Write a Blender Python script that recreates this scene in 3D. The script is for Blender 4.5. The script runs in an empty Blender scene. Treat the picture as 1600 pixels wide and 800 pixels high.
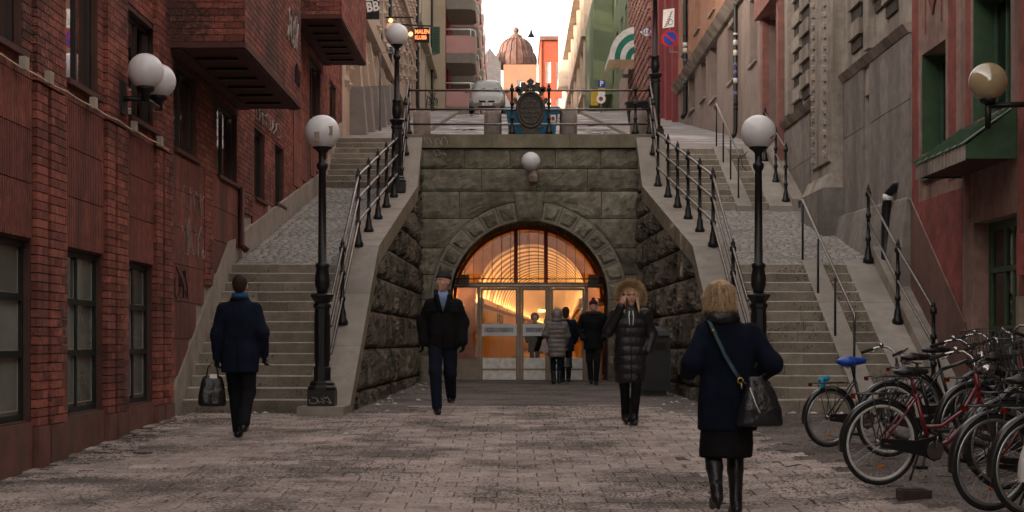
import bpy, math, random
import numpy as np
from mathutils import Vector, Matrix, noise as mnoise
random.seed(7)
R = math.radians
SC = bpy.context.scene
COL = SC.collection
# ---------------------------------------------------------------- camera, sky, sun, exposure
F = 2550.0; ZE = 0.95; HY = 535.0
cam_d = bpy.data.cameras.new('camera'); cam = bpy.data.objects.new('camera', cam_d); COL.objects.link(cam)
cam.location = (0, 0, ZE); cam.rotation_euler = (R(90), 0, 0)
cam_d.sensor_width = 36; cam_d.lens = 36 * F / 1600; cam_d.shift_y = (HY - 400) / 1600
cam_d.clip_start = 0.1; cam_d.clip_end = 3000
SC.camera = cam
SUN_EL, SUN_AZ = 11.0, 250.0      # azimuth clockwise from +Y (sun stands left and a little behind)
w = bpy.data.worlds.new('World'); SC.world = w; w.use_nodes = True
nt = w.node_tree; nt.nodes.clear()
sky = nt.nodes.new('ShaderNodeTexSky'); sky.sky_type = 'NISHITA'; sky.sun_disc = False
sky.sun_elevation = R(SUN_EL); sky.sun_rotation = R(SUN_AZ)
sky.air_density = 1.0; sky.dust_density = 4.5; sky.ozone_density = 0.6
hs = nt.nodes.new('ShaderNodeHueSaturation'); hs.inputs['Saturation'].default_value = 0.22
bg = nt.nodes.new('ShaderNodeBackground'); bg.inputs['Strength'].default_value = 0.12
wo = nt.nodes.new('ShaderNodeOutputWorld')
wt = nt.nodes.new('ShaderNodeMix'); wt.data_type = 'RGBA'; wt.blend_type = 'MULTIPLY'; wt.inputs[0].default_value = 1.0; wt.inputs[7].default_value = (1.0, .93, .86, 1)   # warm evening air
nt.links.new(sky.outputs[0], hs.inputs['Color']); nt.links.new(hs.outputs[0], wt.inputs[6]); nt.links.new(wt.outputs[2], bg.inputs['Color']); nt.links.new(bg.outputs[0], wo.inputs['Surface'])
sd = bpy.data.lights.new('sun', 'SUN'); sd.energy = 0.6; sd.angle = R(0.6); sd.color = (1.0, 0.72, 0.48)
so = bpy.data.objects.new('sun', sd); COL.objects.link(so)
_el, _az = R(SUN_EL), R(SUN_AZ)
_dir = Vector((math.sin(_az) * math.cos(_el), math.cos(_az) * math.cos(_el), math.sin(_el)))
so.rotation_euler = _dir.to_track_quat('Z', 'Y').to_euler()
SC.view_settings.view_transform = 'Standard'; SC.view_settings.look = 'None'
SC.view_settings.gamma = 1.0; SC.view_settings.use_curve_mapping = False
SC.view_settings.exposure = 3.03
SC.render.engine = 'CYCLES'
SC.cycles.max_bounces = 6; SC.cycles.diffuse_bounces = 3; SC.cycles.glossy_bounces = 3
SC.cycles.transparent_max_bounces = 12; SC.cycles.transmission_bounces = 4
SC.cycles.sample_clamp_indirect = 4.0
SC.cycles.use_denoising = True; SC.cycles.use_adaptive_sampling = True; SC.cycles.adaptive_threshold = .02
# ---------------------------------------------------------------- helpers
OFF = {}
def P(px, py, d):
    return Vector(((px - 800) * d / F, d, ZE + (HY - py) * d / F))
def setp(o, label=None, cat=None, group=None, kind=None):
    if label: o['label'] = label
    if cat: o['category'] = cat
    if group: o['group'] = group
    if kind: o['kind'] = kind
    return o
def thing(name, label, cat, loc=(0, 0, 0), rz=0.0, group=None, local=False):
    o = bpy.data.objects.new(name, None); COL.objects.link(o); o.empty_display_size = .2
    o.location = loc; o.rotation_euler = (0, 0, rz)
    OFF[o.name] = Vector((0, 0, 0)) if local else Vector(loc)
    return setp(o, label, cat, group)
def off(o):
    return OFF.get(o.name, Vector((0, 0, 0))) if o else Vector((0, 0, 0))
def link(name, me, parent=None, loc=(0, 0, 0)):
    o = bpy.data.objects.new(name, me); COL.objects.link(o); o.parent = parent; o.location = loc
    OFF[o.name] = off(parent)
    return o
class MB:
    def __init__(s): s.v = []; s.f = []; s.m = []; s.s = []
    def add(s, vs, fs, mi=0, sm=False):
        b = len(s.v); s.v.extend([tuple(p) for p in vs])
        for f in fs: s.f.append([b + i for i in f]); s.m.append(mi); s.s.append(sm)
    def hexa(s, p, mi=0):
        s.add(p, [(0, 3, 2, 1), (4, 5, 6, 7), (0, 1, 5, 4), (1, 2, 6, 5), (2, 3, 7, 6), (3, 0, 4, 7)], mi)
    def box(s, x0, x1, y0, y1, z0, z1, mi=0):
        s.hexa([(x0, y0, z0), (x1, y0, z0), (x1, y1, z0), (x0, y1, z0), (x0, y0, z1), (x1, y0, z1), (x1, y1, z1), (x0, y1, z1)], mi)
    def mbox(s, mp, u0, u1, w0, w1, z0, z1, mi=0):
        s.hexa([mp(u0, w0, z0), mp(u1, w0, z0), mp(u1, w1, z0), mp(u0, w1, z0), mp(u0, w0, z1), mp(u1, w0, z1), mp(u1, w1, z1), mp(u0, w1, z1)], mi)
    def prism(s, pts, vec, mi=0, sm=False):
        n = len(pts); v = Vector(vec)
        vs = [Vector(p) for p in pts] + [Vector(p) + v for p in pts]
        s.add(vs, [list(range(n))[::-1], list(range(n, 2 * n))], mi)
        b = len(s.v) - 2 * n
        for i in range(n):
            j = (i + 1) % n
            s.f.append([b + i, b + j, b + n + j, b + n + i]); s.m.append(mi); s.s.append(sm)
    def tube(s, pts, r, n=8, mi=0, closed=False, cap=True, sm=True, flat=None):
        pts = [Vector(p) for p in pts]; k = len(pts)
        rs = r if isinstance(r, (list, tuple)) else [r] * k
        vs = []; prev = None
        for i, p in enumerate(pts):
            if closed: t = pts[(i + 1) % k] - pts[i - 1]
            else: t = pts[min(i + 1, k - 1)] - pts[max(i - 1, 0)]
            t.normalize()
            if prev is None:
                up = Vector((0, 0, 1)) if abs(t.z) < .9 else Vector((1, 0, 0))
                a = t.cross(up).normalized()
            else:
                a = (prev - t * prev.dot(t))
                a = a.normalized() if a.length > 1e-6 else t.cross(Vector((0, 0, 1))).normalized()
            prev = a; b = t.cross(a)
            for j in range(n):
                th = 2 * math.pi * j / n
                ca, sb = math.cos(th), math.sin(th)
                if flat: sb *= flat
                vs.append(p + (a * ca + b * sb) * rs[i])
        fs = []
        for i in range(k if closed else k - 1):
            for j in range(n):
                i2 = (i + 1) % k; j2 = (j + 1) % n
                fs.append((i * n + j, i * n + j2, i2 * n + j2, i2 * n + j))
        s.add(vs, fs, mi, sm)
        if cap and not closed:
            b = len(s.v) - len(vs)
            s.f.append([b + j for j in range(n)][::-1]); s.m.append(mi); s.s.append(False)
            s.f.append([b + (k - 1) * n + j for j in range(n)]); s.m.append(mi); s.s.append(False)
    def lathe(s, c, prof, n=16, mi=0, sm=True, axis='z', rot=0):
        vs = []; fs = []
        for (r, h) in prof:
            for j in range(n):
                t = 2 * math.pi * j / n + rot
                x, y = r * math.cos(t), r * math.sin(t)
                if axis == 'z': q = (c[0] + x, c[1] + y, c[2] + h)
                elif axis == 'y': q = (c[0] + x, c[1] + h, c[2] + y)
                else: q = (c[0] + h, c[1] + x, c[2] + y)
                vs.append(q)
        k = len(prof)
        for i in range(k - 1):
            for j in range(n):
                j2 = (j + 1) % n
                fs.append((i * n + j, i * n + j2, (i + 1) * n + j2, (i + 1) * n + j))
        s.add(vs, fs, mi, sm)
        b = len(s.v) - len(vs)
        s.f.append([b + j for j in range(n)][::-1]); s.m.append(mi); s.s.append(False)
        s.f.append([b + (k - 1) * n + j for j in range(n)]); s.m.append(mi); s.s.append(False)
    def sphere(s, c, r, n=16, k=10, mi=0, sc=(1, 1, 1)):
        prof = [(max(1e-4, r * math.sin(math.pi * i / k)), -r * math.cos(math.pi * i / k)) for i in range(k + 1)]
        b = len(s.v); s.lathe((0, 0, 0), prof, n, mi)
        for i in range(b, len(s.v)):
            p = s.v[i]; s.v[i] = (c[0] + p[0] * sc[0], c[1] + p[1] * sc[1], c[2] + p[2] * sc[2])
    def mesh(s, name, mats, o=Vector((0, 0, 0))):
        me = bpy.data.meshes.new(name)
        vs = s.v if o.length == 0 else [(p[0] - o.x, p[1] - o.y, p[2] - o.z) for p in s.v]
        me.from_pydata(vs, [], s.f)
        if not isinstance(mats, (list, tuple)): mats = [mats]
        for m in mats: me.materials.append(m)
        me.polygons.foreach_set('material_index', s.m)
        me.polygons.foreach_set('use_smooth', s.s)
        me.update()
        return me
    def build(s, name, mats, parent=None, kind=None, label=None):
        o = link(name, s.mesh(name, mats, off(parent)), parent)
        if kind: o['kind'] = kind
        if label: o['label'] = label
        return o
def mapL(X): return lambda u, w, z: (X + w, u, z)          # facade looking to +X
def mapR(X): return lambda u, w, z: (X - w, u, z)          # facade looking to -X
def mapF(Y): return lambda u, w, z: (u, Y - w, z)          # facade looking to -Y
def interp(pts, t):
    for (a, b), (c, d) in zip(pts[:-1], pts[1:]):
        if t <= c: return b + (d - b) * (t - a) / (c - a) if t > a else b if t < pts[0][0] else b + (d - b) * max(0, (t - a)) / (c - a)
    return pts[-1][1]
def sstep(a, b, x):
    t = min(1, max(0, (x - a) / (b - a))); return t * t * (3 - 2 * t)
def ground(x, d):
    z = -.034 * (22 - d) if d < 22 else .007 * (min(d, 36) - 22)
    return z + .08 * max(0, x - 1.8) * (1 - sstep(15, 21, d))
# ---------------------------------------------------------------- materials
def mat(name, col, rough=.7, metal=0.0, var=.18, scale=4.0, col2=None, t2=(.5, .65), scale2=1.2, bump=0.0, bscale=60.0, pieces=0.0,
        spec=.25, ribs=0.0, rib_scale=14.0, speck=None, streak=False, emit=None, det=3, grit=None):
    m = bpy.data.materials.new(name); m.use_nodes = True
    t = m.node_tree; N = t.nodes; L = t.links
    b = N['Principled BSDF']; b.inputs['Roughness'].default_value = rough; b.inputs['Metallic'].default_value = metal
    b.inputs['Specular IOR Level'].default_value = spec
    geo = N.new('ShaderNodeNewGeometry')
    def nz(sc, detail=det, vec=None):
        n = N.new('ShaderNodeTexNoise'); n.inputs['Scale'].default_value = sc; n.inputs['Detail'].default_value = detail
        n.inputs['Roughness'].default_value = .62
        L.new(vec or geo.outputs['Position'], n.inputs['Vector']); return n.outputs['Fac']
    def ramp(src, a, bb):
        r = N.new('ShaderNodeMapRange'); r.inputs['From Min'].default_value = a; r.inputs['From Max'].default_value = bb
        L.new(src, r.inputs['Value']); return r.outputs['Result']
    def mix(fac, A, B):
        x = N.new('ShaderNodeMix'); x.data_type = 'RGBA'
        L.new(fac, x.inputs[0])
        for i, q in ((6, A), (7, B)):
            if hasattr(q, 'is_linked'): L.new(q, x.inputs[i])
            else: x.inputs[i].default_value = (*q, 1)
        return x.outputs[2]
    lo = tuple(c * (1 - var) for c in col); hi = tuple(min(1, c * (1 + var)) for c in col)
    c = mix(ramp(nz(scale), .3, .7), lo, hi)
    if col2:
        vec = None
        if streak:
            mp = N.new('ShaderNodeMapping'); mp.inputs['Scale'].default_value = (1, 1, .18)
            L.new(geo.outputs['Position'], mp.inputs['Vector']); vec = mp.outputs[0]
        c = mix(ramp(nz(scale2, 5, vec), *t2), c, col2)
    if speck:
        sc, a, bb, scol = speck
        c = mix(ramp(nz(sc, 2), a, bb), c, scol)
    if grit:      # loose grit gathered in patches: fine grains thresholded by a broad mask
        gsc, psc, a, bb, gcol = grit
        mx_ = N.new('ShaderNodeMath'); mx_.operation = 'MULTIPLY_ADD'; mx_.inputs[1].default_value = 1.25
        L.new(nz(psc, 4), mx_.inputs[0]); L.new(nz(gsc, 2), mx_.inputs[2])
        c = mix(ramp(mx_.outputs[0], a, bb), c, gcol)
    if pieces:
        oi = N.new('ShaderNodeObjectInfo')
        ad = N.new('ShaderNodeMath'); ad.operation = 'ADD'; L.new(oi.outputs['Random'], ad.inputs[0]); L.new(geo.outputs['Random Per Island'], ad.inputs[1])
        fr = N.new('ShaderNodeMath'); fr.operation = 'FRACT'; L.new(ad.outputs[0], fr.inputs[0])
        mr = N.new('ShaderNodeMapRange'); mr.inputs['To Min'].default_value = 1 - pieces; mr.inputs['To Max'].default_value = 1 + pieces
        L.new(fr.outputs[0], mr.inputs['Value'])
        h = N.new('ShaderNodeHueSaturation'); L.new(mr.outputs[0], h.inputs['Value']); L.new(c, h.inputs['Color']); c = h.outputs[0]
    L.new(c, b.inputs['Base Color'])
    hgt = None
    if bump: 
        hgt = nz(bscale, 3)
        bn = N.new('ShaderNodeBump'); bn.inputs['Strength'].default_value = bump; bn.inputs['Distance'].default_value = .02
        L.new(hgt, bn.inputs['Height']); L.new(bn.outputs[0], b.inputs['Normal'])
        if ribs:
            wv = N.new('ShaderNodeTexWave'); wv.inputs['Scale'].default_value = rib_scale; wv.bands_direction = 'Y'; wv.inputs['Distortion'].default_value = .6
            L.new(geo.outputs['Position'], wv.inputs['Vector'])
            b2 = N.new('ShaderNodeBump'); b2.inputs['Strength'].default_value = ribs; b2.inputs['Distance'].default_value = .035
            L.new(wv.outputs['Fac'], b2.inputs['Height']); L.new(bn.outputs[0], b2.inputs['Normal']); L.new(b2.outputs[0], b.inputs['Normal'])
    if rough > .3 and not metal:
        L.new(ramp(nz(scale * 2.3), -.4, 1.5), b.inputs['Roughness']) if False else None
    if emit:
        b.inputs['Emission Color'].default_value = (*emit[0], 1); b.inputs['Emission Strength'].default_value = emit[1]
    return m
def glass(name, tint=(.8, .85, .85), refl=.12, rough=.02, opacity=.0, ocol=(.1, .1, .1)):
    m = bpy.data.materials.new(name); m.use_nodes = True
    t = m.node_tree; N = t.nodes; L = t.links; N.clear()
    out = N.new('ShaderNodeOutputMaterial'); tr = N.new('ShaderNodeBsdfTransparent'); tr.inputs[0].default_value = (*tint, 1)
    gl = N.new('ShaderNodeBsdfGlossy'); gl.inputs['Roughness'].default_value = rough
    fr = N.new('ShaderNodeFresnel'); fr.inputs[0].default_value = 1.5
    mx = N.new('ShaderNodeMixShader'); base = tr.outputs[0]
    if opacity:
        df = N.new('ShaderNodeBsdfDiffuse'); df.inputs[0].default_value = (*ocol, 1)
        m2 = N.new('ShaderNodeMixShader'); m2.inputs[0].default_value = opacity
        nzz = N.new('ShaderNodeTexNoise'); nzz.inputs['Scale'].default_value = 1.7; g = N.new('ShaderNodeNewGeometry'); L.new(g.outputs['Position'], nzz.inputs['Vector'])
        mr = N.new('ShaderNodeMapRange'); mr.inputs['To Min'].default_value = opacity * .55; mr.inputs['To Max'].default_value = min(1, opacity * 1.4)
        L.new(nzz.outputs['Fac'], mr.inputs['Value']); L.new(mr.outputs[0], m2.inputs[0])
        L.new(tr.outputs[0], m2.inputs[1]); L.new(df.outputs[0], m2.inputs[2]); base = m2.outputs[0]
    ad = N.new('ShaderNodeMath'); ad.operation = 'ADD'; ad.use_clamp = True; ad.inputs[1].default_value = refl * .4
    L.new(fr.outputs[0], ad.inputs[0]); L.new(ad.outputs[0], mx.inputs[0]); L.new(base, mx.inputs[1]); L.new(gl.outputs[0], mx.inputs[2])
    L.new(mx.outputs[0], out.inputs['Surface'])
    return m
def emis(name, col, st):
    m = bpy.data.materials.new(name); m.use_nodes = True
    t = m.node_tree; N = t.nodes; N.clear(); e = N.new('ShaderNodeEmission'); e.inputs[0].default_value = (*col, 1); e.inputs[1].default_value = st
    o = N.new('ShaderNodeOutputMaterial'); t.links.new(e.outputs[0], o.inputs[0]); return m
M = {}
M['brick'] = mat('brick', (.255, .082, .060), .88, var=.3, scale=9, col2=(.10, .042, .034), t2=(.47, .70), scale2=.7, bump=.7, bscale=55, pieces=.33, grit=(26, .5, 1.18, 1.34, (.07, .04, .034)))
M['mortar'] = mat('mortar', (.085, .045, .036), .9, bump=.2)
M['panel'] = mat('red_panel', (.225, .072, .055), .88, var=.3, scale=7, col2=(.085, .046, .038), t2=(.44, .66), scale2=1.6, bump=.4, bscale=50, pieces=.18, streak=True)
M['panel_rib'] = mat('red_ribbed_panel', (.235, .074, .056), .88, var=.3, scale=7, col2=(.085, .046, .038), t2=(.45, .68), scale2=1.5, bump=.4, bscale=50, pieces=.18, ribs=1.0, rib_scale=4.6, streak=True)
M['plinth'] = mat('red_plinth', (.155, .07, .056), .85, var=.25, scale=3, col2=(.10, .075, .05), t2=(.5, .7), scale2=1.6, bump=.3, bscale=40)
M['concrete'] = mat('concrete', (.30, .26, .22), .9, var=.2, scale=3, col2=(.15, .13, .10), t2=(.5, .75), scale2=1.0, bump=.25, bscale=50, streak=True)
M['dark_wood'] = mat('dark_frame', (.022, .015, .013), .45, var=.3)
M['dkgreen'] = mat('dark_green_frame', (.013, .02, .018), .4, var=.3, bump=.1)
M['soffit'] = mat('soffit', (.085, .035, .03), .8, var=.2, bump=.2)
M['glass_dk'] = glass('window_glass', (.86, .88, .88), .3, .03)
M['glass_dirty'] = mat('dirty_glass', (.15, .175, .15), .10, pieces=.4, var=.15, scale=1.2, col2=(.085, .10, .088), t2=(.4, .8), scale2=.9, spec=.7)
M['curtain'] = mat('curtain', (.62, .50, .38), .9, var=.25, scale=6)
M['room'] = mat('dark_room', (.02, .02, .02), .9)
M['stone'] = mat('portal_stone', (.205, .182, .135), .9, var=.4, scale=6, col2=(.085, .08, .052), t2=(.45, .70), scale2=1.2, bump=.7, bscale=34, pieces=.22, speck=(90, .55, .75, (.30, .27, .22)))
M['margin'] = mat('dressed_margin', (.25, .225, .175), .9, var=.25, scale=8, col2=(.15, .14, .10), t2=(.5, .7), bump=.3)
M['rock'] = mat('rock_face', (.135, .112, .085), .92, var=.45, scale=7, col2=(.04, .038, .026), t2=(.43, .66), scale2=1.3, bump=1.0, bscale=26, pieces=.22, streak=True)
M['joint'] = mat('stone_joint', (.045, .04, .032), .95, bump=.2)
M['coping'] = mat('coping_stone', (.285, .25, .215), .85, var=.18, scale=6, col2=(.16, .14, .11), t2=(.5, .75), scale2=1.5, bump=.3, bscale=80, pieces=.10, speck=(150, .55, .7, (.40, .37, .33)))
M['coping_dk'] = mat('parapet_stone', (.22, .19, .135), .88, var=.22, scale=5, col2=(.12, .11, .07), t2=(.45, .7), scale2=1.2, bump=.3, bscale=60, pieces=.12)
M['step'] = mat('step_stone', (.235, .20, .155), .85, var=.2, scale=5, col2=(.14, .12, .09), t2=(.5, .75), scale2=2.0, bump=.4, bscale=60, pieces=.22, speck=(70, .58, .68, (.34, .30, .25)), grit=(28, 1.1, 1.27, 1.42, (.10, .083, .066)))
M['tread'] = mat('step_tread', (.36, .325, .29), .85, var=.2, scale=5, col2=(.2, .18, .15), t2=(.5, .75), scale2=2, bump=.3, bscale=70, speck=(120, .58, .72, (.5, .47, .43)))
M['paver'] = mat('paver', (.42, .345, .305), .85, var=.16, scale=4, col2=(.27, .215, .19), t2=(.5, .62), scale2=2.2, bump=.5, bscale=70, pieces=.17, speck=(30, .60, .66, (.12, .09, .075)), grit=(34, .8, 1.14, 1.24, (.125, .10, .086)))
M['sand'] = mat('joint_sand', (.10, .066, .054), .95, var=.3, scale=8, bump=.3, bscale=60)
M['gravel'] = mat('gravel', (.15, .125, .11), .95, var=.4, scale=30, pieces=.5)
M['cobble'] = mat('cobble', (.29, .265, .24), .88, var=.2, scale=6, col2=(.20, .175, .155), t2=(.5, .7), scale2=.9, bump=.4, bscale=60, pieces=.16)
M['cobjoint'] = mat('cobble_joint', (.15, .125, .105), .95, var=.3, scale=8, bump=.3)
M['asphalt'] = mat('asphalt', (.15, .122, .108), .9, var=.25, scale=2, bump=.6, bscale=50, speck=(45, .56, .64, (.28, .245, .22)), grit=(30, .7, 1.12, 1.24, (.075, .058, .05)))
M['snowroad'] = mat('slushy_road', (.22, .20, .195), .85, var=.3, scale=1.0, col2=(.58, .54, .53), t2=(.50, .60), scale2=.55, bump=.6, bscale=14, speck=(30, .60, .68, (.62, .6, .58)))
M['walk'] = mat('pavement', (.26, .235, .225), .9, var=.25, scale=1.6, col2=(.48, .45, .44), t2=(.54, .64), scale2=.7, bump=.4, bscale=30)
M['iron'] = mat('black_iron', (.008, .008, .008), .42, var=.3, spec=.4, bump=.12, bscale=60)
M['steel'] = mat('worn_steel_rail', (.22, .20, .185), .3, metal=.9, var=.3, scale=12)
M['globe'] = mat('opal_globe', (.70, .68, .68), .22, var=.05, scale=6, spec=.5)
M['globe_old'] = mat('yellowed_globe', (.50, .42, .28), .12, var=.25, scale=9, spec=.8)
M['snow'] = mat('snow_bits', (.50, .475, .455), .8, var=.1, bump=.3)
M['dirt'] = mat('dirt_bits', (.10, .065, .045), .95, var=.4, scale=12)
# ---------------------------------------------------------------- the setting: plaza, ramps, street
XC = 0.38; YP = 36.0; ZTOP = 5.57
def xiL(d): return XC - 2.42 - .24 * (YP - min(d, YP)) / 14
def xiR(d): return XC + 2.42 + .24 * (YP - min(d, YP)) / 14
CPROF = [(21.45, .10), (22.25, .10), (26.2, 2.50), (34.5, 4.25), (36.0, 5.55), (36.9, 5.60)]
def ctop(d): return interp(CPROF, d)
WL, WR = -4.5, 6.1
def grid_sheet(xs, ys, fz, th=0):
    b = MB(); nx = len(xs)
    b.add([(x, y, fz(x, y)) for y in ys for x in xs],
          [(j * nx + i, j * nx + i + 1, (j + 1) * nx + i + 1, (j + 1) * nx + i) for j in range(len(ys) - 1) for i in range(nx - 1)], 0, True)
    return b
def frange(a, b, s):
    n = max(1, int(round((b - a) / s))); return [a + (b - a) * i / n for i in range(n + 1)]
plaza = setp(grid_sheet(frange(-14, 16, .5), frange(-20, 39.2, .5), lambda x, y: ground(x, y) - .014).build('plaza', M['asphalt']), kind='structure', label='paved forecourt in front of the tunnel and stairs')
def has_paver(x, d):
    e = mnoise.noise((x * .35, d * .3, 2.0)) * 1.2
    if d > 24.0 + e: return False
    if x > 2.7 + e * .6 + max(0, (14 - d)) * .35: return False
    if d > 22 and (x < -1.5 + e * .4 or x > 2.0 + e * .3): return False
    return True
SL = .35
slab = MB(); s = SL / 2 - .005
slab.add([(-s, -s, -.03), (s, -s, -.03), (s, s, -.03), (-s, s, -.03), (-s, -s, -.005), (s, -s, -.005), (s, s, -.005), (-s, s, -.005),
          (-s + .006, -s + .006, 0), (s - .006, -s + .006, 0), (s - .006, s - .006, 0), (-s + .006, s - .006, 0)],
         [(0, 1, 5, 4), (1, 2, 6, 5), (2, 3, 7, 6), (3, 0, 4, 7), (4, 5, 9, 8), (5, 6, 10, 9), (6, 7, 11, 10), (7, 4, 8, 11), (8, 9, 10, 11)])
slab_me = slab.mesh('paver', M['paver'])
rest = MB(); npav = 0
rng = random.Random(3)
row = 0; d = 6.0
while d < 25.5:
    x = -4.5 + SL / 2 + (SL / 2 if row % 2 else 0)
    while x < 5.6:
        if has_paver(x, d) and x < WR - .3:
            z = ground(x, d) + rng.uniform(-.003, .003); tx = math.atan(.034 if d < 22 else .007) + rng.uniform(-.006, .006); ty = rng.uniform(-.006, .006)
            if x > 1.8: ty -= math.atan(.08 * (1 - sstep(15, 21, d)))
            if 12.0 < d < 17.2 and abs(x) < d * 800 / F + .2 and npav < 300:
                o = link('paver', slab_me, plaza, (x, d, z)); o.rotation_euler = (tx, ty, 0); npav += 1
            else:
                mt = Matrix.Translation((x, d, z)) @ Matrix.Rotation(tx, 4, 'X') @ Matrix.Rotation(ty, 4, 'Y')
                rest.add([mt @ Vector(v) for v in slab.v], slab.f)
        x += SL
    d += SL; row += 1
rest.build('paving_slabs', M['paver'], plaza, kind='stuff')
# gravel and grit lying in patches, and litter along the walls
gb = MB(); rng = random.Random(11)
def pebble(b, x, y, z, r, rg, flat=.6):
    a = rg.uniform(0, 6.28); v = []
    for i in range(4):
        t = a + i * 1.571 + rg.uniform(-.3, .3); q = r * rg.uniform(.7, 1.2); v.append((x + q * math.cos(t), y + q * math.sin(t), z))
    v.append((x + rg.uniform(-.3, .3) * r, y + rg.uniform(-.3, .3) * r, z + r * flat))
    b.add(v, [(0, 1, 4), (1, 2, 4), (2, 3, 4), (3, 0, 4)])
cnt = 0
while cnt < 24000:
    d = rng.uniform(11.8, 36) if rng.random() < .5 else rng.uniform(11.8, 24); x = rng.uniform(-4.4, 5.9)
    if abs(x) > d * .33: continue
    n = mnoise.fractal((x * .55, d * .55, 0), .8, 2.2, 4)
    edge = .5 * max(0, 1 - (x + 4.4) / .8) + (.35 if x > 2.3 else 0) + (.4 if d > 23 else 0)
    if n + edge < .18 + rng.uniform(-.1, .25): continue
    pebble(gb, x, d, ground(x, d) - .001, rng.uniform(.005, .016), rng); cnt += 1
setp(gb.build('gravel', M['gravel']), 'scattered grit and gravel lying on the worn paving', 'gravel', kind='stuff')
sb = MB()
for i in range(150):
    if i < 45: x = rng.uniform(-2.15, -.9 - .6 * rng.random()); d = rng.uniform(22, 35); x = min(x, xiL(d) + .12 + abs(rng.gauss(0, .35)))
    elif i < 85: d = rng.uniform(22, 33); x = xiR(d) - .12 - abs(rng.gauss(0, .35))
    elif i < 110: x = rng.uniform(-4.4, 3); d = 22.05 - abs(rng.gauss(0, .06)) if x < -2.8 else rng.uniform(14, 24)
    else: x = rng.uniform(3.6, 5.8); d = 22.0 - abs(rng.gauss(0, .1))
    pebble(sb, x, d, ground(x, d) - .002, rng.uniform(.012, .06) if rng.random() < .5 else rng.uniform(.01, .025), rng, .45)
setp(sb.build('snow_crumbs', M['snow']), 'dirty white crumbs of snow and ice along the wall feet', 'snow', kind='stuff')
tb = MB()
for i in range(150):
    if i < 80: d = rng.uniform(14.2, 21.5); x = -4.45 + abs(rng.gauss(0, .28))
    else: d = rng.uniform(12.3, 18); x = rng.uniform(2.4, 4.6)
    a = rng.uniform(-.5, .5) if i < 80 else rng.uniform(-.4, .4); l = rng.uniform(.03, .16); z = ground(x, d) + .006
    tb.tube([(x, d, z), (x + l * .5 * math.cos(a), d + l * .5 * math.sin(a), z + rng.uniform(0, .012)), (x + l * math.cos(a + .2), d + l * math.sin(a + .2), z)], rng.uniform(.002, .005), 4)
setp(tb.build('twigs', M['dirt']), 'brown twigs and dry leaf litter on the ground', 'litter', kind='stuff')
lf = MB(); a = P(218, 696, 16.6)
lf.prism([(a.x - .07, a.y, ground(a.x, a.y) + .003), (a.x + .05, a.y - .03, ground(a.x, a.y) + .003), (a.x + .12, a.y + .02, ground(a.x, a.y) + .003), (a.x, a.y + .05, ground(a.x, a.y) + .003)], (0, 0, .012))
setp(lf.build('cardboard_scrap', M['dirt']), 'flat brown scrap of cardboard on paving by the brick wall', 'scrap')
hb = MB(); c = (3.05, 12.45); z = ground(*c)
hb.prism([(c[0] - .13, c[1] - .1, z - .03), (c[0] + .13, c[1] - .1, z - .03), (c[0] + .11, c[1] + .09, z - .03), (c[0] - .1, c[1] + .09, z - .03)], (0, 0, .085))
hb.box(c[0] - .09, c[0] + .09, c[1] - .07, c[1] + .06, z + .055, z + .063)
setp(hb.build('iron_stop_block', mat('rusty_iron', (.05, .032, .026), .8, var=.4, scale=18, bump=.4)), 'small dark rusty block on the ground below the red bicycle', 'block')
# ---- cobbled ramps and upper street
def cobbles(b, x0, x1, prof, size, seed, mi=0, rows=None):
    rg = random.Random(seed); d = prof[0][0]; r = 0
    while d < prof[-1][0] - size * .4:
        x = x0 + rg.uniform(0, size * .5); ld = size * rg.uniform(.85, 1.1)
        while x < x1 - .03:
            lx = min(size * rg.uniform(.8, 1.5), x1 - x)
            g = .005; h = rg.uniform(.004, .010)
            za, zb = interp(prof, d), interp(prof, d + ld)
            a, bq, c2, e = x + g, x + lx - g, d + g, d + ld - g; k = .012
            v = [(a, c2, za - .02), (bq, c2, za - .02), (bq, e, zb - .02), (a, e, zb - .02),
                 (a + k, c2 + k, za + h), (bq - k, c2 + k, za + h), (bq - k, e - k, zb + h), (a + k, e - k, zb + h)]
            b.add(v, [(0, 1, 5, 4), (1, 2, 6, 5), (2, 3, 7, 6), (3, 0, 4, 7), (4, 5, 6, 7)], mi, True)
            x += lx
        d += ld; r += 1
RL = [(26.3, 2.20), (38.8, 4.62)]
RR = [(26.3, 2.20), (34.0, 3.70)]
def xoL(d): return xiL(d) - .52
def xoR(d): return xiR(d) + .52
rampL = setp(grid_sheet([WL - .2, -2.2], [26.3, 38.8], lambda x, y: interp(RL, y)).build('cobbled_ramp', M['cobjoint']), kind='structure', label='cobbled ramp between the two flights of the left stairs')
b = MB(); cobbles(b, WL, -2.55, RL, .14, 5); b.build('cobbles', M['cobble'], rampL, kind='stuff')
rampR = setp(grid_sheet([3.0, WR + .1], [26.3, 34.0], lambda x, y: interp(RR, y)).build('cobbled_ramp', M['cobjoint']), kind='structure', label='cobbled ramp between the two flights of the right stairs')
b = MB(); cobbles(b, 3.3, WR, RR, .14, 6); b.build('cobbles', M['cobble'], rampR, kind='stuff')
SG = [(36.5, 5.34), (44, 6.42), (80, 12.2), (90, 13.0), (110, 13.4), (420, 14.5)]
def street_z(d): return interp(SG, d)
rg = random.Random(4)
st = grid_sheet(frange(-2.75, 3.5, .45), frange(36.5, 80, .6) + frange(81, 420, 20), lambda x, y: street_z(y) - .05 + .03 * mnoise.noise((x * .9, y * .6, 0)))
setp(st.build('street', M['snowroad']), kind='structure', label='steep street with slush and old snow above the tunnel')
PL = [(41.95, 6.17), (80, 12.28), (90, 13.08), (110, 13.5), (420, 14.6)]
PR = [(38.0, 5.42), (44, 6.46), (80, 12.28), (90, 13.08), (110, 13.5), (420, 14.6)]
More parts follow.
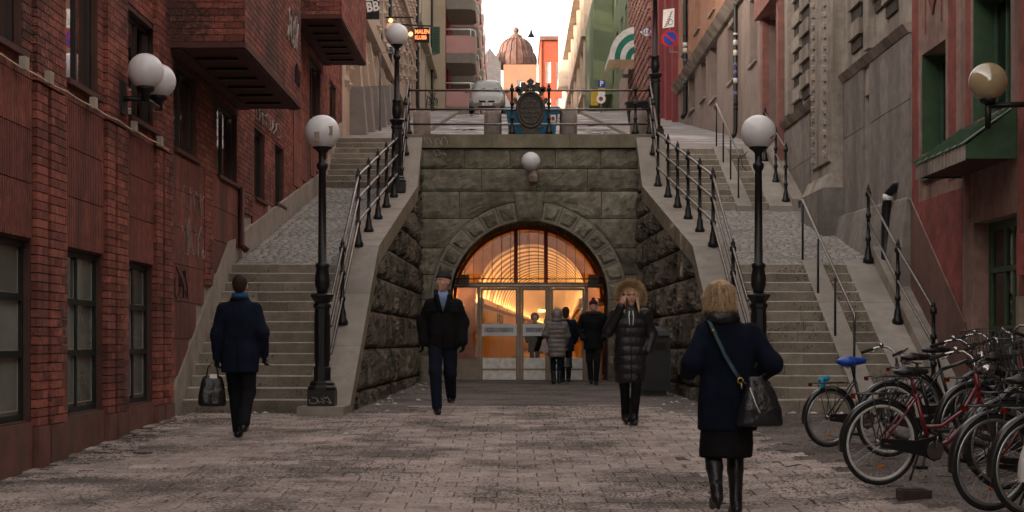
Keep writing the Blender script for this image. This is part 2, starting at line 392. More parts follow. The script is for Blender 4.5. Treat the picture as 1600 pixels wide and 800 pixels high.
def walk(name, x0, x1, prof, y0, label):
    ys = frange(y0, 80, .8) + frange(81, 420, 30); b = grid_sheet([x0, (x0 * 2 + x1) / 3, (x0 + 2 * x1) / 3, x1], ys, lambda x, y: interp(prof, y))
    k = MB(); xk = x1 if x0 < 0 else x0; sg = 1 if x0 < 0 else -1
    o = setp(b.build(name, M['walk']), kind='structure', label=label)
    for a, c in zip(ys[:-1], ys[1:]):
        if a < 41.9: continue
        k.hexa([(xk, a, interp(prof, a) - .3), (xk + .15 * sg, a, interp(prof, a) - .3), (xk + .15 * sg, c, interp(prof, c) - .3), (xk, c, interp(prof, c) - .3),
                (xk, a, interp(prof, a) + .005), (xk + .15 * sg, a, interp(prof, a) + .005), (xk + .15 * sg, c, interp(prof, c) + .005), (xk, c, interp(prof, c) + .005)])
    k.build('kerb', M['coping'], o)
walk('pavement', WL - .2, -2.75, PL, 41.95, 'pavement on the left of the steep street')
walk('pavement', 3.5, WR + .1, PR, 38.0, 'pavement on the right of the steep street')
sw = MB(); rg = random.Random(9)
for i in range(260):
    d = 37 + 43 * rg.random() ** 1.6; x = rg.uniform(-2.6, 3.4); r = rg.uniform(.05, .3)
    if mnoise.noise((x * .5, d * .25, 5)) < -.05: continue
    pebble(sw, x, d, street_z(d) - .05, r, rg, .18); pebble(sw, x + r * .6, d + r, street_z(d + r) - .05, r * .7, rg, .2)
setp(sw.build('old_snow', M['snow']), 'old grey snow left in lumps on the steep street', 'snow', kind='stuff')
# retaining side faces of the street platform beside the stairs
rf = MB()
rf.prism([(-2.72, 36.6, 3.2), (-2.72, 44, 3.2), (-2.72, 44, 6.3), (-2.72, 36.6, 5.25)], (.3, 0, 0))
rf.prism([(3.16, 36.6, 3.2), (3.16, 44, 3.2), (3.16, 44, 6.3), (3.16, 36.6, 5.25)], (.3, 0, 0))
setp(rf.build('street_edge_wall', M['concrete']), kind='structure', label='low retaining faces where the street meets the stairs')
# ---- staircases
def flight(t, x0, x1, d0, z0, n, rise, tread, seed, splits=0):
    rg = random.Random(seed)
    for i in range(n):
        y = d0 + i * tread; z = z0 + (i + 1) * rise
        cuts = [x0] + sorted(rg.uniform(x0 + .3, x1 - .3) for _ in range(splits)) + [x1]
        for a, c in zip(cuts[:-1], cuts[1:]):
            q = MB(); j = rg.uniform(-.008, .008); kz = rg.uniform(-.004, .004); g = .003 if splits else 0
            yy = y + j; zz = z + kz; y1 = d0 + (i + 1) * tread + .05
            sec = [(yy, z - rise - .05), (yy, zz - .014), (yy + .016, zz), (y1, zz), (y1, z - rise - .05)]
            a2, c2 = a + g, c - g; v = [(a2, p[0], p[1]) for p in sec] + [(c2, p[0], p[1]) for p in sec]
            q.add(v, [(0, 1, 6, 5), (4, 3, 2, 1, 0), (5, 6, 7, 8, 9), (0, 5, 9, 4)], 0); q.add([v[1], v[2], v[7], v[6]], [(0, 1, 2, 3)], 1); q.add([v[2], v[3], v[8], v[7]], [(0, 1, 2, 3)], 1)  # pale chamfer: worn nosing, with its edge highlight put into the colour
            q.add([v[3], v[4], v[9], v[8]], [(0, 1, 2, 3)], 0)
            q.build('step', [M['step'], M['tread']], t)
R1, T1 = .1558, .30
t = thing('stone_staircase', 'lower flight of the left stone stairs beside the red brick wall', 'stairs', (-3.6, 22.1, 0))
flight(t, WL - .1, -2.75, 22.1, .02, 14, R1, T1, 1, 1)
t = thing('stone_staircase', 'short upper flight of the left stairs under the second brick bay', 'stairs', (-3.5, 38.8, 4.6))
flight(t, WL - .1, -2.55, 38.8, 4.62, 9, .1725, .35, 2, 1)
def stringer(t, name, x0, x1, prof, m, th=.5, seg=1.3, lift=.02):
    L = prof[-1][0] - prof[0][0]; n = max(1, int(L / seg))
    for i in range(n):
        a = prof[0][0] + L * i / n + .004; c = prof[0][0] + L * (i + 1) / n - .004; za, zb = interp(prof, a) + lift, interp(prof, c) + lift
        q = MB(); q.hexa([(x0, a, za - th), (x1, a, za - th), (x1, c, zb - th), (x0, c, zb - th), (x0, a, za), (x1, a, za), (x1, c, zb), (x0, c, zb)]); q.build(name, m, t)
XA, XB, XD, XE = 4.66, 4.98, 5.33, 5.80
S1 = [(22.0, .05), (26.3, 2.24)]; S2 = [(33.8, 3.72), (38.0, 5.46)]
t = thing('stone_staircase', 'lower flight of the right stone stairs with slab ramps behind the bicycles', 'stairs', (4.6, 22.1, 0))
flight(t, 3.45, XA, 22.1, .02, 14, R1, T1, 3, 1)
flight(t, XB, XD, 22.1, .02, 14, R1, T1, 4)
stringer(t, 'slab', XA + .002, XB - .002, [(22.0, .12), (26.3, 2.26)], M['coping']); stringer(t, 'slab', XD + .002, XE, [(21.9, .08), (26.3, 2.26)], M['coping'])
stringer(t, 'gutter', XE + .003, WR + .05, [(21.8, .2), (26.3, 2.5)], M['concrete'], lift=0)
t = thing('stone_staircase', 'upper flight of the right stone stairs with slab ramps up to the street', 'stairs', (4.6, 34, 3.7))
flight(t, 3.2, XA, 34.0, 3.70, 10, .172, .40, 5)
flight(t, XB, XD, 34.0, 3.70, 10, .172, .40, 6)
stringer(t, 'slab', XA + .002, XB - .002, S2, M['coping'], lift=.06); stringer(t, 'slab', XD + .002, XE, S2, M['coping'], lift=.06)
stringer(t, 'gutter', XE + .003, WR + .05, S2, M['concrete'], lift=.2)
# ---------------------------------------------------------------- tunnel portal and wing walls
ZS, RI, RO = 1.89, 1.745, 2.17
def stone_block(mp, fl, fr, z0, z1, depth, amp, nx, nz, seed, margin=.02, prow=.0, strk=False):
    b = MB(); V = []; rg = random.Random(seed); ox = rg.uniform(0, 99)
    for j in range(nz + 1):
        z = z0 + (z1 - z0) * j / nz; l, r = fl(z), fr(z)
        for i in range(nx + 1):
            u = l + (r - l) * i / nx
            e = min(i, nx - i, j, nz - j)
            if e == 0: w = 0
            else:
                n = mnoise.fractal((u * 3.4 + ox, z * (2.0 if strk else 3.4), ox), .7, 2.2, 5)
                if strk: n = .6 * n + .55 * mnoise.cell((u * 5.5 + ox + n * .6, z * 2.6 + n * .8, ox)) - .1
                w = prow + amp * (.5 + .8 * n) * (1 if e > 1 else .8)
            V.append(mp(u, max(w, 0), z))
    n = nx + 1
    b.add(V, [(j * n + i, j * n + i + 1, (j + 1) * n + i + 1, (j + 1) * n + i) for j in range(nz) for i in range(nx)], 0, False)
    ring = [(i, 0) for i in range(nx + 1)] + [(nx, j) for j in range(1, nz + 1)] + [(i, nz) for i in range(nx - 1, -1, -1)] + [(0, j) for j in range(nz - 1, 0, -1)]
    V2 = []
    for (i, j) in ring:
        z = z0 + (z1 - z0) * j / nz; l, r = fl(z), fr(z); V2 += [mp(l + (r - l) * i / nx, 0, z), mp(l + (r - l) * i / nx, -depth, z)]
    k = len(ring); b.add(V2, [(2 * i, 2 * ((i + 1) % k), 2 * ((i + 1) % k) + 1, 2 * i + 1) for i in range(k)])
    return b
portal = thing('tunnel_portal', 'mossy granite portal wall with stone arch around the lit tunnel entrance', 'portal', (XC, YP, .1))
mpP = mapF(YP)
def arcx(z): 
    h = z - ZS
    if h <= 0: return RO
    return math.sqrt(max(0, RO * RO - h * h))
g = .006
xl0, xr0 = XC - 2.47, XC + 2.47
def keyw(z): return .26 + (.34 - .26) * (z - 3.63) / (4.28 - 3.63)
courses = [(4.79, 5.22, [726 , 797, 868, 938]), (4.29, 4.78, [752, 838, 918]), (3.69, 4.28, [718, 'A', 940]), (3.04, 3.68, ['A']), (2.45, 3.03, ['A']), (1.90, 2.44, ['A']), (1.29, 1.89, ['A']), (.68, 1.28, ['A']), (.02, .67, ['A'])]
sid = 100
for (z0, z1, cuts) in courses:
    edges = [(lambda z: xl0)]
    for c in cuts:
        if c == 'A':
            if z1 > 4.0:
                edges.append(lambda z: min(XC - keyw(z) - g, XC - arcx(z) - g)); edges.append(lambda z: max(XC + keyw(z) + g, XC + arcx(z) + g))
            else:
                edges.append(lambda z: XC - arcx(z) - g); edges.append(lambda z: XC + arcx(z) + g)
        else:
            x = (c - 800) * YP / F; edges.append(lambda z, x=x: x - g); edges.append(lambda z, x=x: x + g)
    edges.append(lambda z: xr0)
    for a, c in zip(edges[0::2], edges[1::2]):
        sid += 1
        stone_block(mpP, a, c, z0 + .004, z1 - .004, .3, .05, 14, 8, sid, prow=.004).build('stone_block', M['stone'], portal)
# arch ring
def polar_block(a0, a1, r0, r1, seed, name='voussoir'):
    b = MB(); nr, na = 8, 8; V = []; rg = random.Random(seed); ox = rg.uniform(0, 50); fl = .10
    for j in range(nr + 1):
        r = r0 + (r1 - r0) * j / nr
        for i in range(na + 1):
            a = a0 + (a1 - a0) * i / na; e = min(i, na - i, j, nr - j)
            w = .03 if e == 0 else .035 if e == 1 else .055 + .05 * (mnoise.fractal((a * 9 + ox, r * 4, ox), .9, 2, 3) + .4)
            V.append((XC + r * math.cos(a), YP - w, ZS + r * math.sin(a)))
    n = na + 1
    b.add(V, [(j * n + i, j * n + i + 1, (j + 1) * n + i + 1, (j + 1) * n + i) for j in range(nr) for i in range(na)], 0)
    b.m = [1 if min(i, na - 1 - i, j, nr - 1 - j) == 0 else 0 for j in range(nr) for i in range(na)]
    fr = [(a0 + (a1 - a0) * i / na, r0) for i in range(na + 1)] + [(a1, r0 + (r1 - r0) * j / nr) for j in range(1, nr + 1)] + [(a1 + (a0 - a1) * i / na, r1) for i in range(1, na + 1)] + [(a0, r1 + (r0 - r1) * j / nr) for j in range(1, nr)]
    V2 = []
    for a, r in fr: V2 += [(XC + r * math.cos(a), YP - .03, ZS + r * math.sin(a)), (XC + r * math.cos(a), YP + .35, ZS + r * math.sin(a))]
    k = len(fr); b.add(V2, [(2 * i, 2 * ((i + 1) % k), 2 * ((i + 1) % k) + 1, 2 * i + 1) for i in range(k)])
    return b.build(name, [M['stone'], M['margin']], portal)
ka = R(8.6)
for sgn in (-1, 1):
    span = math.pi / 2 - ka
    for i in range(7):
        a0 = math.pi / 2 + sgn * (ka + span * i / 7 + .003); a1 = math.pi / 2 + sgn * (ka + span * (i + 1) / 7 - .003)
        polar_block(a0, a1, RI, RO - .005, 300 + i + 20 * sgn)
    for z0, z1 in ((.02, .66), (.67, 1.28), (1.29, 1.885)):
        sid += 1; x0, x1 = XC + sgn * RI, XC + sgn * (RO - .006)
        if x0 > x1: x0, x1 = x1, x0
        stone_block(mapF(YP - .025), lambda z, x0=x0: x0, lambda z, x1=x1: x1, z0, z1, .35, .06, 8, 8, sid).build('jamb_stone', M['stone'], portal)
stone_block(mapF(YP - .06), lambda z: XC - keyw(z), lambda z: XC + keyw(z), 3.63, 4.275, .4, .04, 9, 9, 77, prow=.02).build('keystone', M['stone'], portal)
# backing with arched hole, soffit of the arch, parapet
b = MB(); n = 24
pts_o = []; pts_i = []
for i in range(n + 1):
    a = math.pi * i / n; pts_i.append((XC + (RI + .02) * math.cos(a), ZS + (RI + .02) * math.sin(a)))
pts_i = [(XC + RI + .02, -.1)] + pts_i + [(XC - RI - .02, -.1)]
def outer(p):
    x, z = p; dx, dz = x - XC, z - ZS
    if z <= ZS: return (XC + math.copysign(2.9, dx), z)
    s_ = min(2.9 / max(abs(dx), 1e-6), (5.2 - ZS) / max(dz, 1e-6)); return (XC + dx * s_, ZS + dz * s_)
V = []
for p in pts_i: o = outer(p); V += [(p[0], YP + .03, p[1]), (o[0], YP + .03, o[1])]
b.add(V, [(2 * i, 2 * i + 1, 2 * i + 3, 2 * i + 2) for i in range(len(pts_i) - 1)])
b.build('backing', M['joint'], portal)
sf = MB(); V = []
for p in pts_i: V += [(p[0], YP + .3, p[1]), (p[0], 38.0, p[1])]
sf.add(V, [(2 * i, 2 * i + 1, 2 * i + 3, 2 * i + 2) for i in range(len(pts_i) - 1)], 0, True)
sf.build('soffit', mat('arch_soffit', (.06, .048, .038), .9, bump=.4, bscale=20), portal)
for a, c in ((-2.62, -.452), (-.444, 1.268), (1.276, 3.38)):
    b = MB(); xl, xr = a, c
    v = [(xl, YP - .1, 5.235), (xr, YP - .1, 5.235), (xr, YP + .5, 5.235), (xl, YP + .5, 5.235), (xl, YP - .1, 5.53), (xr, YP - .1, 5.53), (xr, YP + .5, 5.565), (xl, YP + .5, 5.565)]
    b.hexa(v); b.build('parapet_stone', M['coping_dk'], portal)
# graffiti tags: flat sprayed strokes
def strokes(paths, mp, r, m, parent, name='graffiti'):
    b = MB()
    for p in paths:
        pts = [Vector(mp(*q)) for q in p]
        b.tube(pts, r, 5, 0, cap=True)
    return b.build(name, m, parent)
M['spray_w'] = mat('white_spray', (.36, .29, .26), .8, var=.4, scale=20)
M['spray_k'] = mat('dark_spray', (.035, .02, .022), .8)
def scrawl(u, z, w, h, n, seed, flip=1):
    rg = random.Random(seed); out = []
    for k in range(n):
        uu = u + w * k / n; p = []
        for i in range(9):
            t = i / 8; p.append((uu + flip * w / n * (.5 + .62 * math.sin(t * 5.5 + rg.uniform(-.5, .5))) , -.004, z + h * (.5 + .5 * math.cos(t * rg.uniform(4, 8) + k)) * rg.uniform(.7, 1)))
        out.append(p)
    return out
strokes([[(q[0], .002, q[2]) for q in p] for p in scrawl(-1.92, 5.28, .5, .22, 4, 3)], mapF(YP - .1), .008, M['spray_w'], portal)
strokes([[(q[0], .07, q[2]) for q in p] for p in scrawl(-1.72, 5.05, .25, .15, 2, 5)], mapF(YP), .008, M['spray_w'], portal)
def wing(side):
    xi = xiL if side < 0 else xiR; sg = 1 if side < 0 else -1
    t = thing('retaining_wall', ('rock-faced stone retaining wall left of the tunnel with sloping coping' if side < 0 else 'rock-faced stone retaining wall right of the tunnel behind the litter bin'), 'wall', (xi(29) - sg * .26, 29, .05))
    mp = lambda u, w, z: (xi(u) + sg * w, u, z)
    lines = [-.05, .24, .86, 1.45, 2.02, 2.57, 3.12, 3.66, 4.18, 4.7, 5.25]
    def first(z):
        d = 21.5
        while d < 36 and ctop(d) - .28 < z: d += .02
        return d
    rg = random.Random(5 + side)
    for ci, (z0, z1) in enumerate(zip(lines[:-1], lines[1:])):
        ur = 35.98; u = first(z1); s0, s1 = first(z0), first(z1)
        fl0 = lambda z, z0=z0, z1=z1, s0=s0, s1=s1: s0 + (s1 - s0) * (z - z0) / (z1 - z0)
        start = True; u = s1
        if s1 > 35.4: continue
        while u < ur - .1:
            ln = rg.uniform(1.2, 2.3) if ci else rg.uniform(.45, .8); e = u + ln
            if ur - e < .7: e = ur
            l = fl0 if start else (lambda z, u=u: u + .012)
            r_ = (lambda z, e=e: e - .012)
            nx = max(8, int((e - (s0 if start else u)) / .07)); 
            stone_block(mp, l, r_, z0 + .012, z1 - .012, .25, .115 if ci else .09, nx, 11, rg.randint(0, 9999), strk=True).build('rock_block', M['rock'], t)
            start = False; u = e
    # core
    for (a, za), (c, zc) in zip(CPROF[:-2], CPROF[1:-1]):
        q = MB(); f = sg
        q.hexa([(xi(a) - .03 * f, a, -.3), (xi(a) - .5 * f, a, -.3), (xi(c) - .5 * f, c, -.3), (xi(c) - .03 * f, c, -.3), (xi(a) - .03 * f, a, za - .2), (xi(a) - .5 * f, a, za - .2), (xi(c) - .5 * f, c, zc - .2), (xi(c) - .03 * f, c, zc - .2)])
        q.build('wall_core', M['joint'], t)
    for (a, za), (c, zc) in zip(CPROF[:-1], CPROF[1:]):
        n = max(1, int(round((c - a) / 1.35)))
        for i in range(n):
            u0 = a + (c - a) * i / n + .004; u1 = a + (c - a) * (i + 1) / n - .004; z0, z1 = ctop(u0), ctop(u1)
            th = .30 if a > 22 else .6
            if u0 > YP - .1: continue
            q = MB(); xa, xb = xi(u0) + .07 * sg, xi(u0) - .54 * sg; xc_, xd = xi(u1) + .07 * sg, xi(u1) - .54 * sg
            q.hexa([(xa, u0, z0 - th), (xb, u0, z0 - th), (xd, u1, z1 - th), (xc_, u1, z1 - th), (xa, u0, z0), (xb, u0, z0), (xd, u1, z1), (xc_, u1, z1)])
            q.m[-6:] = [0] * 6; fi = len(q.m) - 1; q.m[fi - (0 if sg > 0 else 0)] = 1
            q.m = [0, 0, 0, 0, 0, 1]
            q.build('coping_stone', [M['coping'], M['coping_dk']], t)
    return t
wing(-1); wing(1)
# ---------------------------------------------------------------- tunnel behind the doors
YD = 37.9
def tx(s): return XC + .032 * max(0, s - 40)
def tz(s): return .06 + .006 * max(0, s - 40)
M['vault'] = mat('vault_brown', (.20, .075, .022), .5, var=.15, scale=3, spec=.4)  # brown lining showing between the cream bands
M['rib'] = mat('vault_cream', (.86, .72, .50), .42, var=.08, scale=3, spec=.4)  # cream bands, paler than the lining; also end wall and lamp trays
M['twall'] = mat('tunnel_wall', (.52, .37, .15), .5, var=.2, scale=1.5, col2=(.36, .22, .08), t2=(.5, .7), bump=.2)
na = 24; n = na + 1; YV = 44.0; RV = 1.52
M['tfloor'] = mat('tunnel_floor', (.28, .22, .16), .35, bump=.2)
M['dim'] = mat('vestibule_paint', (.40, .20, .07), .5, var=.25, scale=2, col2=(.24, .11, .04), t2=(.5, .7))
def arch_pts(s, r, zc): return [(tx(s) + r, s, tz(s) - .1)] + [(tx(s) + r * math.cos(math.pi * i / na), s, tz(s) + zc + r * math.sin(math.pi * i / na)) for i in range(na + 1)] + [(tx(s) - r, s, tz(s) - .1)]
def skin_rings(b, rings):
    k = len(rings[0]); b.add([p for r in rings for p in r], [(j * k + i, j * k + i + 1, (j + 1) * k + i + 1, (j + 1) * k + i) for j in range(len(rings) - 1) for i in range(k - 1)], 0, False)
tun = MB(); skin_rings(tun, [arch_pts(s, 1.98, 1.83) for s in frange(YD + .1, YV, .7)])
tunnel = setp(tun.build('tunnel', M['dim']), kind='structure', label='ribbed tunnel vault lit in warm yellow')
q = MB(); skin_rings(q, [arch_pts(YV, 1.98, 1.83), arch_pts(YV, RV, 2.0)]); q.build('ring_wall', M['dim'], tunnel)
q = MB(); k = na + 3; rr = [arch_pts(s, RV + .010, 2.0) for s in frange(YV, 190, 2.0)]; skin_rings(q, rr); q.build('vault_lining', M['vault'], tunnel)
s = YV + .1
while s < 186:
    q = MB(); wd_ = 1.15; rings = []
    for (r, ds) in [(RV + .012, 0), (RV, .01)] + [(RV, wd_ * j / 2) for j in (1,)] + [(RV, wd_ - .01), (RV + .012, wd_)]: rings.append(arch_pts(s + ds, r, 2.0)[1:-1])
    skin_rings(q, rings); q.build('vault_band', M['rib'], tunnel); s += 2.3
for sg in (-1, 1):
    q = MB(); V = []; s2 = frange(YV, 190, 2.0)
    for s in s2: V += [(tx(s) + sg * (RV - .01), s, tz(s) - .05), (tx(s) + sg * (RV - .01), s, tz(s) + 1.86)]
    q.add(V, [(2 * i, 2 * i + 1, 2 * i + 3, 2 * i + 2) for i in range(len(s2) - 1)]); q.build('side_wall', M['twall'], tunnel)
q = MB(); V = []
for s in [YD + .1] + s2: V += [(tx(s) - 2, s, tz(s) - .01), (tx(s) + 2, s, tz(s) - .01)]
q.add(V, [(2 * i, 2 * i + 1, 2 * i + 3, 2 * i + 2) for i in range(len(s2))]); q.build('tunnel_floor', M['tfloor'], tunnel)
q = MB(); q.box(tx(190) - 2.3, tx(190) + 2.3, 190, 190.2, 0, 5.6); q.build('end_wall', M['rib'], tunnel)
M['tube_warm'] = emis('warm_tube', (1.0, .60, .28), 6.5)
ORD = ['nearest', 'second', 'third', 'fourth', 'fifth', 'sixth', 'seventh', 'eighth', 'ninth', 'tenth', 'eleventh', 'twelfth', 'thirteenth', 'fourteenth', 'fifteenth', 'farthest']
LS = [(40.0, 43.6)] + [(45 + 9.5 * k, 53.5 + 9.5 * k) for k in range(15)]
for k, (s0, s1) in enumerate(LS):
    for sg in (-1, 1):
        w_ = 1.80 if k == 0 else 1.38; zl = 1.92 if k == 0 else 2.02; xa_, xb_ = tx(s0) + sg * w_, tx(s1) + sg * w_; z0, z1 = tz(s0) + zl, tz(s1) + zl
        tl = thing('tunnel_lamp', 'warm tube lamp on the %s tunnel wall, %s from the doors' % ('left' if sg < 0 else 'right', ORD[k]), 'lamp', (xa_, s0, z0), group='tube lamps along the tunnel wall')
        q = MB(); q.tube([(xa_, s0, z0), (xb_, s1, z1)], .03, 6); q.build('tube', M['tube_warm'], tl)
        q = MB(); e = sg * .12; i_ = -sg * .05
        q.hexa([(xa_ + i_, s0 - .02, z0 - .09), (xa_ + e, s0 - .02, z0 - .09), (xb_ + e, s1, z1 - .09), (xb_ + i_, s1, z1 - .09), (xa_ + i_, s0 - .02, z0 - .05), (xa_ + e, s0 - .02, z0 - .05), (xb_ + e, s1, z1 - .05), (xb_ + i_, s1, z1 - .05)])
        q.hexa([(xa_ + i_ * 1.35, s0 - .02, z0 - .09), (xa_ + i_ * 1.01, s0 - .02, z0 - .09), (xb_ + i_ * 1.01, s1, z1 - .09), (xb_ + i_ * 1.35, s1, z1 - .09), (xa_ + i_ * 1.35, s0 - .02, z0 + .06), (xa_ + i_ * 1.01, s0 - .02, z0 + .06), (xb_ + i_ * 1.01, s1, z1 + .06), (xb_ + i_ * 1.35, s1, z1 + .06)])
        q.hexa([(xa_ + i_ * 1.35, s0 - .04, z0 - .09), (xa_ + e, s0 - .04, z0 - .09), (xa_ + e, s0 - .021, z0 - .09), (xa_ + i_ * 1.35, s0 - .021, z0 - .09), (xa_ + i_ * 1.35, s0 - .04, z0 + .06), (xa_ + e, s0 - .04, z0 + .06), (xa_ + e, s0 - .021, z0 + .06), (xa_ + i_ * 1.35, s0 - .021, z0 + .06)])
        q.build('tray', M['rib'], tl)
q = MB(); q.box(tx(70) - .22, tx(70) + .12, 70, 70.08, 2.25, 2.37)
setp(q.build('exit_sign', emis('exit_sign_light', (.9, .8, .2), .7)), 'small lit yellow sign hanging deep in the tunnel', 'sign')
# ---- glazed entrance
M['orange'] = mat('orange_mullion', (.42, .075, .02), .5, var=.2)
M['alu'] = mat('brushed_metal', (.70, .66, .61), .45, metal=.2, var=.2, scale=8)
M['alu_dk'] = mat('bronze_frame', (.26, .205, .16), .45, metal=.4, var=.2)
M['doorglass'] = glass('door_glass', (.93, .90, .84), .05, .02)
M['white'] = mat('white_paint', (.80, .78, .76), .5, var=.08)
ent = thing('glazed_entrance', 'glazed tunnel entrance with swing doors below an arched fanlight', 'entrance', (XC, YD, .06))
def ebox(name, x0, x1, z0, z1, m, y0=YD - .05, y1=YD + .05, parent=ent):
    q = MB(); q.box(x0, x1, y0, y1, z0, z1); return q.build(name, m, parent)
zt = 2.24; q = MB()
pa = [(XC + (RI - .03) * math.cos(math.pi * i / 24), ZS + (RI - .03) * math.sin(math.pi * i / 24)) for i in range(25)]
pa = [p for p in pa if p[1] > zt + .1]
V = [(p[0], YD, p[1]) for p in pa]; q.add(V, [list(range(len(V)))]); q.build('fanlight_pane', M['doorglass'], ent)
q = MB(); q.tube([(XC + (RI - .03) * math.cos(math.pi * i / 32), YD, ZS + (RI - .03) * math.sin(math.pi * i / 32)) for i in range(33)], .045, 6); q.build('arch_frame', M['orange'], ent)
ebox('transom', XC - RI, XC + RI, zt - .02, zt + .10, M['alu_dk'])
ebox('transom_cap', XC - RI, XC + RI, zt + .02, zt + .05, M['alu'], YD - .075, YD - .052)
for px in (806, 853):
    x = (px - 800) * YD / F; h = ZS + math.sqrt((RI - .03) ** 2 - (x - XC) ** 2)
    ebox('mullion', x - .045, x + .045, zt + .10, h, M['orange'], YD - .04, YD + .04)
XS = [(p - 800) * YD / F for p in (718, 748, 812, 858, 916, 943)]
for x in XS[1:5]: ebox('post', x - .035, x + .035, .04, zt - .02, M['alu_dk'], YD - .06, YD + .06)
for (a, c) in ((XC - RI + .01, XS[1]), (XS[4], XC + RI - .01)):
    s_ = ebox('side_panel', a + .002, c - .036, .04, .56, M['alu_dk'], YD - .03, YD + .03); ebox('pane', a, c - .036, .56, zt - .02, M['doorglass'], YD - .006, YD + .006, s_)
for a, c in zip(XS[1:4], XS[2:5]):
    a += .04; c -= .04
    dr = MB(); dr.box(a, a + .05, YD - .03, YD + .03, .06, zt - .03); dr.box(c - .05, c, YD - .03, YD + .03, .06, zt - .03)
    dr.box(a + .05, c - .05, YD - .03, YD + .03, zt - .08, zt - .03)
    do = dr.build('door', M['alu_dk'], ent)
    ebox('pane', a + .05, c - .05, .6, zt - .08, M['doorglass'], YD - .005, YD + .005, do)
    ebox('kick_plate', a + .052, c - .052, .08, .30, M['alu'], YD - .045, YD + .02, do); ebox('kick_plate', a + .052, c - .052, .345, .59, M['alu'], YD - .045, YD + .02, do)
    ebox('kick_rail', a + .052, c - .052, .302, .343, M['alu_dk'], YD - .055, YD + .02, do)
    sg_ = ebox('push_board', a + .03, c - .03, 1.10, 1.38, M['white'], YD - .07, YD - .032, do)
M['sign_grey'] = mat('sign_grey', (.42, .41, .42), .5)
M['ink'] = mat('ink', (.03, .03, .035), .6)
M['redink'] = mat('red_ink', (.45, .03, .03), .6)
def text(s, size, loc, rot, m, parent, name='lettering', ext=.004, align='CENTER', bold=0, xs=1):
    cu = bpy.data.curves.new('t', 'FONT'); cu.body = s; cu.size = size; cu.extrude = ext; cu.align_x = align; cu.align_y = 'CENTER'; cu.resolution_u = 2; cu.offset = bold
    to = bpy.data.objects.new('t', cu); COL.objects.link(to)
    me = bpy.data.meshes.new_from_object(to); bpy.data.objects.remove(to)
    me.materials.clear(); me.materials.append(m)
    o = link(name, me, parent); o.location = Vector(loc) - off(parent); o.rotation_euler = rot; o.scale = (xs, 1, 1)
    return o
for i, (a, c) in enumerate(zip(XS[1:3], XS[2:4])):
    ebox('notice', a + .14, c - .14, 1.185, 1.295, M['sign_grey'], YD - .078, YD - .0705)
    if i == 0:
        text('P\u00e5 och av', .06, ((a + c) / 2 + .12, YD - .081, 1.262), (R(90), 0, 0), M['ink'], ent); text('STIGER', .05, ((a + c) / 2 + .12, YD - .081, 1.215), (R(90), 0, 0), M['ink'], ent)
        q = MB(); q.tube([((a + c) / 2 - .22 + .05 * math.cos(t * .5), YD - .081, 1.24 + .05 * math.sin(t * .5)) for t in range(13)], .008, 5); q.build('stop_symbol', M['redink'], ent)
    else:
        text('Tunneln \u00f6ppen', .06, ((a + c) / 2, YD - .081, 1.265), (R(90), 0, 0), M['ink'], ent); text('07.00 - 22.00', .05, ((a + c) / 2, YD - .081, 1.215), (R(90), 0, 0), M['ink'], ent)
ltr = text('BRU', .55, (tx(61) - RV + .03, 61, tz(61) + 1.62), (R(90), 0, R(90) - .032), mat('gold_letter', (.16, .09, .03), .4, metal=.4), tunnel, ext=.01, xs=5.5)
# raised rolling grille in the arch
gr = thing('iron_grille', 'raised iron grille hanging in the top of the tunnel arch', 'grille', (XC, YP + .2, 2.3))
q = MB()
for k in range(-8, 9):
    x = XC + k * .205; h = ZS + math.sqrt(max(0, RI ** 2 - (x - XC) ** 2)); 
    if abs(k * .205) > 1.70: continue
    q = MB(); q.tube([(x, YP + .2, 2.26), (x, YP + .2, h)], .006, 5); q.build('bar', M['iron'], gr)
q = MB(); q.tube([(XC - 1.73, YP + .2, 2.36), (XC + 1.73, YP + .2, 2.36)], .012, 6); q.build('rail', M['iron'], gr)
for sg in (-1, 1):
    x = XC + sg * 1.47
    t = thing('floodlight', 'small floodlight under the %s side of the tunnel arch' % ('left' if sg < 0 else 'right'), 'floodlight', (x, YP + 1.2, 2.35))
    q = MB(); q.hexa([(x - .12, YP + 1.1, 2.30), (x + .12, YP + 1.1, 2.30), (x + .12, YP + 1.35, 2.30), (x - .12, YP + 1.35, 2.30), (x - .12, YP + 1.05, 2.46), (x + .12, YP + 1.05, 2.46), (x + .1, YP + 1.3, 2.5), (x - .1, YP + 1.3, 2.5)]); q.build('housing', M['alu_dk'], t)
    q = MB(); q.tube([(x, YP + 1.3, 2.42), (x + sg * .25, YP + 1.3, 2.42)], .02, 6); q.build('bracket', M['iron'], t)
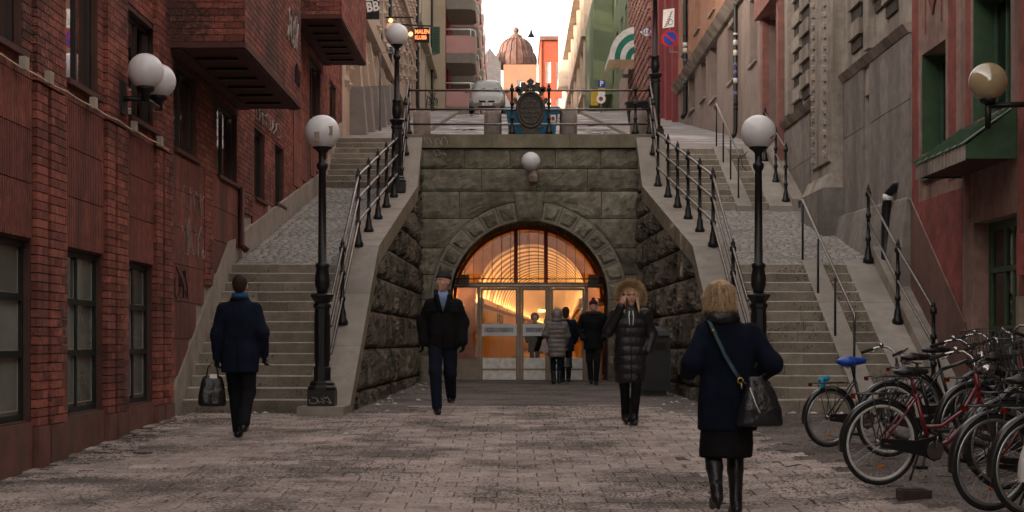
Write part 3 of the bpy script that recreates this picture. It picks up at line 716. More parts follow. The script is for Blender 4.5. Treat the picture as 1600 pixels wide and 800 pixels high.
# ---------------------------------------------------------------- facade tools
def window(th, mp, u0, u1, z0, z1, dep, fm, gm, nu=1, nz=1, fw=.05, mw=.04, curtain=None, room=True, sill=None, kind='window', interior=True, bead=None):
    b = MB(); w0, w1 = -dep - .03, -dep + .03
    b.mbox(mp, u0, u0 + fw, w0, w1, z0, z1); b.mbox(mp, u1 - fw, u1, w0, w1, z0, z1); b.mbox(mp, u0 + fw, u1 - fw, w0, w1, z0, z0 + fw); b.mbox(mp, u0 + fw, u1 - fw, w0, w1, z1 - fw, z1)
    us = nu if isinstance(nu, list) else [i / nu for i in range(nu + 1)]; zs = nz if isinstance(nz, list) else [i / nz for i in range(nz + 1)]
    U = [u0 + fw + (u1 - u0 - 2 * fw) * i for i in us]; Z = [z0 + fw + (z1 - z0 - 2 * fw) * i for i in zs]
    for u in U[1:-1]: b.mbox(mp, u - mw / 2, u + mw / 2, w0 + .004, w1 - .004, z0 + fw, z1 - fw)
    for z in Z[1:-1]: b.mbox(mp, u0 + fw, u1 - fw, w0 + .006, w1 + .01, z - mw / 2, z + mw / 2)
    o = b.build(kind, fm, th)
    for i in range(len(U) - 1):
        for j in range(len(Z) - 1):
            q = MB(); q.mbox(mp, U[i] + (mw / 2 if i else 0), U[i + 1] - (mw / 2 if i < len(U) - 2 else 0), -dep - .008, -dep - .002, Z[j] + (mw / 2 if j else 0), Z[j + 1] - (mw / 2 if j < len(Z) - 2 else 0)); q.build('pane', gm, o)
            if bead:
                q = MB(); a_, c_, e_, f_ = U[i] + .03, U[i + 1] - .03, Z[j] + .03, Z[j + 1] - .03
                q.mbox(mp, c_ - .012, c_, -dep - .001, -dep + .008, e_, f_); q.mbox(mp, a_, c_ - .013, -dep - .001, -dep + .008, e_, e_ + .012); q.build('glazing_bead', bead, o)
    if interior:
        q = MB(); q.mbox(mp, u0, u1, -dep - .55, -dep - .5, z0, z1); q.build('interior', M['room'], o)
    if curtain:
        q = MB(); n = int((u1 - u0) / .05); V = []
        for i in range(n + 1):
            u = u0 + .03 + (u1 - u0 - .06) * i / n; wv = -dep - .09 + .022 * math.sin(i * 1.9) + .01 * math.sin(i * .7)
            V += [mp(u, wv, z0 + .03), mp(u, wv, z1 - .02)]
        q.add(V, [(2 * i, 2 * i + 2, 2 * i + 3, 2 * i + 1) for i in range(n)], 0, True); q.build('curtain', curtain, o)
    if sill:
        q = MB(); q.mbox(mp, u0 - .04, u1 + .04, -dep + .03, .07, z0 - .05, z0 - .001); q.build('sill', sill, o)
    return o
def wall_sheet(mp, u0, u1, z0, z1, ops, dep, wall_w=0.0):
    b = MB(); us = sorted({u0, u1, *[min(max(o[0], u0), u1) for o in ops], *[min(max(o[1], u0), u1) for o in ops]}); zs = sorted({z0, z1, *[o[2] for o in ops if z0 < o[2] < z1], *[o[3] for o in ops if z0 < o[3] < z1]})
    for a, c in zip(us[:-1], us[1:]):
        for e, f in zip(zs[:-1], zs[1:]):
            um, zm = (a + c) / 2, (e + f) / 2
            if any(o[0] < um < o[1] and o[2] < zm < o[3] for o in ops): continue
            b.add([mp(a, wall_w, e), mp(c, wall_w, e), mp(c, wall_w, f), mp(a, wall_w, f)], [(0, 1, 2, 3)])
    for o in ops:
        d_ = o[4] if len(o) > 4 else dep
        p = [(o[0], o[2]), (o[1], o[2]), (o[1], o[3]), (o[0], o[3])]
        for (a, e), (c, f) in zip(p, p[1:] + p[:1]):
            b.add([mp(a, wall_w, e), mp(c, wall_w, f), mp(c, -d_ - .03, f), mp(a, -d_ - .03, e)], [(0, 1, 2, 3)])
    return b
def brick_rects(u0, u1, z0, z1, holes=(), ln=.25, h=.085, ph=0):
    out = []; k = 0; z = z0
    while z + h * .6 < z1:
        zz = min(z + h, z1); u = u0 - (ln / 2 if (k + ph) % 2 else 0)
        while u < u1 - .02:
            a, c = max(u, u0), min(u + ln, u1)
            segs = [(a, c)]
            for (ha, hb, ea, eb) in holes:
                if zz > ea + .01 and z < eb - .01:
                    ns = []
                    for (p, q) in segs:
                        if q <= ha or p >= hb: ns.append((p, q)); continue
                        if p < ha: ns.append((p, ha))
                        if q > hb: ns.append((hb, q))
                    segs = ns
            for (p, q) in segs:
                if q - p > .035: out.append((p, q, z, zz))
            u += ln
        z += h; k += 1
    return out
JT = .005
def brick_mesh(b, mp, rects, w0, w1):
    for (a, c, e, f) in rects:
        a += JT; c -= JT; e += JT; f -= JT
        p = [mp(a, w0, e), mp(c, w0, e), mp(c, w0, f), mp(a, w0, f), mp(a, w1, e), mp(c, w1, e), mp(c, w1, f), mp(a, w1, f)]
        b.add(p, [(4, 5, 6, 7), (0, 1, 5, 4), (1, 2, 6, 5), (2, 3, 7, 6), (3, 0, 4, 7)])
ub = MB(); ub.box(0, 1, 0, 1, 0, 1); BRICK_ME = ub.mesh('brick', M['brick'])
NBR = [0]
def brick_objs(th, mp, rects, w0, w1, rest):
    for r in rects:
        if NBR[0] < 300:
            a, c, e, f = r; p0 = Vector(mp(a + JT, w0, e + JT)); p1 = Vector(mp(c - JT, w1, f - JT)); lo = Vector((min(p0.x, p1.x), min(p0.y, p1.y), p0.z)); sz = Vector((abs(p1.x - p0.x), abs(p1.y - p0.y), p1.z - p0.z))
            o = link('brick', BRICK_ME, th, lo - off(th)); o.scale = sz; NBR[0] += 1
        else: brick_mesh(rest, mp, [r], w0, w1)
# ---------------------------------------------------------------- red brick building on the left
lb = thing('brick_building', 'red brick building with projecting bays along the left side of the stairs', 'building', (WL, 21, 0))
mpl = mapL(WL)
low = [(10.3, 11.9), (13.25, 15.26), (16.35, 17.93), (18.97, 20.42)]
upw = [(10.4, 11.8), (13.4, 15.0), (16.45, 17.75), (19.1, 20.6)]
ops = [(a, c, .22, 1.90) for a, c in low] + [(a, c, 3.62, 4.88) for a, c in upw]
ops2 = [(21.7, 23.3, 3.55, 4.70), (24.9, 26.7, 3.52, 4.66), (28.5, 29.7, 3.5, 4.72), (31.0, 32.2, 3.62, 4.74), (36.3, 38.3, 6.0, 7.35), (40.3, 41.7, 6.55, 7.45)]
wall_sheet(mpl, -20, 21.45, -1, 13.5, ops, .22, -.012).build('wall', M['mortar'], lb)
wall_sheet(mpl, 21.45, 43.3, 3.5, 13.5, ops2, .22, -.012).build('wall', M['mortar'], lb)
wall_sheet(mpl, 21.45, 43.3, -.5, 3.5, [], .22, -.012).build('concrete_base', M['concrete'], lb)
q = MB(); q.box(WL - 10, WL - .02, 43.2, 43.3, 0, 13.5); q.box(WL - 10, WL - .013, -20, 43.3, 13.4, 13.6); q.build('roof', M['soffit'], lb)
for i, (a, c, e, f) in enumerate(ops):
    if f < 2: window(lb, mpl, a, c, e, f, .10, M['dkgreen'], M['glass_dirty'], 2, [0, .36, .70, 1], .06, .065, bead=M['concrete'])
    else: window(lb, mpl, a, c, e, f, .11, M['dark_wood'], M['glass_dk'], [0, .55, 1], 1, .06, .05, curtain=M['curtain'])
# pieces of paper and a small vent light inside the lower windows
q = MB(); q.mbox(mpl, 17.25, 17.75, -.19, -.17, .92, 1.30); setp(q.build('paper_notice', mat('yellow_paper', (.42, .36, .08), .8)), 'yellow paper notice behind the middle window of the brick wall', 'notice')
q = MB(); q.mbox(mpl, 19.08, 19.55, -.19, -.17, .92, 1.30); setp(q.build('paper_notice', bpy.data.materials['yellow_paper']), 'yellow paper notice behind the window nearest the left stairs', 'notice')
for i, (a, c, e, f) in enumerate(ops2):
    window(lb, mpl, a, c, e, f, .11, M['dark_wood'], M['glass_dk'], 2 if c - a > 1.3 else 1, 1, .06, .05, curtain=M['curtain'] if i in (0, 2, 3) else None)
for (a, c, e, f) in ops[4:] + ops2:
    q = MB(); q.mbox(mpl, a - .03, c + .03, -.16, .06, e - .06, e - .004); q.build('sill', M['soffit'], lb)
restb = MB()
# pilasters between the ground-floor windows
pil = [(15.30, 16.31), (17.97, 18.93), (20.46, 21.45), (11.95, 13.2)]
for (a, c) in pil:
    s1 = a + (c - a) * .36
    for k, (p, q_) in enumerate(((a, s1), (s1 + .07, c))):
        brick_objs(lb, mpl, brick_rects(p, q_, .16, 3.40, ln=.25 if k else .36, ph=k), -.012, .06 if k else .05, restb)
        b = MB(); b.mbox(mpl, p, q_, -.012, .07, ground(WL, a) - .3, .155); b.build('pilaster_base', M['plinth'], lb)
    b = MB(); b.mbox(mpl, s1 + .003, s1 + .067, -.012, -.004, -.6, 3.4); b.build('groove', M['mortar'], lb)
for (a, c) in low:
    b = MB(); b.mbox(mpl, a + .003, c - .003, -.011, .02, -.8, .20); b.build('plinth', M['plinth'], lb)
    zz = [1.915, 2.43, 2.93, 3.40]
    for e, f in zip(zz[:-1], zz[1:]):
        b = MB(); b.mbox(mpl, a + .004, c - .004, -.011, .015, e + .006, f - .006); b.build('panel', M['panel_rib'], lb)
# cable with junction boxes
cb = thing('wall_cable', 'thin pale cable with small white boxes along the left brick wall', 'cable', (WL, 17, 3.44))
b = MB(); pts = [(WL + .085, 12 + i * .3, 3.44 - .018 * abs(math.sin(i * .9))) for i in range(0, 31)]; b.tube(pts, .009, 5); b.build('cable', M['curtain'], cb)
for d in (14.75, 15.55, 17.2, 19.05, 20.45):
    b = MB(); b.box(WL + .062, WL + .12, d - .06, d + .06, 3.41, 3.53); b.build('junction_box', mat('cream_plastic', (.36, .32, .25), .5) if 'cream_plastic' not in bpy.data.materials else bpy.data.materials['cream_plastic'], cb)
# brickwork above the panels
holes = [(a, c, e, f) for (a, c, e, f) in ops + ops2]
brick_mesh(restb, mpl, brick_rects(9.5, 21.25, 3.41, 6.2, holes), -.012, 0.0)
for (a, c) in pil[:3]: brick_mesh(restb, mpl, brick_rects(a, c, 3.41, 6.0), .0, .05)
brick_mesh(restb, mpl, brick_rects(21.25, 26.85, 3.50, 4.83, holes), -.012, 0.0)
brick_mesh(restb, mpl, brick_rects(26.85, 43.3, 3.50, 11.0, holes), -.012, 0.0)
# smooth red panels over the concrete stair wall, stepped along the stairs
def stair_line(d): return interp([(21.4, -.2), (22.1, .02), (26.3, 2.2), (38.8, 4.62), (42, 6.17), (60, 9)], d)
zr = [.02, .50, 1.0, 1.5, 2.0, 2.5, 3.0, 3.49]; rg = random.Random(8)
brick_strips = [(23.75, 24.45), (26.9, 28.2), (30.0, 30.75), (32.5, 33.4), (34.6, 35.4)]
for e, f in zip(zr[:-1], zr[1:]):
    for (p, q_) in ((21.47, 22.6), (22.6, 23.74), (24.46, 25.65), (25.65, 26.88)):
        a = p
        while a < q_ - .05:
            c = min(q_, a + (q_ - p) / 2)
            if stair_line(c) < e + .12 - .25:
                b = MB(); b.mbox(mpl, a + .003, c - .003, -.011, .016, e + .005, f - .005); b.build('panel', M['panel'], lb)
            a = c
for (a, c) in brick_strips:
    z0 = stair_line(c) + .55
    if z0 < 3.5: brick_mesh(restb, mpl, brick_rects(a, c, z0, 3.49), -.012, .03)
for (p, q_) in ((28.2, 30.0), (30.75, 32.5)):
    z0 = max(stair_line((p + q_) / 2) + .15, 2.6)
    for i in range(2):
        e, f = z0 + (3.48 - z0) * i / 2, z0 + (3.48 - z0) * (i + 1) / 2
        b = MB(); b.mbox(mpl, p + .004, q_ - .004, -.011, .016, e + .005, f - .005); b.build('panel', M['panel'], lb)
for (p, q_, z1) in ((33.5, 36.0, 5.9), (36.3, 38.3, 5.9), (38.5, 43.2, 6.4)):
    n = 2 if q_ - p < 3 else 4; 
    for i in range(n):
        a, c = p + (q_ - p) * i / n, p + (q_ - p) * (i + 1) / n; z = stair_line(c) + .35
        while z < z1 - .15:
            f = min(z + .5, z1); b = MB(); b.mbox(mpl, a + .004, c - .004, .002, .022, z + .004, f - .004); b.build('panel', M['panel'], lb); z = f
b = MB(); b.prism([(WL - .01, 26.9, 2.1), (WL - .01, 38.8, 4.4), (WL - .01, 42, 5.9), (WL - .01, 43, 6.1), (WL - .01, 43, 6.75), (WL - .01, 42, 6.55), (WL - .01, 38.8, 5.05), (WL - .01, 26.9, 2.75)], (.06, 0, 0)); b.build('concrete_skirt', M['concrete'], lb)
b = MB(); b.prism([(WL - .01, 21.5, -.2), (WL - .01, 22.1, -.2), (WL - .01, 26.35, 2.1), (WL - .01, 26.35, 2.62), (WL - .01, 25.8, 2.55), (WL - .01, 21.5, .3)], (.05, 0, 0)); b.build('concrete_skirt', M['concrete'], lb)
# drain spout with a small pipe on the wall above the ramp
# bays
def bay(y0, y1, z0, z1, X1):
    by = MB(); by.box(WL - .01, X1 - .012, y0 + .012, y1 - .012, z0 + .05, z1)
    o = by.build('bay', M['mortar'], lb)
    bb = MB(); brick_mesh(bb, mapL(X1 - .012), brick_rects(y0, y1, z0 + .02, z1), 0, .012)
    bb.build('brickwork', M['brick'], o, kind='stuff')
    fr = brick_rects(WL, X1, z0 + .02, z1); mf = mapF(y0 + .012)
    if y0 < 22:
        for (a, c, e, f) in fr:
            if e < z0 + .75:
                ob = link('brick', BRICK_ME, o, Vector((a + JT, y0, e + JT)) - off(o)); ob.scale = (c - a - 2 * JT, .012, f - e - 2 * JT)
        fr = [r for r in fr if r[2] >= z0 + .75]
    bb = MB(); brick_mesh(bb, mf, fr, 0, .012); bb.build('brickwork', M['brick'], o, kind='stuff')
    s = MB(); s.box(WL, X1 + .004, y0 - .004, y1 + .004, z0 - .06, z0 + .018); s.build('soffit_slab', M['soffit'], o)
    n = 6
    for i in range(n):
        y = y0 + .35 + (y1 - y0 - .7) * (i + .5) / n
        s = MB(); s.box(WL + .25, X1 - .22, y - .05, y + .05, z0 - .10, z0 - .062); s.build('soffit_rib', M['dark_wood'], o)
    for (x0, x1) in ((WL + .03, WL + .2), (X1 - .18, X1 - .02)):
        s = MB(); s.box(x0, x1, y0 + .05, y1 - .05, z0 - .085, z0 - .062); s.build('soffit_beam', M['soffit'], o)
    k = (y1 - y0 - 1.2) / 3
    for i in range(3):
        window(o, mapL(X1 + .04), y0 + .6 + i * k, y0 + .6 + (i + .85) * k, z0 + 2.0, z0 + 3.3, .0, M['dark_wood'], M['glass_dk'], 1, 1, interior=False) if False else None
bay(21.25, 26.85, 4.85, 9.6, -3.475)
bay(33.3, 38.9, 7.62, 12.4, -3.475)
bay(9.2, 14.8, 6.4, 9.6, -3.475) if False else None
restb.build('brickwork', M['brick'], lb, kind='stuff')
# downpipe stub by the ramp, graffiti
b = MB(); b.tube([(WL + .06, 26.75, 3.5), (WL + .06, 26.75, 2.55), (WL + .16, 26.72, 2.45)], .055, 8); b.build('downpipe', mat('red_pipe', (.07, .018, .014), .5), lb)
strokes([[(q[0], .022, q[2]) for q in p] for p in scrawl(22.2, 2.15, 2.2, .55, 6, 12)], mpl, .007, M['spray_w'], lb)
strokes([[(q[0], .022, q[2]) for q in p] for p in scrawl(22.3, 2.75, 1.6, .4, 4, 22)], mpl, .006, M['spray_w'], lb)
strokes([[(q[0], .022, q[2]) for q in p] for p in scrawl(21.7, 1.55, .8, .45, 3, 14)], mpl, .010, M['spray_k'], lb)
strokes([[(q[0], .016, q[2]) for q in p] for p in scrawl(25.2, 5.6, 1.2, .6, 6, 15)], mapL(-3.475), .012, M['spray_w'], lb)
strokes([[(q[0], .016, q[2]) for q in p] for p in scrawl(26.1, 5.1, .5, .35, 4, 16)], mapL(-3.475), .012, M['spray_k'], lb)
strokes([[(q[0], .034, q[2]) for q in p] for p in scrawl(28.4, 4.85, 3.0, .3, 7, 17)], mpl, .012, M['spray_w'], lb)
# ---------------------------------------------------------------- buildings on the right
mpr = mapR(WR)
M['pinkst'] = mat('pink_stucco', (.265, .165, .135), .9, var=.28, scale=5, col2=(.125, .078, .064), t2=(.46, .68), scale2=1.2, bump=.3, bscale=60, streak=True)
M['redst'] = mat('red_stucco', (.25, .068, .058), .9, var=.28, scale=5, col2=(.12, .045, .038), t2=(.46, .68), scale2=1.3, bump=.25, bscale=50)
M['brownst'] = mat('brown_stucco', (.16, .085, .07), .88, var=.2, scale=2.5, col2=(.09, .06, .05), t2=(.5, .75), scale2=1.3, bump=.25, bscale=50, streak=True)
M['granite'] = mat('grey_granite', (.225, .195, .172), .88, var=.25, scale=5, col2=(.11, .092, .08), t2=(.46, .68), scale2=1.1, bump=.4, bscale=90, pieces=.1, speck=(140, .56, .7, (.29, .26, .24)), streak=True)
M['limest'] = mat('carved_stone', (.31, .265, .225), .88, var=.25, scale=5, col2=(.14, .115, .095), t2=(.46, .68), scale2=1.2, bump=.6, bscale=22, pieces=.08, streak=True)
M['recessdk'] = mat('painted_recess_shade', (.06, .048, .042), .9, bump=.4)  # dark colour gives the boxes between blocks the look of shaded recesses
M['green'] = mat('green_paint', (.040, .078, .040), .5, var=.2, scale=5, bump=.1)
M['greendk'] = mat('dark_green_paint', (.045, .092, .060), .5, var=.2, scale=5, bump=.1)
M['warmglow'] = mat('warm_room_glow', (.40, .16, .05), .8, emit=((1.0, .36, .10), .035))  # glowing plane stands in for the lit interior behind the door glass
rb = thing('stucco_building', 'pink and red stucco building with green windows and green canopy at right edge', 'building', (WR, 22, 0))
winA = (22.95, 24.30, 3.74, 5.22); winB = (19.95, 21.60, 3.86, 5.50); door = (19.72, 21.55, .30, 2.52)
ops = [winA, winB, door, (16.2, 17.9, 3.86, 5.5), (13, 14.6, 3.86, 5.5)]
wall_sheet(mpr, -20, 24.9, -1, 12, ops, .34).build('wall', M['pinkst'], rb)
q = MB(); q.box(WR + .02, WR + 10, -20, 24.9, 11.9, 12.1); q.build('roof', M['brownst'], rb)
for o_ in (winA, winB, ops[3], ops[4]):
    a, c, e, f = o_
    wn = window(rb, mpr, a + .03, c - .03, e + .02, f - .03, .30, M['greendk'], M['glass_dk'], [0, .36, .68, 1], 1, .06, .06, curtain=M['curtain'])
    for (p, q_) in ((a, a + .028), (c - .028, c)):
        q = MB(); q.mbox(mpr, p, q_, -.33, -.002, e, f); q.build('reveal_lining', M['green'], wn)
    q = MB(); q.hexa([mpr(a - .05, -.3, e + .02), mpr(c + .05, -.3, e + .02), mpr(c + .05, .14, e - .12), mpr(a - .05, .14, e - .12), mpr(a - .05, -.3, e + .04), mpr(c + .05, -.3, e + .04), mpr(c + .05, .14, e - .085), mpr(a - .05, .14, e - .085)]); q.build('sill', M['green'], wn)
    q = MB(); q.mbox(mpr, a + .1, c - .1, -.002, .05, e - .42, e - .13); q.build('apron', M['green'], wn)
for (a, c, e, f) in ((24.5, 24.86, .4, 9), (22.42, 22.8, 3.2, 9), (21.72, 21.93, 2.6, 9), (19.3, 19.62, .2, 9), (22.1, 24.5, 1.2, 3.05)):
    q = MB(); q.mbox(mpr, a, c, -.001, .007, e, f); q.build('red_band', M['redst'], rb)
q = MB(); q.prism([mpr(24.89, .008, -.3), mpr(24.89, .008, 3.13), mpr(21.9, .008, 1.2), mpr(21.75, .008, .2), mpr(21.75, .008, -.3)], (-.012, 0, 0)); q.build('painted_base', M['brownst'], rb)
q = MB(); q.tube([mpr(24.89, .022, 3.14), mpr(21.9, .022, 1.21)], .012, 5); q.build('pale_line', M['pinkst'], rb)
q = MB(); hz = 5.95; hp = [(23.6 + .22 * (16 * math.sin(t * .3) ** 3) / 16, hz + .22 * (13 * math.cos(t * .3) - 5 * math.cos(.6 * t) - 2 * math.cos(.9 * t) - math.cos(1.2 * t)) / 14) for t in range(21)]
q.prism([mpr(p[0], .001, p[1]) for p in hp], (-.03, 0, 0)); q.build('heart_ornament', M['redst'], rb)
for u in (23.15, 24.05): q = MB(); q.mbox(mpr, u - .02, u + .02, .001, .012, 5.5, 6.6); q.build('ornament_line', M['redst'], rb)
dw = window(rb, mpr, door[0] + .02, door[1] - .02, door[2], door[3], .22, M['green'], M['glass_dk'], [0, .40, .62, 1], [0, .36, .74, 1], .11, .07, kind='door', interior=False)
q = MB(); q.mbox(mpr, door[0], door[1], -.9, -.85, door[2], door[3]); q.build('interior', M['warmglow'], dw)
q = MB(); q.mbox(mpr, 19.5, 21.8, -.3, .3, -.3, .28); q.build('door_step', M['granite'], rb)
for (a, c, e, f, m) in ((19.42, 19.52, 1.75, 2.25, 'redst'), (19.40, 19.54, .95, 1.5, 'alu_dk')):
    q = MB(); q.mbox(mpr, a, c, .008, .07, e, f); q.build('wall_box', M[m], rb)
q = MB(); q.mbox(mpr, 18.75, 19.15, .008, .03, 1.3, 1.95); ob = q.build('notice_board', M['alu_dk'], rb)
q = MB(); q.mbox(mpr, 18.79, 19.11, .031, .034, 1.34, 1.91); q.build('paper', M['white'], ob)
# green sheet-metal canopy over the door
cp = thing('door_canopy', 'green sheet-metal canopy with a ribbed front edge over the green door', 'canopy', (WR - .3, 20.8, 3.2))
y0, y1, xo, zi, zo, zb = 19.7, 22.1, 5.48, 3.80, 3.34, 3.17
q = MB(); n = 7
for i in range(n):
    a, c = y0 + (y1 - y0) * i / n + .004, y0 + (y1 - y0) * (i + 1) / n - .004
    q = MB(); q.hexa([(xo - .03, a, zo), (WR - .01, a, zi), (WR - .01, c, zi), (xo - .03, c, zo), (xo - .03, a, zo + .02), (WR - .01, a, zi + .02), (WR - .01, c, zi + .02), (xo - .03, c, zo + .02)]); q.build('roof_sheet', M['green'], cp)
    q = MB(); q.hexa([(xo - .03, c - .012, zo + .02), (WR - .01, c - .012, zi + .02), (WR - .01, c + .012, zi + .02), (xo - .03, c + .012, zo + .02), (xo - .03, c - .012, zo + .05), (WR - .01, c - .012, zi + .05), (WR - .01, c + .012, zi + .05), (xo - .03, c + .012, zo + .05)]); q.build('seam', M['green'], cp)
for yy in (y0, y1 - .02):
    q = MB(); q.prism([(xo, yy, zb), (WR - .01, yy, zb), (WR - .01, yy, zi - .005), (xo, yy, zo - .005)], (0, .02, 0)); q.build('end_panel', M['green'], cp)
V = []; n = 60
for i in range(n + 1):
    y = y0 + (y1 - y0) * i / n; x = xo - .025 + (.02 if i % 4 < 2 else 0); V += [(x, y, zb - .02), (x, y, zo)]
q = MB(); q.add(V, [(2 * i, 2 * i + 2, 2 * i + 3, 2 * i + 1) for i in range(n)]); q.build('ribbed_valance', M['limest'], cp)
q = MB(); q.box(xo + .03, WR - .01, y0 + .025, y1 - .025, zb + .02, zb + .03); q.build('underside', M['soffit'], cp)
# ---- grey stone building with carved pilaster
gb_ = thing('stone_building', 'grey granite building with carved pilaster and slit windows on the right stairs', 'building', (WR, 30, 2))
ops = [(27.7, 28.18, 4.03, 5.20), (32.8, 33.24, 4.5, 5.15)]
wall_sheet(mpr, 24.9, 36.4, -1, 13, ops, .2).build('wall', M['limest'], gb_)
q = MB(); q.box(WR + .02, WR + 10, 24.9, 36.4, 12.9, 13.1); q.build('roof', M['brownst'], gb_)
for a, c, e, f in ops: window(gb_, mpr, a, c, e, f, .18, M['dark_wood'], M['glass_dk'], 1, 1, .03)
def plates(us, zs, w0, w1):
    for a, c in zip(us[:-1], us[1:]):
        for e, f in zip(zs[:-1], zs[1:]):
            hs_ = [o for o in ops if o[0] < c and o[1] > a and o[2] < f and o[3] > e]
            cut = [(a + .006, c - .006)]
            for o in hs_: cut = [(a + .006, o[0]), (o[1], c - .006)]
            for p, q_ in cut:
                q = MB(); q.mbox(mpr, p, q_, w0, w1, e + .006, f - .006); q.build('granite_slab', M['granite'], gb_)
plates([24.92, 26.9, 29.85], [3.1, 4.66, 5.68], .001, .04)
plates([32.1, 34.2, 36.35], [3.5, 4.7, 5.62], .001, .04)
q = MB(); q.hexa([mpr(24.95, .0, 1.8), mpr(29.9, .0, 2.4), mpr(29.9, .30, 2.4), mpr(24.95, .22, 1.8), mpr(24.95, .0, 3.22), mpr(29.9, .0, 3.3), mpr(29.9, .12, 3.25), mpr(24.95, .06, 3.15)]); q.build('battered_base', M['granite'], gb_)
q = MB(); q.hexa([mpr(32.1, .0, 2.8), mpr(36.3, .0, 3.4), mpr(36.3, .24, 3.4), mpr(32.1, .26, 2.8), mpr(32.1, .0, 3.75), mpr(36.3, .0, 4.3), mpr(36.3, .08, 4.3), mpr(32.1, .08, 3.75)]); q.build('battered_base', M['granite'], gb_)
for a, c in ((24.92, 29.85), (32.1, 36.38)):
    q = MB(); q.hexa([mpr(a, 0, 5.69), mpr(c, 0, 5.69), mpr(c, .05, 5.69), mpr(a, .05, 5.69), mpr(a, 0, 5.86), mpr(c, 0, 5.86), mpr(c, .14, 5.82), mpr(a, .14, 5.82)]); q.build('string_course', M['limest'], gb_)
q = MB(); q.mbox(mpr, 29.9, 32.06, .0, .22, 3.8, 12); q.mbox(mpr, 30.15, 31.8, .22, .27, 4.3, 12); pl_ = q.build('pilaster', M['limest'], gb_)
q = MB(); q.mbox(mpr, 29.86, 32.09, .0, .42, 2.4, 3.78); q.build('pedestal', M['granite'], gb_)
q = MB(); q.hexa([mpr(29.86, .0, 3.785), mpr(32.09, 0, 3.785), mpr(32.09, .40, 3.785), mpr(29.86, .40, 3.785), mpr(29.9, 0, 4.05), mpr(32.05, 0, 4.05), mpr(32.05, .29, 4.05), mpr(29.9, .29, 4.05)]); q.build('pilaster_foot', M['limest'], gb_)
for s_ in (30.4, 31.55):
    for k in range(34):
        q = MB(); z = 4.4 + k * .2; q.hexa([mpr(s_ - .12, .272, z), mpr(s_ + .12, .272, z + .05), mpr(s_ + .12, .31, z + .05), mpr(s_ - .12, .31, z), mpr(s_ - .12, .272, z + .07), mpr(s_ + .12, .272, z + .13), mpr(s_ + .12, .31, z + .13), mpr(s_ - .12, .31, z + .07)])
        q.build('carved_link', M['limest'], pl_)
q = MB(); q.lathe(mpr(31, .3, 9.2), [(.05, -.02), (.34, 0), (.38, .1), (.3, .2), (.06, .24)], 12, axis='x'); q.build('volute', M['limest'], pl_)
for (ua, ub, zs_) in ((28.35, 29.2, 6.1), (25.75, 26.5, 6.2), (26.6, 27.3, 6.45), (33.2, 34.1, 6.0), (34.25, 35.1, 5.85)):
    for k in range(9):
        z = zs_ + k * .54
        q = MB(); q.mbox(mpr, ua, ub, -.01, .035, z, z + .20); q.build('recess_shade', M['recessdk'], gb_)
        q = MB(); q.mbox(mpr, ua - .05, ub + .05, .0, .09, z + .22, z + .50); q.build('rusticated_block', M['limest'], gb_)
for u in (27.6, 32.6, 35.6):
    q = MB(); q.mbox(mpr, u - .2, u + .2, .0, .12, 5.9, 14); q.build('carved_strip', M['limest'], gb_)
# ---- brown building with dark red gate
bb_ = thing('brown_building', 'brown stucco building with dark red gateway on the right of the street', 'building', (WR, 48, 6))
M['browntop'] = mat('orange_brown_stucco', (.34, .175, .115), .88, var=.12, scale=2, col2=(.26, .13, .09), t2=(.5, .7), bump=.2)
M['greybr'] = mat('grey_brown_stucco', (.235, .18, .155), .88, var=.15, scale=2, col2=(.16, .12, .10), t2=(.5, .7), bump=.2, streak=True)
ops = [(36.75, 38.7, 4.5, 8.6), (48.6, 50.2, 8.3, 10.0), (51.4, 52.7, 8.7, 9.95), (40.6, 41.9, 8.0, 9.7), (44.6, 46.1, 8.2, 9.8), (54.5, 56.2, 8.8, 10.05)]
up = [(41.2, 42.6, 11.0, 12.9), (45.2, 46.6, 11.0, 12.9), (49, 50.4, 11.0, 12.9), (53, 54.4, 11.2, 13.0), (57, 58.4, 11.2, 13.0)]
wall_sheet(mpr, 36.4, 59.8, 0, 10.1, ops, .3).build('wall', M['greybr'], bb_); wall_sheet(mpr, 36.4, 59.8, 10.1, 16.5, up, .3).build('upper_wall', M['browntop'], bb_)
q = MB(); q.box(WR + .02, WR + 10, 36.4, 59.8, 16.4, 16.6); q.build('roof', M['brownst'], bb_)
q = MB(); q.hexa([mpr(39.1, 0, 10.0), mpr(59.7, 0, 10.0), mpr(59.7, .1, 10.0), mpr(39.1, .1, 10.0), mpr(39.1, 0, 10.3), mpr(59.7, 0, 10.3), mpr(59.7, .3, 10.25), mpr(39.1, .3, 10.25)]); q.build('cornice', M['limest'], bb_)
for i, o_ in enumerate(ops[1:] + up): window(bb_, mpr, *o_, .24, M['dark_wood'], M['glass_dk'], 2, [0, .6, 1], .06, .05, sill=M['limest'])
gate = window(bb_, mpr, *ops[0], .26, M['redst'], mat('dark_red_panel', (.14, .03, .03), .6, var=.2), 2, [0, .25, .7, 1], .12, .08, kind='gate', interior=False)
for (a, c) in ((36.42, 36.74), (38.71, 39.05)):
    q = MB(); q.mbox(mpr, a, c, 0, .16, 4, 8.7); q.build('gate_pier', mat('rose_stone', (.25, .12, .10), .85, var=.2) if 'rose_stone' not in bpy.data.materials else bpy.data.materials['rose_stone'], bb_)
q = MB(); q.hexa([mpr(36.4, 0, 8.65), mpr(39.1, 0, 8.65), mpr(39.1, .3, 8.65), mpr(36.4, .3, 8.65), mpr(36.4, 0, 8.9), mpr(39.1, 0, 9.3), mpr(39.1, .3, 9.3), mpr(36.4, .3, 8.9)]); q.build('gate_hood', bpy.data.materials['rose_stone'], bb_)
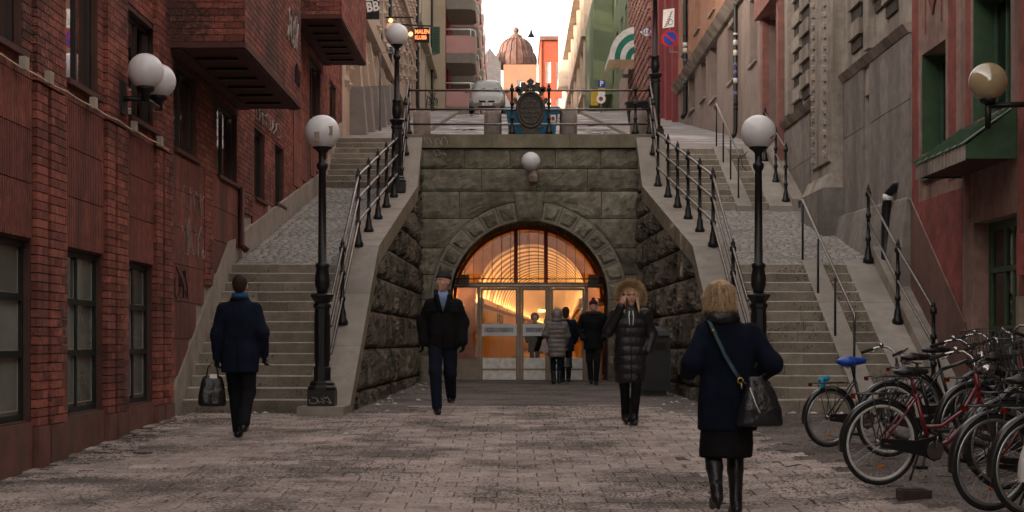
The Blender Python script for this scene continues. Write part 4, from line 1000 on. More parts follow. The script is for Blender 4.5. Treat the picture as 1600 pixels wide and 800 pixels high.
def downpipe(x, d, z0, z1, label, r=.06, stickers=0, side=1):
    t = thing('downpipe', label, 'downpipe', (x, d, z0))
    q = MB(); q.tube([(x - .12 * side, d, z0), (x - .02 * side, d, z0 + .15), (x, d, z0 + .3), (x, d, z1)], r, 8); q.build('pipe', M['iron'], t)
    for z in frange(z0 + .8, min(z1, z0 + 9), 2.0): q = MB(); q.lathe((x, d, z), [(r + .012, 0), (r + .012, .05)], 8); q.build('clamp', M['iron'], t)
    rg = random.Random(int(d))
    for k in range(stickers):
        z = z0 + .9 + k * .26 + rg.uniform(0, .12); q = MB(); q.lathe((x, d, z), [(r + .004, 0), (r + .004, rg.uniform(.06, .16))], 8)
        q.build('sticker', mat('sticker_%d' % k, random.Random(k).choice([(.5, .5, .5), (.1, .12, .2), (.55, .5, .42), (.02, .02, .02)]), .5) if 'sticker_%d' % k not in bpy.data.materials else bpy.data.materials['sticker_%d' % k], t)
downpipe(WR - .1, 43.8, 6.4, 15, 'black downpipe with stickers above the right stair handrail', stickers=8)
downpipe(WR - .1, 56.5, 8.7, 19, 'black downpipe with stickers below the no-parking sign', .08, stickers=7)
t = thing('downpipe', 'short black downpipe with an elbow beside the lower right handrail', 'downpipe', (5.98, 25.9, 2.2))
q = MB(); q.tube([(6.2, 25.55, 3.46), (6.05, 25.7, 3.42), (5.96, 25.85, 3.30), (5.94, 25.9, 3.1), (5.93, 25.9, 2.3), (5.9, 25.85, 2.18)], .075, 10); q.build('pipe', M['iron'], t)
q = MB(); q.lathe((5.955, 25.86, 3.2), [(.08, 0), (.08, .1)], 10); q.build('sticker', M['white'], t)
# ---- red arched, brown rusticated, green, cream, orange buildings up the street
rd = thing('red_building', 'bright red building with arched openings up the right side of the street', 'building', (WR, 65, 9))
M['redfar'] = mat('crimson_paint', (.23, .058, .06), .8, var=.12, scale=1, col2=(.3, .05, .055), bump=.2)
ops = [(60.8, 62.3, 10.0, 15.5), (63.6, 65.1, 10.0, 15.5), (66.6, 68.1, 10.2, 15.5)]
wall_sheet(mpr, 59.8, 70.7, 0, 21.5, ops, .4).build('wall', M['redfar'], rd)
for o_ in ops:
    window(rd, mpr, *o_, .35, M['dark_wood'], M['glass_dk'], 2, 3, .08, .06)
    q = MB(); um = (o_[0] + o_[1]) / 2; q.tube([mpr(um + .85 * math.cos(math.pi * k / 10), .04, 15.4 + .85 * math.sin(math.pi * k / 10)) for k in range(11)], .12, 6); q.build('arch_trim', M['redfar'], rd)
for u in (60.2, 63, 65.9, 69.2): q = MB(); q.mbox(mpr, u - .22, u + .22, 0, .18, 8, 15); q.build('pilaster', M['redfar'], rd)
q = MB(); q.mbox(mpr, 59.8, 70.7, 0, .25, 17, 17.4); q.build('cornice', M['redfar'], rd)
bz = thing('rusticated_building', 'brown rusticated stone building behind the right lamp post', 'building', (WR, 77, 11))
M['brst'] = mat('brown_rustic_stone', (.235, .115, .095), .88, var=.2, scale=2, bump=.4, bscale=20, pieces=.15)
wall_sheet(mpr, 70.7, 84, 0, 21, [], .3).build('wall', M['brownst'], bz)
rg = random.Random(2); q = MB()
for k in range(26):
    z = 10 + k * .42
    for i in range(18):
        u = 70.75 + i * .735 + (.3 if k % 2 else 0)
        if u + .7 > 84: continue
        q.hexa([mpr(u, 0, z), mpr(u + .7, 0, z), mpr(u + .6, .16, z + .06), mpr(u + .1, .16, z + .06), mpr(u, 0, z + .39), mpr(u + .7, 0, z + .39), mpr(u + .6, .16, z + .32), mpr(u + .1, .16, z + .32)])
q.build('rustic_blocks', M['brst'], bz, kind='stuff')
q = MB(); q.box(WR - .001, WR + 4, 70.6, 70.7, 10, 21); q.build('end_wall', M['brownst'], bz)
gn = thing('green_building', 'pale green building with box bay up the right side of the street', 'building', (WR, 98, 13))
M['greenfar'] = mat('green_stucco', (.14, .17, .10), .85, var=.12, scale=1, bump=.2)
M['rosest'] = mat('rose_granite', (.34, .235, .21), .8, var=.12, scale=3, pieces=.08)
ops = [(86.5, 88, 16.5, 19), (90, 91.5, 16.5, 19), (94, 95.5, 16.5, 19), (98, 99.5, 16.5, 19), (103, 104.5, 16.5, 19), (86.5, 88, 20.5, 23), (90, 91.5, 20.5, 23), (94, 95.5, 20.5, 23), (98, 99.5, 20.5, 23)]
wall_sheet(mpr, 84, 112, 0, 27, ops, .3).build('wall', M['greenfar'], gn)
for o_ in ops: window(gn, mpr, *o_, .25, M['white'], M['glass_dk'], 2, [0, .65, 1], .07, .06)
q = MB(); q.mbox(mpr, 99, 110, 0, 1.15, 16.0, 22); q.build('box_bay', M['greenfar'], gn)
q = MB(); q.mbox(mpr, 84.05, 91, .0, .12, 10, 15.4)
for k in range(1): pass
q.build('stone_base', M['rosest'], gn)
for k, z in enumerate((12.4, 13.3, 14.2)): q = MB(); q.mbox(mpr, 84.0, 91, .121, .126, z, z + .04); q.build('base_joint', M['brownst'], gn)
cr = thing('cream_building', 'tall cream building with orange sunlit cornice at the top of the street', 'building', (5.2, 112, 13))
M['cream'] = mat('cream_stucco', (.50, .40, .315), .85, var=.1, scale=1, col2=(.38, .30, .24), t2=(.5, .7), bump=.2)
mpc = mapR(5.2)
ops = [(114 + 6 * i, 115.8 + 6 * i, z, z + 2.6) for i in range(8) for z in (15, 19, 23)]
wall_sheet(mpc, 112, 165, 0, 27, ops, .3).build('wall', M['cream'], cr)
q = MB(); q.box(5.2, 12, 111.9, 112, 5, 27); q.build('end_wall', M['cream'], cr)
for o_ in ops: window(cr, mpc, *o_, .22, M['dark_wood'], M['glass_dk'], 1, 1, .1, interior=False)
for z in (17.9, 21.9, 26.4):
    q = MB(); q.box(4.75 - (.2 if z > 25 else 0), 6.2, 111.6, 165, z, z + .5); q.build('cornice', M['cream'], cr)
q = MB()
for i in range(9): q.mbox(mpc, 112.3 + 6 * i, 113.1 + 6 * i, 0, .25, 10, 26.3)
q.build('pilaster_row', M['cream'], cr, kind='stuff')
q = MB(); q.lathe((5.9, 148, 24), [(1.7, 0), (1.7, 6.2), (2.1, 6.5), (1.9, 7.4), (1.1, 8.6), (.2, 9.6)], 14); q.build('corner_turret', M['cream'], cr)
og = thing('orange_building', 'distant orange-red building with tall windows right of the copper dome', 'building', (6, 170, 14))
M['orangefar'] = mat('orange_render', (.33, .072, .038), .85, var=.1, scale=.6)
mo = mapF(170)
ops = [(x, x + .55, z, z + 2.2) for z in (24.2, 28.0) for x in (3.5, 4.6, 5.5, 6.4)]
wall_sheet(mo, 3.1, 9, 10, 32.4, [(o[0], o[1], o[2], o[3]) for o in ops], .2).build('wall', M['orangefar'], og)
for o_ in ops: window(og, mo, *o_, .15, M['white'], mat('bright_pane', (.55, .48, .42), .2) if 'bright_pane' not in bpy.data.materials else bpy.data.materials['bright_pane'], 1, 1, .08, interior=False)
q = MB(); q.box(3.0, 3.11, 169.9, 185, 10, 32.4); q.box(5, 9, 168.5, 169.9, 32.2, 35.4); q.build('side_wall', M['orangefar'], og)
q = MB(); q.box(2.9, 9, 169.7, 185, 32.41, 32.8); q.build('roof', M['brownst'], og)
dm = thing('domed_building', 'distant peach building with a ribbed copper dome at the end of the street', 'building', (.5, 190, 14))
M['peach'] = mat('peach_render', (.31, .16, .10), .85, var=.08, scale=.5)
M['copper'] = mat('old_copper', (.13, .066, .05), .7, var=.3, scale=2, col2=(.10, .07, .065), t2=(.5, .7), scale2=1.0, bump=.3, bscale=8)
M['slate'] = mat('slate_roof', (.10, .095, .10), .7, var=.2, scale=3)
md = mapF(190)
cx = .47
ops = [(cx + .1, cx + .95, 28.5, 31.4), (cx + 1.75, cx + 2.3, 28.5, 31.2)]
wall_sheet(md, -1.0, cx + 2.36, 8, 33.3, ops, .25).build('wall', M['peach'], dm)
for o_ in ops: window(dm, md, *o_, .18, M['white'], M['glass_dk'], 2, [0, .65, 1], .09, .07)
q = MB(); q.box(cx + 2.361, cx + 2.4, 190, 200, 8, 33.3); q.build('side_wall', M['peach'], dm)
q = MB(); pr = [(2.35, 33.3), (2.42, 33.5), (2.36, 33.9), (2.42, 34.3), (2.36, 34.9), (2.2, 35.5), (1.98, 35.75), (1.95, 36.1), (1.85, 36.7), (1.6, 37.3), (1.25, 37.75), (.85, 38.05), (.75, 38.2), (.7, 38.5), (.42, 38.75), (.24, 38.9), (.22, 39.1), (.34, 39.3), (.34, 39.6), (.16, 39.9), (.02, 40.0)]
pr = [(r, 33.3 + (z - 33.3) * .72) for r, z in pr]
q.lathe((cx, 192.4, 0), pr, 28); q.build('dome', M['copper'], dm)
for k in range(20):
    a = 2 * math.pi * k / 20; ca, sa = math.cos(a), math.sin(a)
    q = MB(); q.tube([(cx + (r + .02) * ca, 192.4 + (r + .02) * sa, z) for r, z in pr[1:12]], .06, 5); q.build('dome_rib', M['copper'], dm)
q = MB(); q.prism([(-6, 189, 26), (-1.2, 189, 30.6), (-.4, 189, 29), (.0, 189, 28.2), (.0, 189, 14), (-6, 189, 14)], (0, .8, 0)); q.prism([(-6, 189.9, 30), (-2.6, 189.9, 35.2), (-1.3, 189.9, 33.5), (-1.3, 189.9, 20), (-6, 189.9, 20)], (0, .9, 0)); q.build('slate_roof', M['slate'], dm)
q = MB(); q.box(-6, .6, 187.5, 188.9, 8, 27.4); q.build('lower_wall', M['peach'], dm)
# striped round awning on the brown building
aw = thing('striped_awning', 'green and white striped quarter-round awning on the right of the street', 'awning', (WR, 82, 15))
M['stripe'] = mat('green_stripe', (.02, .16, .11), .7); M['aww'] = mat('white_canvas', (.62, .60, .57), .8)
nA = 10; nB = 9; yA, yB = 79.6, 83.4
for j in range(nB):
    V = []
    for jj in (j, j + 1):
        t_ = math.pi / 2 * jj / nB; w_ = 1.35 * math.sin(t_); z = 14.75 + 1.6 * math.cos(t_)
        for i in range(nA + 1): V.append((WR - w_ - .02, yA + (yB - yA) * i / nA, z))
    q = MB(); q.add(V, [(i, i + 1, nA + 2 + i, nA + 1 + i) for i in range(nA)]); q.build('canvas_strip', M['stripe'] if j % 2 else M['aww'], aw)
for yy in (yA,):
    for k in range(8):
        a0, a1 = math.pi / 2 * k / 8, math.pi / 2 * (k + 1) / 8
        for rr in range(5):
            r0, r1 = rr / 5, (rr + 1) / 5
            q = MB(); q.add([(WR - 1.35 * math.sin(a) * r - .02, yy, 14.75 + 1.6 * math.cos(a) * r) for a, r in ((a0, r0), (a1, r0), (a1, r1), (a0, r1))], [(0, 1, 2, 3)]); q.build('end_strip', M['stripe'] if rr % 2 else M['aww'], aw)
q = MB(); V = []
for i in range(41): V += [(WR - 1.37, yA + (yB - yA) * i / 40, 14.75), (WR - 1.37, yA + (yB - yA) * i / 40, 14.3 + .05 * math.sin(i))]
q.add(V, [(2 * i, 2 * i + 2, 2 * i + 3, 2 * i + 1) for i in range(40)])
V = []
for i in range(21): V += [(WR - 1.37 * i / 20, yA, 14.75), (WR - 1.37 * i / 20, yA, 14.3 + .05 * math.sin(i))]
q.add(V, [(2 * i, 2 * i + 2, 2 * i + 3, 2 * i + 1) for i in range(20)]); q.build('valance', mat('tan_canvas', (.30, .20, .12), .8), aw)
# ---------------------------------------------------------------- buildings up the left side of the street
cl = thing('cream_building', 'cream stone building with grey buttresses just past the red brick bays', 'building', (WL, 52, 7))
M['cream2'] = mat('weathered_cream', (.40, .32, .245), .85, var=.12, scale=1.5, col2=(.28, .22, .175), t2=(.5, .72), bump=.25, streak=True)
M['greyst'] = mat('grey_render', (.22, .20, .185), .88, var=.15, scale=2, bump=.2)
ops = [(48.9 + 3.4 * i, 50.2 + 3.4 * i, 11.6, 13.6) for i in range(8)]
wall_sheet(mpl, 43.3, 76, 0, 21.5, ops, .3).build('wall', M['cream2'], cl)
q = MB(); q.box(WL - 10, WL - .02, 43.31, 76, 21.4, 21.6); q.build('roof', M['slate'], cl)
for o_ in ops: window(cl, mpl, *o_, .22, M['dark_wood'], M['glass_dk'], 2, 1, .07)
for i, d_ in enumerate((45.6, 48, 50.4, 52.8, 55.2, 57.6)):
    z0 = interp(PL, d_)
    q = MB(); q.hexa([(WL, d_ - .35, z0 - .5), (WL + .5, d_ - .35, z0 - .5), (WL + .5, d_ + .35, z0 - .5), (WL, d_ + .35, z0 - .5), (WL, d_ - .3, z0 + 1.3), (WL + .36, d_ - .3, z0 + 1.3), (WL + .36, d_ + .3, z0 + 1.3), (WL, d_ + .3, z0 + 1.3)]); q.build('buttress_foot', M['greyst'], cl)
    q = MB(); q.hexa([(WL, d_ - .3, z0 + 1.301), (WL + .32, d_ - .3, z0 + 1.301), (WL + .32, d_ + .3, z0 + 1.301), (WL, d_ + .3, z0 + 1.301), (WL, d_ - .25, 10.2), (WL + .14, d_ - .25, 10.2), (WL + .14, d_ + .25, 10.2), (WL, d_ + .25, 10.2)]); q.build('buttress', M['cream2'], cl)
    for z in (z0 + 1.6, z0 + 2.7):
        q = MB(); q.mbox(mpl, d_ + .9, d_ + 1.5, -.02, .03, z, z + .6); q.build('small_window', M['dark_wood'], cl)
q = MB(); q.mbox(mpl, 43.3, 76, 0, .28, 10.35, 10.75); q.build('string_course', M['cream2'], cl)
q = MB(); q.mbox(mpl, 43.3, 76, 0, .22, 14.6, 14.9); q.build('string_course', M['cream2'], cl)
q = MB(); rg = random.Random(6)
for k in range(24):
    z = 8.0 + k * .5
    for i in range(44):
        u = 44 + i * .72 + (.36 if k % 2 else 0)
        if u > 75.5 or z < interp(PL, u) + 1.2 or 10.1 < z < 10.9 or any(o[0] - .3 < u < o[1] + .3 and o[2] - .3 < z < o[3] + .3 for o in ops): continue
        c = mpl(u, .16, z); q.add([mpl(u - .2, 0, z), mpl(u, 0, z - .2), mpl(u + .2, 0, z), mpl(u, 0, z + .2), c], [(0, 1, 4), (1, 2, 4), (2, 3, 4), (3, 0, 4)])
q.build('diamond_studs', M['cream2'], cl, kind='stuff')
cl2 = thing('plain_building', 'plain beige building with a drainpipe before the red balconies', 'building', (WL, 84, 12))
M['beige'] = mat('beige_render', (.42, .335, .25), .85, var=.1, scale=1, bump=.15)
ops = [(78.5, 80, 12.5, 14.6), (80.5, 81.8, 15, 19), (86, 87.5, 15, 17)]
wall_sheet(mpl, 76, 92, 0, 26, ops, .3).build('wall', M['beige'], cl2)
for i, o_ in enumerate(ops): window(cl2, mpl, *o_, .22, M['redst'] if i == 1 else M['dark_wood'], M['glass_dk'], 2, 2, .09)
q = MB(); q.mbox(mpl, 76, 92, 0, .3, 15.9, 16.3); q.build('cornice', M['beige'], cl2)
downpipe(WL + .12, 58.8, 8.9, 20, 'black downpipe beside the hanging white sign on the left', .07, side=-1); downpipe(WL + .12, 75.7, 11.7, 21, 'black downpipe under the glowing sign on the left', .08, side=-1); downpipe(WL + .12, 89.5, 13.2, 22, 'thin dark downpipe at the end of the beige building', .07, side=-1)
bl = thing('balcony_building', 'dark red apartment building with stacked pink balconies behind the parked car', 'building', (-3.7, 100, 13))
M['redcl'] = mat('red_cladding', (.20, .025, .03), .7, var=.15, scale=1, ribs=.6, rib_scale=3, bump=.1)
M['pinkb'] = mat('pink_balcony', (.52, .29, .27), .8, var=.08, scale=1)
M['slabc'] = mat('balcony_slab', (.24, .21, .185), .85, var=.1)
mpb = mapL(-3.75)
ops = [(d_ + .8, d_ + 3.2, z, z + 2.1) for d_ in (92.8, 100.8, 108.8, 116.8, 124.8, 132.8) for z in (14.9, 17.95, 21, 24.05)]
wall_sheet(mpb, 92, 146, 0, 27, ops, .3).build('wall', M['redcl'], bl)
q = MB(); q.box(-12, -3.751, 92, 92.1, 10, 27); q.box(-12, -3.76, 92.1, 146, 26.9, 27.1); q.build('end_wall', M['beige'], bl)
for o_ in ops: window(bl, mpb, *o_, .25, M['white'], M['glass_dk'], 2, 1, .08, interior=False)
for k, d_ in enumerate((92.8, 100.8, 108.8, 116.8, 124.8, 132.8)):
    for z in (14.35, 17.4, 20.45, 23.5):
        q = MB(); a, c = d_, d_ + 4.6; pr = [(-3.74, a), (-2.35, a), (-2.1, a + .5), (-2.1, c - .5), (-2.35, c), (-3.74, c)]
        q.prism([(x, y, z - .55) for x, y in pr], (0, 0, .55)); bo = q.build('balcony', M['slabc'], bl)
        q = MB()
        for (p, r) in zip(pr[:-1], pr[1:]):
            q.hexa([(p[0], p[1], z + .02), (r[0], r[1], z + .02), (r[0] - .03, r[1] + .03, z + .02), (p[0] - .03, p[1] + .03, z + .02), (p[0], p[1], z + 1.0), (r[0], r[1], z + 1.0), (r[0] - .03, r[1] + .03, z + 1.0), (p[0] - .03, p[1] + .03, z + 1.0)])
        q.build('parapet', M['pinkb'], bo)
        q = MB(); q.tube([(x, y, z + 1.35) for x, y in pr], .04, 5)
        for x, y in pr[1:-1]: q.tube([(x, y, z + .95), (x, y, z + 1.35)], .03, 5)
        q.build('railing', M['white'], bo)
# ---------------------------------------------------------------- railings
PPROF = [(.085, 0), (.085, .06), (.06, .10), (.05, .20), (.034, .25), (.03, .35), (.046, .36), (.046, .42), (.03, .43), (.028, .73), (.046, .74), (.046, .80), (.028, .81), (.026, 1.08), (.05, 1.09), (.05, 1.16), (.026, 1.17), (.036, 1.20), (.022, 1.24), (.006, 1.29)]
def post_mesh(sc=1.0, prof=PPROF):
    b = MB(); b.lathe((0, 0, 0), [(r, h * sc) for r, h in prof], 10); return b.mesh('post', M['iron'])
POST = post_mesh()
def railing(name, label, path, posts, heights, pm=POST, rr=.023, m='steel', ends=True, bends=0):
    t = thing(name, label, 'railing', path[0])
    for h in heights:
        b = MB(); pts = [Vector(p) + Vector((0, 0, h)) for p in path]; b.tube(pts, rr, 8); b.build('rail', M[m], t)
    for p in posts: link('post', pm, t, Vector(p) - off(t))
    return t
for sg, xi, nm in ((1, xiL, 'left'), (-1, xiR, 'right')):
    cx_ = lambda d: xi(d) - .26 * sg
    path = [(cx_(d), d, ctop(d)) for d in (22.75, 26.2, 34.5, 36.1)]
    posts = [(cx_(d), d, ctop(d) - .02) for d in (24.1, 26.2, 27.8, 29.4, 31.0, 32.6, 34.5, 35.4)]
    railing('iron_railing', 'black iron railing with finials climbing the coping on the %s of the tunnel' % nm, path, posts, (.39, .77, 1.125))
xa, xb = xiL(36) - .26, xiR(36) + .26
TP = post_mesh(.88)
t = railing('iron_railing', 'black iron railing along the top of the portal on both sides of the plaque', [(xa, 36.22, ZTOP), (xb, 36.22, ZTOP)], [(xa, 36.22, ZTOP), (.0, 36.22, ZTOP), (.82, 36.22, ZTOP), (xb - .32, 36.22, ZTOP), (xb, 36.22, ZTOP)], (.22, .55, .97), TP)
for (x_, s_) in ((xa, -1), (xb, 1)):
    b = MB()
    for h, h2 in ((.22, .39), (.55, .77), (.97, 1.125)): b.tube([(x_, 36.22, ZTOP + h), (x_, 36.1, 5.6 + h2)], .023, 8)
    b.build('corner_rail', M['steel'], t)
thin = MB(); thin.tube([(0, 0, 0), (0, 0, .95)], .018, 8); thin = thin.mesh('post', M['iron'])
def stair_rail(label, x, p0, p1, n, h=.95, hook=True):
    t = thing('stair_handrail', label, 'handrail', (x, p0[0], p0[1])); b = MB()
    pts = [(x, p0[0] - .02, p0[1] + h - .12), (x, p0[0] - .03, p0[1] + h), (x, p1[0], p1[1] + h), (x, p1[0] + .28, p1[1] + h + .02), (x, p1[0] + .3, p1[1] + h - .1)]
    b.tube(pts, .022, 8); b.build('rail', M['steel'], t)
    for i in range(n):
        f = i / (n - 1); link('post', thin, t, Vector((x, p0[0] + (p1[0] - p0[0]) * f, p0[1] + (p1[1] - p0[1]) * f - .02)) - off(t))
stair_rail('plain black handrail with pale rail dividing the lower right stairs', 4.72, (22.5, .32), (26.5, 2.26), 4, 1.0)
stair_rail('plain black handrail with pale rail dividing the upper right stairs', 4.76, (34.3, 3.9), (38.0, 5.5), 4, 1.0)
def side_rail(label, x, pts, h=(.62, 1.1)):
    SP = post_mesh(.98); railing('stair_handrail', label, [(x, d, z) for d, z in pts], [(x, d, z - .03) for d, z in pts], h, SP, .019)['category'] = 'handrail'
side_rail('two-bar iron handrail beside the elbow downpipe on the lower right stairs', 5.72, [(22.15, .3), (24.2, 1.25), (26.2, 2.26)])
side_rail('two-bar iron handrail along the stone building on the upper right stairs', 5.72, [(34.1, 3.9), (35.4, 4.42), (36.9, 5.05)])
# ---------------------------------------------------------------- lamps
def lamp(label, x, d, z, cut=0):
    t = thing('street_lamp', label, 'street lamp', (x, d, z), group='globe lamp posts')
    b = MB(); b.box(x - .18, x + .18, d - .18, d + .18, z, z + .21); b.build('plinth', M['iron'], t)
    b = MB(); b.lathe((x, d, z), [(.20, .212), (.20, .25), (.17, .28), (.17, .31), (.135, .34)], 8, rot=R(22.5), sm=False)
    b.lathe((x, d, z), [(.118, .34), (.118, .52), (.10, .53), (.105, 1.30), (.125, 1.32), (.125, 1.36), (.10, 1.38), (.16, 1.47), (.16, 1.49), (.10, 1.51)], 8, rot=R(22.5), sm=False)
    for k in range(8):
        a = k * math.pi / 4; b.hexa([(x + .088 * math.cos(a - .2), d + .088 * math.sin(a - .2), z + .60), (x + .088 * math.cos(a + .2), d + .088 * math.sin(a + .2), z + .60), (x + .108 * math.cos(a + .16), d + .108 * math.sin(a + .16), z + .60), (x + .108 * math.cos(a - .16), d + .108 * math.sin(a - .16), z + .60),
                (x + .088 * math.cos(a - .2), d + .088 * math.sin(a - .2), z + 1.22), (x + .088 * math.cos(a + .2), d + .088 * math.sin(a + .2), z + 1.22), (x + .108 * math.cos(a + .16), d + .108 * math.sin(a + .16), z + 1.22), (x + .108 * math.cos(a - .16), d + .108 * math.sin(a - .16), z + 1.22)])
    b.build('pedestal', M['iron'], t)
    b = MB(); b.lathe((x, d, z), [(.07, 1.51), (.075, 1.55), (.10, 1.62), (.10, 1.72), (.08, 1.84), (.095, 1.86), (.095, 1.90), (.058, 1.92), (.048, 3.15 - cut), (.06, 3.16 - cut), (.075, 3.20 - cut), (.075, 3.24 - cut), (.05, 3.26 - cut), (.05, 3.38 - cut), (.085, 3.42 - cut), (.13, 3.45 - cut), (.13, 3.475 - cut), (.08, 3.48 - cut)], 14); b.build('pole', M['iron'], t)
    b = MB(); b.sphere((x, d, z + 3.66 - cut), .235, 28, 18); b.build('globe', M['globe'], t)
    return t
l1 = lamp('globe lamp post standing at the foot of the left coping by the stairs', -2.54, 21.85, .10)
strokes([[(q[0], .003, q[2]) for q in p] for p in scrawl(-2.68, .14, .28, .1, 3, 31)], mapF(21.67), .005, M['spray_w'], l1)
l2 = lamp('globe lamp post higher up the left railing in front of the cream building', -2.36, 33.45, ctop(33.45) - .01, .43)
l3 = lamp('globe lamp post at the foot of the right coping behind the woman in navy', 3.30, 21.85, .10)
l4 = lamp('lamp post at the top right corner of the portal, globe above the frame', 3.2, 36.45, 5.45)
b = MB(); b.box(-2.62, -2.55, 21.615, 21.619, 3.62, 3.74); b.box(-2.45, -2.38, 21.65, 21.656, 3.7, 3.82); b.build('sticker', M['alu_dk'], l1)
b = MB(); b.tube([(3.42, 21.64, 3.66), (3.45, 21.65, 3.675), (3.47, 21.66, 3.70)], .006, 5); b.build('crack', M['iron'], l3)
b = MB(); b.tube([(3.15, 21.8, 3.5), (3.06, 21.8, 3.42), (3.08, 21.8, 3.3), (3.14, 21.8, 3.24)], .006, 5); b.build('loose_wire', M['iron'], l3)
t = thing('wall_lamp', 'white globe lamp on the portal wall above the arch', 'wall lamp', (.41, 35.7, 4.6))
b = MB(); b.sphere((.41, 35.62, 4.90), .21, 24, 16); b.build('globe', M['globe'], t)
b = MB(); b.lathe((.46, 35.64, 4.42), [(.05, 0), (.11, .04), (.12, .15), (.09, .22), (.07, .28)], 8, sm=False); b.tube([(.46, 35.64, 4.5), (.46, 35.95, 4.5)], .025, 6); b.build('bracket', M['alu_dk'], t)
t = thing('wall_lamp', 'pair of white globe lamps on one iron bracket on the brick wall', 'wall lamp', (WL, 18.9, 3.7))
b = MB(); b.sphere((-4.19, 18.66, 4.05), .205, 24, 16); b.build('globe', M['globe'], t)
b = MB(); b.sphere((-4.19, 19.35, 4.05), .205, 24, 16); b.build('globe', M['globe'], t)
b = MB(); b.tube([(WL + .02, 18.6, 3.73), (-4.19, 18.66, 3.73), (-4.19, 19.35, 3.73)], .03, 8); b.box(WL + .0, WL + .08, 18.5, 18.72, 3.55, 3.92)
for d_ in (18.66, 19.35): b.lathe((-4.19, d_, 3.70), [(.05, 0), (.05, .1), (.10, .13), (.11, .17), (.06, .2)], 12)
b.build('bracket', M['iron'], t)
t = thing('wall_lamp', 'yellowed clear globe lamp on an iron arm above the green canopy', 'wall lamp', (WR, 19.1, 3.7))
b = MB(); b.sphere((5.57, 19.1, 4.0), .225, 28, 18); b.build('globe', glass('smoky_globe', (.80, .66, .42), .35, .08, .62, (.52, .40, .22)), t)
b = MB(); b.sphere((5.57, 19.1, 3.98), .07, 12, 8, sc=(1, 1, 1.4)); b.build('bulb', M['globe'], t)
b = MB(); b.tube([(5.57, 19.1, 3.45), (5.57, 19.1, 3.80)], .035, 8); b.lathe((5.57, 19.1, 3.74), [(.05, 0), (.09, .02), (.10, .06), (.05, .08)], 12); b.tube([(5.57, 19.1, 3.72), (WR - .01, 19.1, 3.74)], .035, 8); b.lathe((WR - .04, 19.1, 3.74), [(.09, 0), (.09, .04)], 12, axis='x'); b.build('arm', M['iron'], t)
# ---------------------------------------------------------------- cast-iron plaque
M['cast'] = mat('cast_iron_plaque', (.075, .064, .053), .6, metal=.3, var=.4, scale=20, bump=.6, bscale=40)
M['castrelief'] = mat('cast_relief', (.22, .195, .16), .6, metal=.3, var=.3, scale=20, bump=.4)
EX, EY, EZ = .41, 36.12, 6.10
pq = thing('iron_plaque', 'ornate oval cast-iron plaque with crest fixed to the top railing', 'plaque', (EX, EY, ZTOP))
b = MB(); n = 32
b.prism([(EX + .265 * math.cos(2 * math.pi * i / n), EY, EZ + .355 * math.sin(2 * math.pi * i / n)) for i in range(n)], (0, .05, 0)); b.build('oval_disc', M['cast'], pq)
b = MB(); b.tube([(EX + .29 * math.cos(2 * math.pi * i / n), EY, EZ + .385 * math.sin(2 * math.pi * i / n)) for i in range(n)], .035, 8, closed=True); b.tube([(EX + .235 * math.cos(2 * math.pi * i / n), EY - .01, EZ + .32 * math.sin(2 * math.pi * i / n)) for i in range(n)], .012, 6, closed=True); b.build('oval_rim', M['cast'], pq)
rg = random.Random(21)
for r_, z_ in enumerate((.17, .06, -.06, -.15)):
    wd = .20 if r_ in (1, 2) else .14; x = -wd; b = MB()
    while x < wd:
        l = rg.uniform(.025, .05); hh = rg.uniform(.02, .035)
        b.tube([(EX + x, EY - .004, EZ + z_ - hh), (EX + x + l * .3, EY - .012, EZ + z_ + hh), (EX + x + l * .7, EY - .004, EZ + z_ - hh * .5)], .008, 4); x += l + .012
    b.build('relief_lettering', M['castrelief'], pq, kind='stuff')
def leaf(x, z, a, l, wd):
    b = MB(); ca, sa = math.cos(a), math.sin(a)
    pts = [(0, 0), (.3, .5), (.55, .38), (.75, .55), (1, 0), (.75, -.55), (.55, -.38), (.3, -.5)]
    b.prism([(EX + x + (u * l) * ca - (v * wd) * sa, EY - .005, EZ + z + (u * l) * sa + (v * wd) * ca) for u, v in pts], (0, .04, 0)); b.build('crest_leaf', M['cast'], pq)
for (x, z, a, l, wd) in ((0, .44, 90, .26, .15), (-.03, .44, 140, .24, .13), (.03, .44, 40, .24, .13), (-.12, .42, 165, .24, .13), (.12, .42, 15, .24, .13), (-.2, .30, 120, .2, .1), (.2, .30, 60, .2, .1), (-.30, .12, 110, .16, .1), (.30, .12, 70, .16, .1)): leaf(x, z, R(a), l, wd)
b = MB(); b.prism([(EX - .20, EY, EZ - .28), (EX - .16, EY, ZTOP), (EX + .16, EY, ZTOP), (EX + .20, EY, EZ - .28), (EX + .1, EY, EZ - .38), (EX - .1, EY, EZ - .38)], (0, .05, 0)); b.build('foot', M['cast'], pq)
for s_ in (-1, 1):
    b = MB(); b.tube([(EX + s_ * (.22 + .05 * math.cos(k * .7) * (1 - k / 14)), EY, ZTOP + .12 + .05 * math.sin(k * .7) * (1 - k / 14)) for k in range(12)], .02, 6); b.tube([(EX + s_ * .30, EY, EZ - .0), (EX + s_ * .41, EY + .08, EZ)], .02, 6); b.build('scroll', M['cast'], pq)
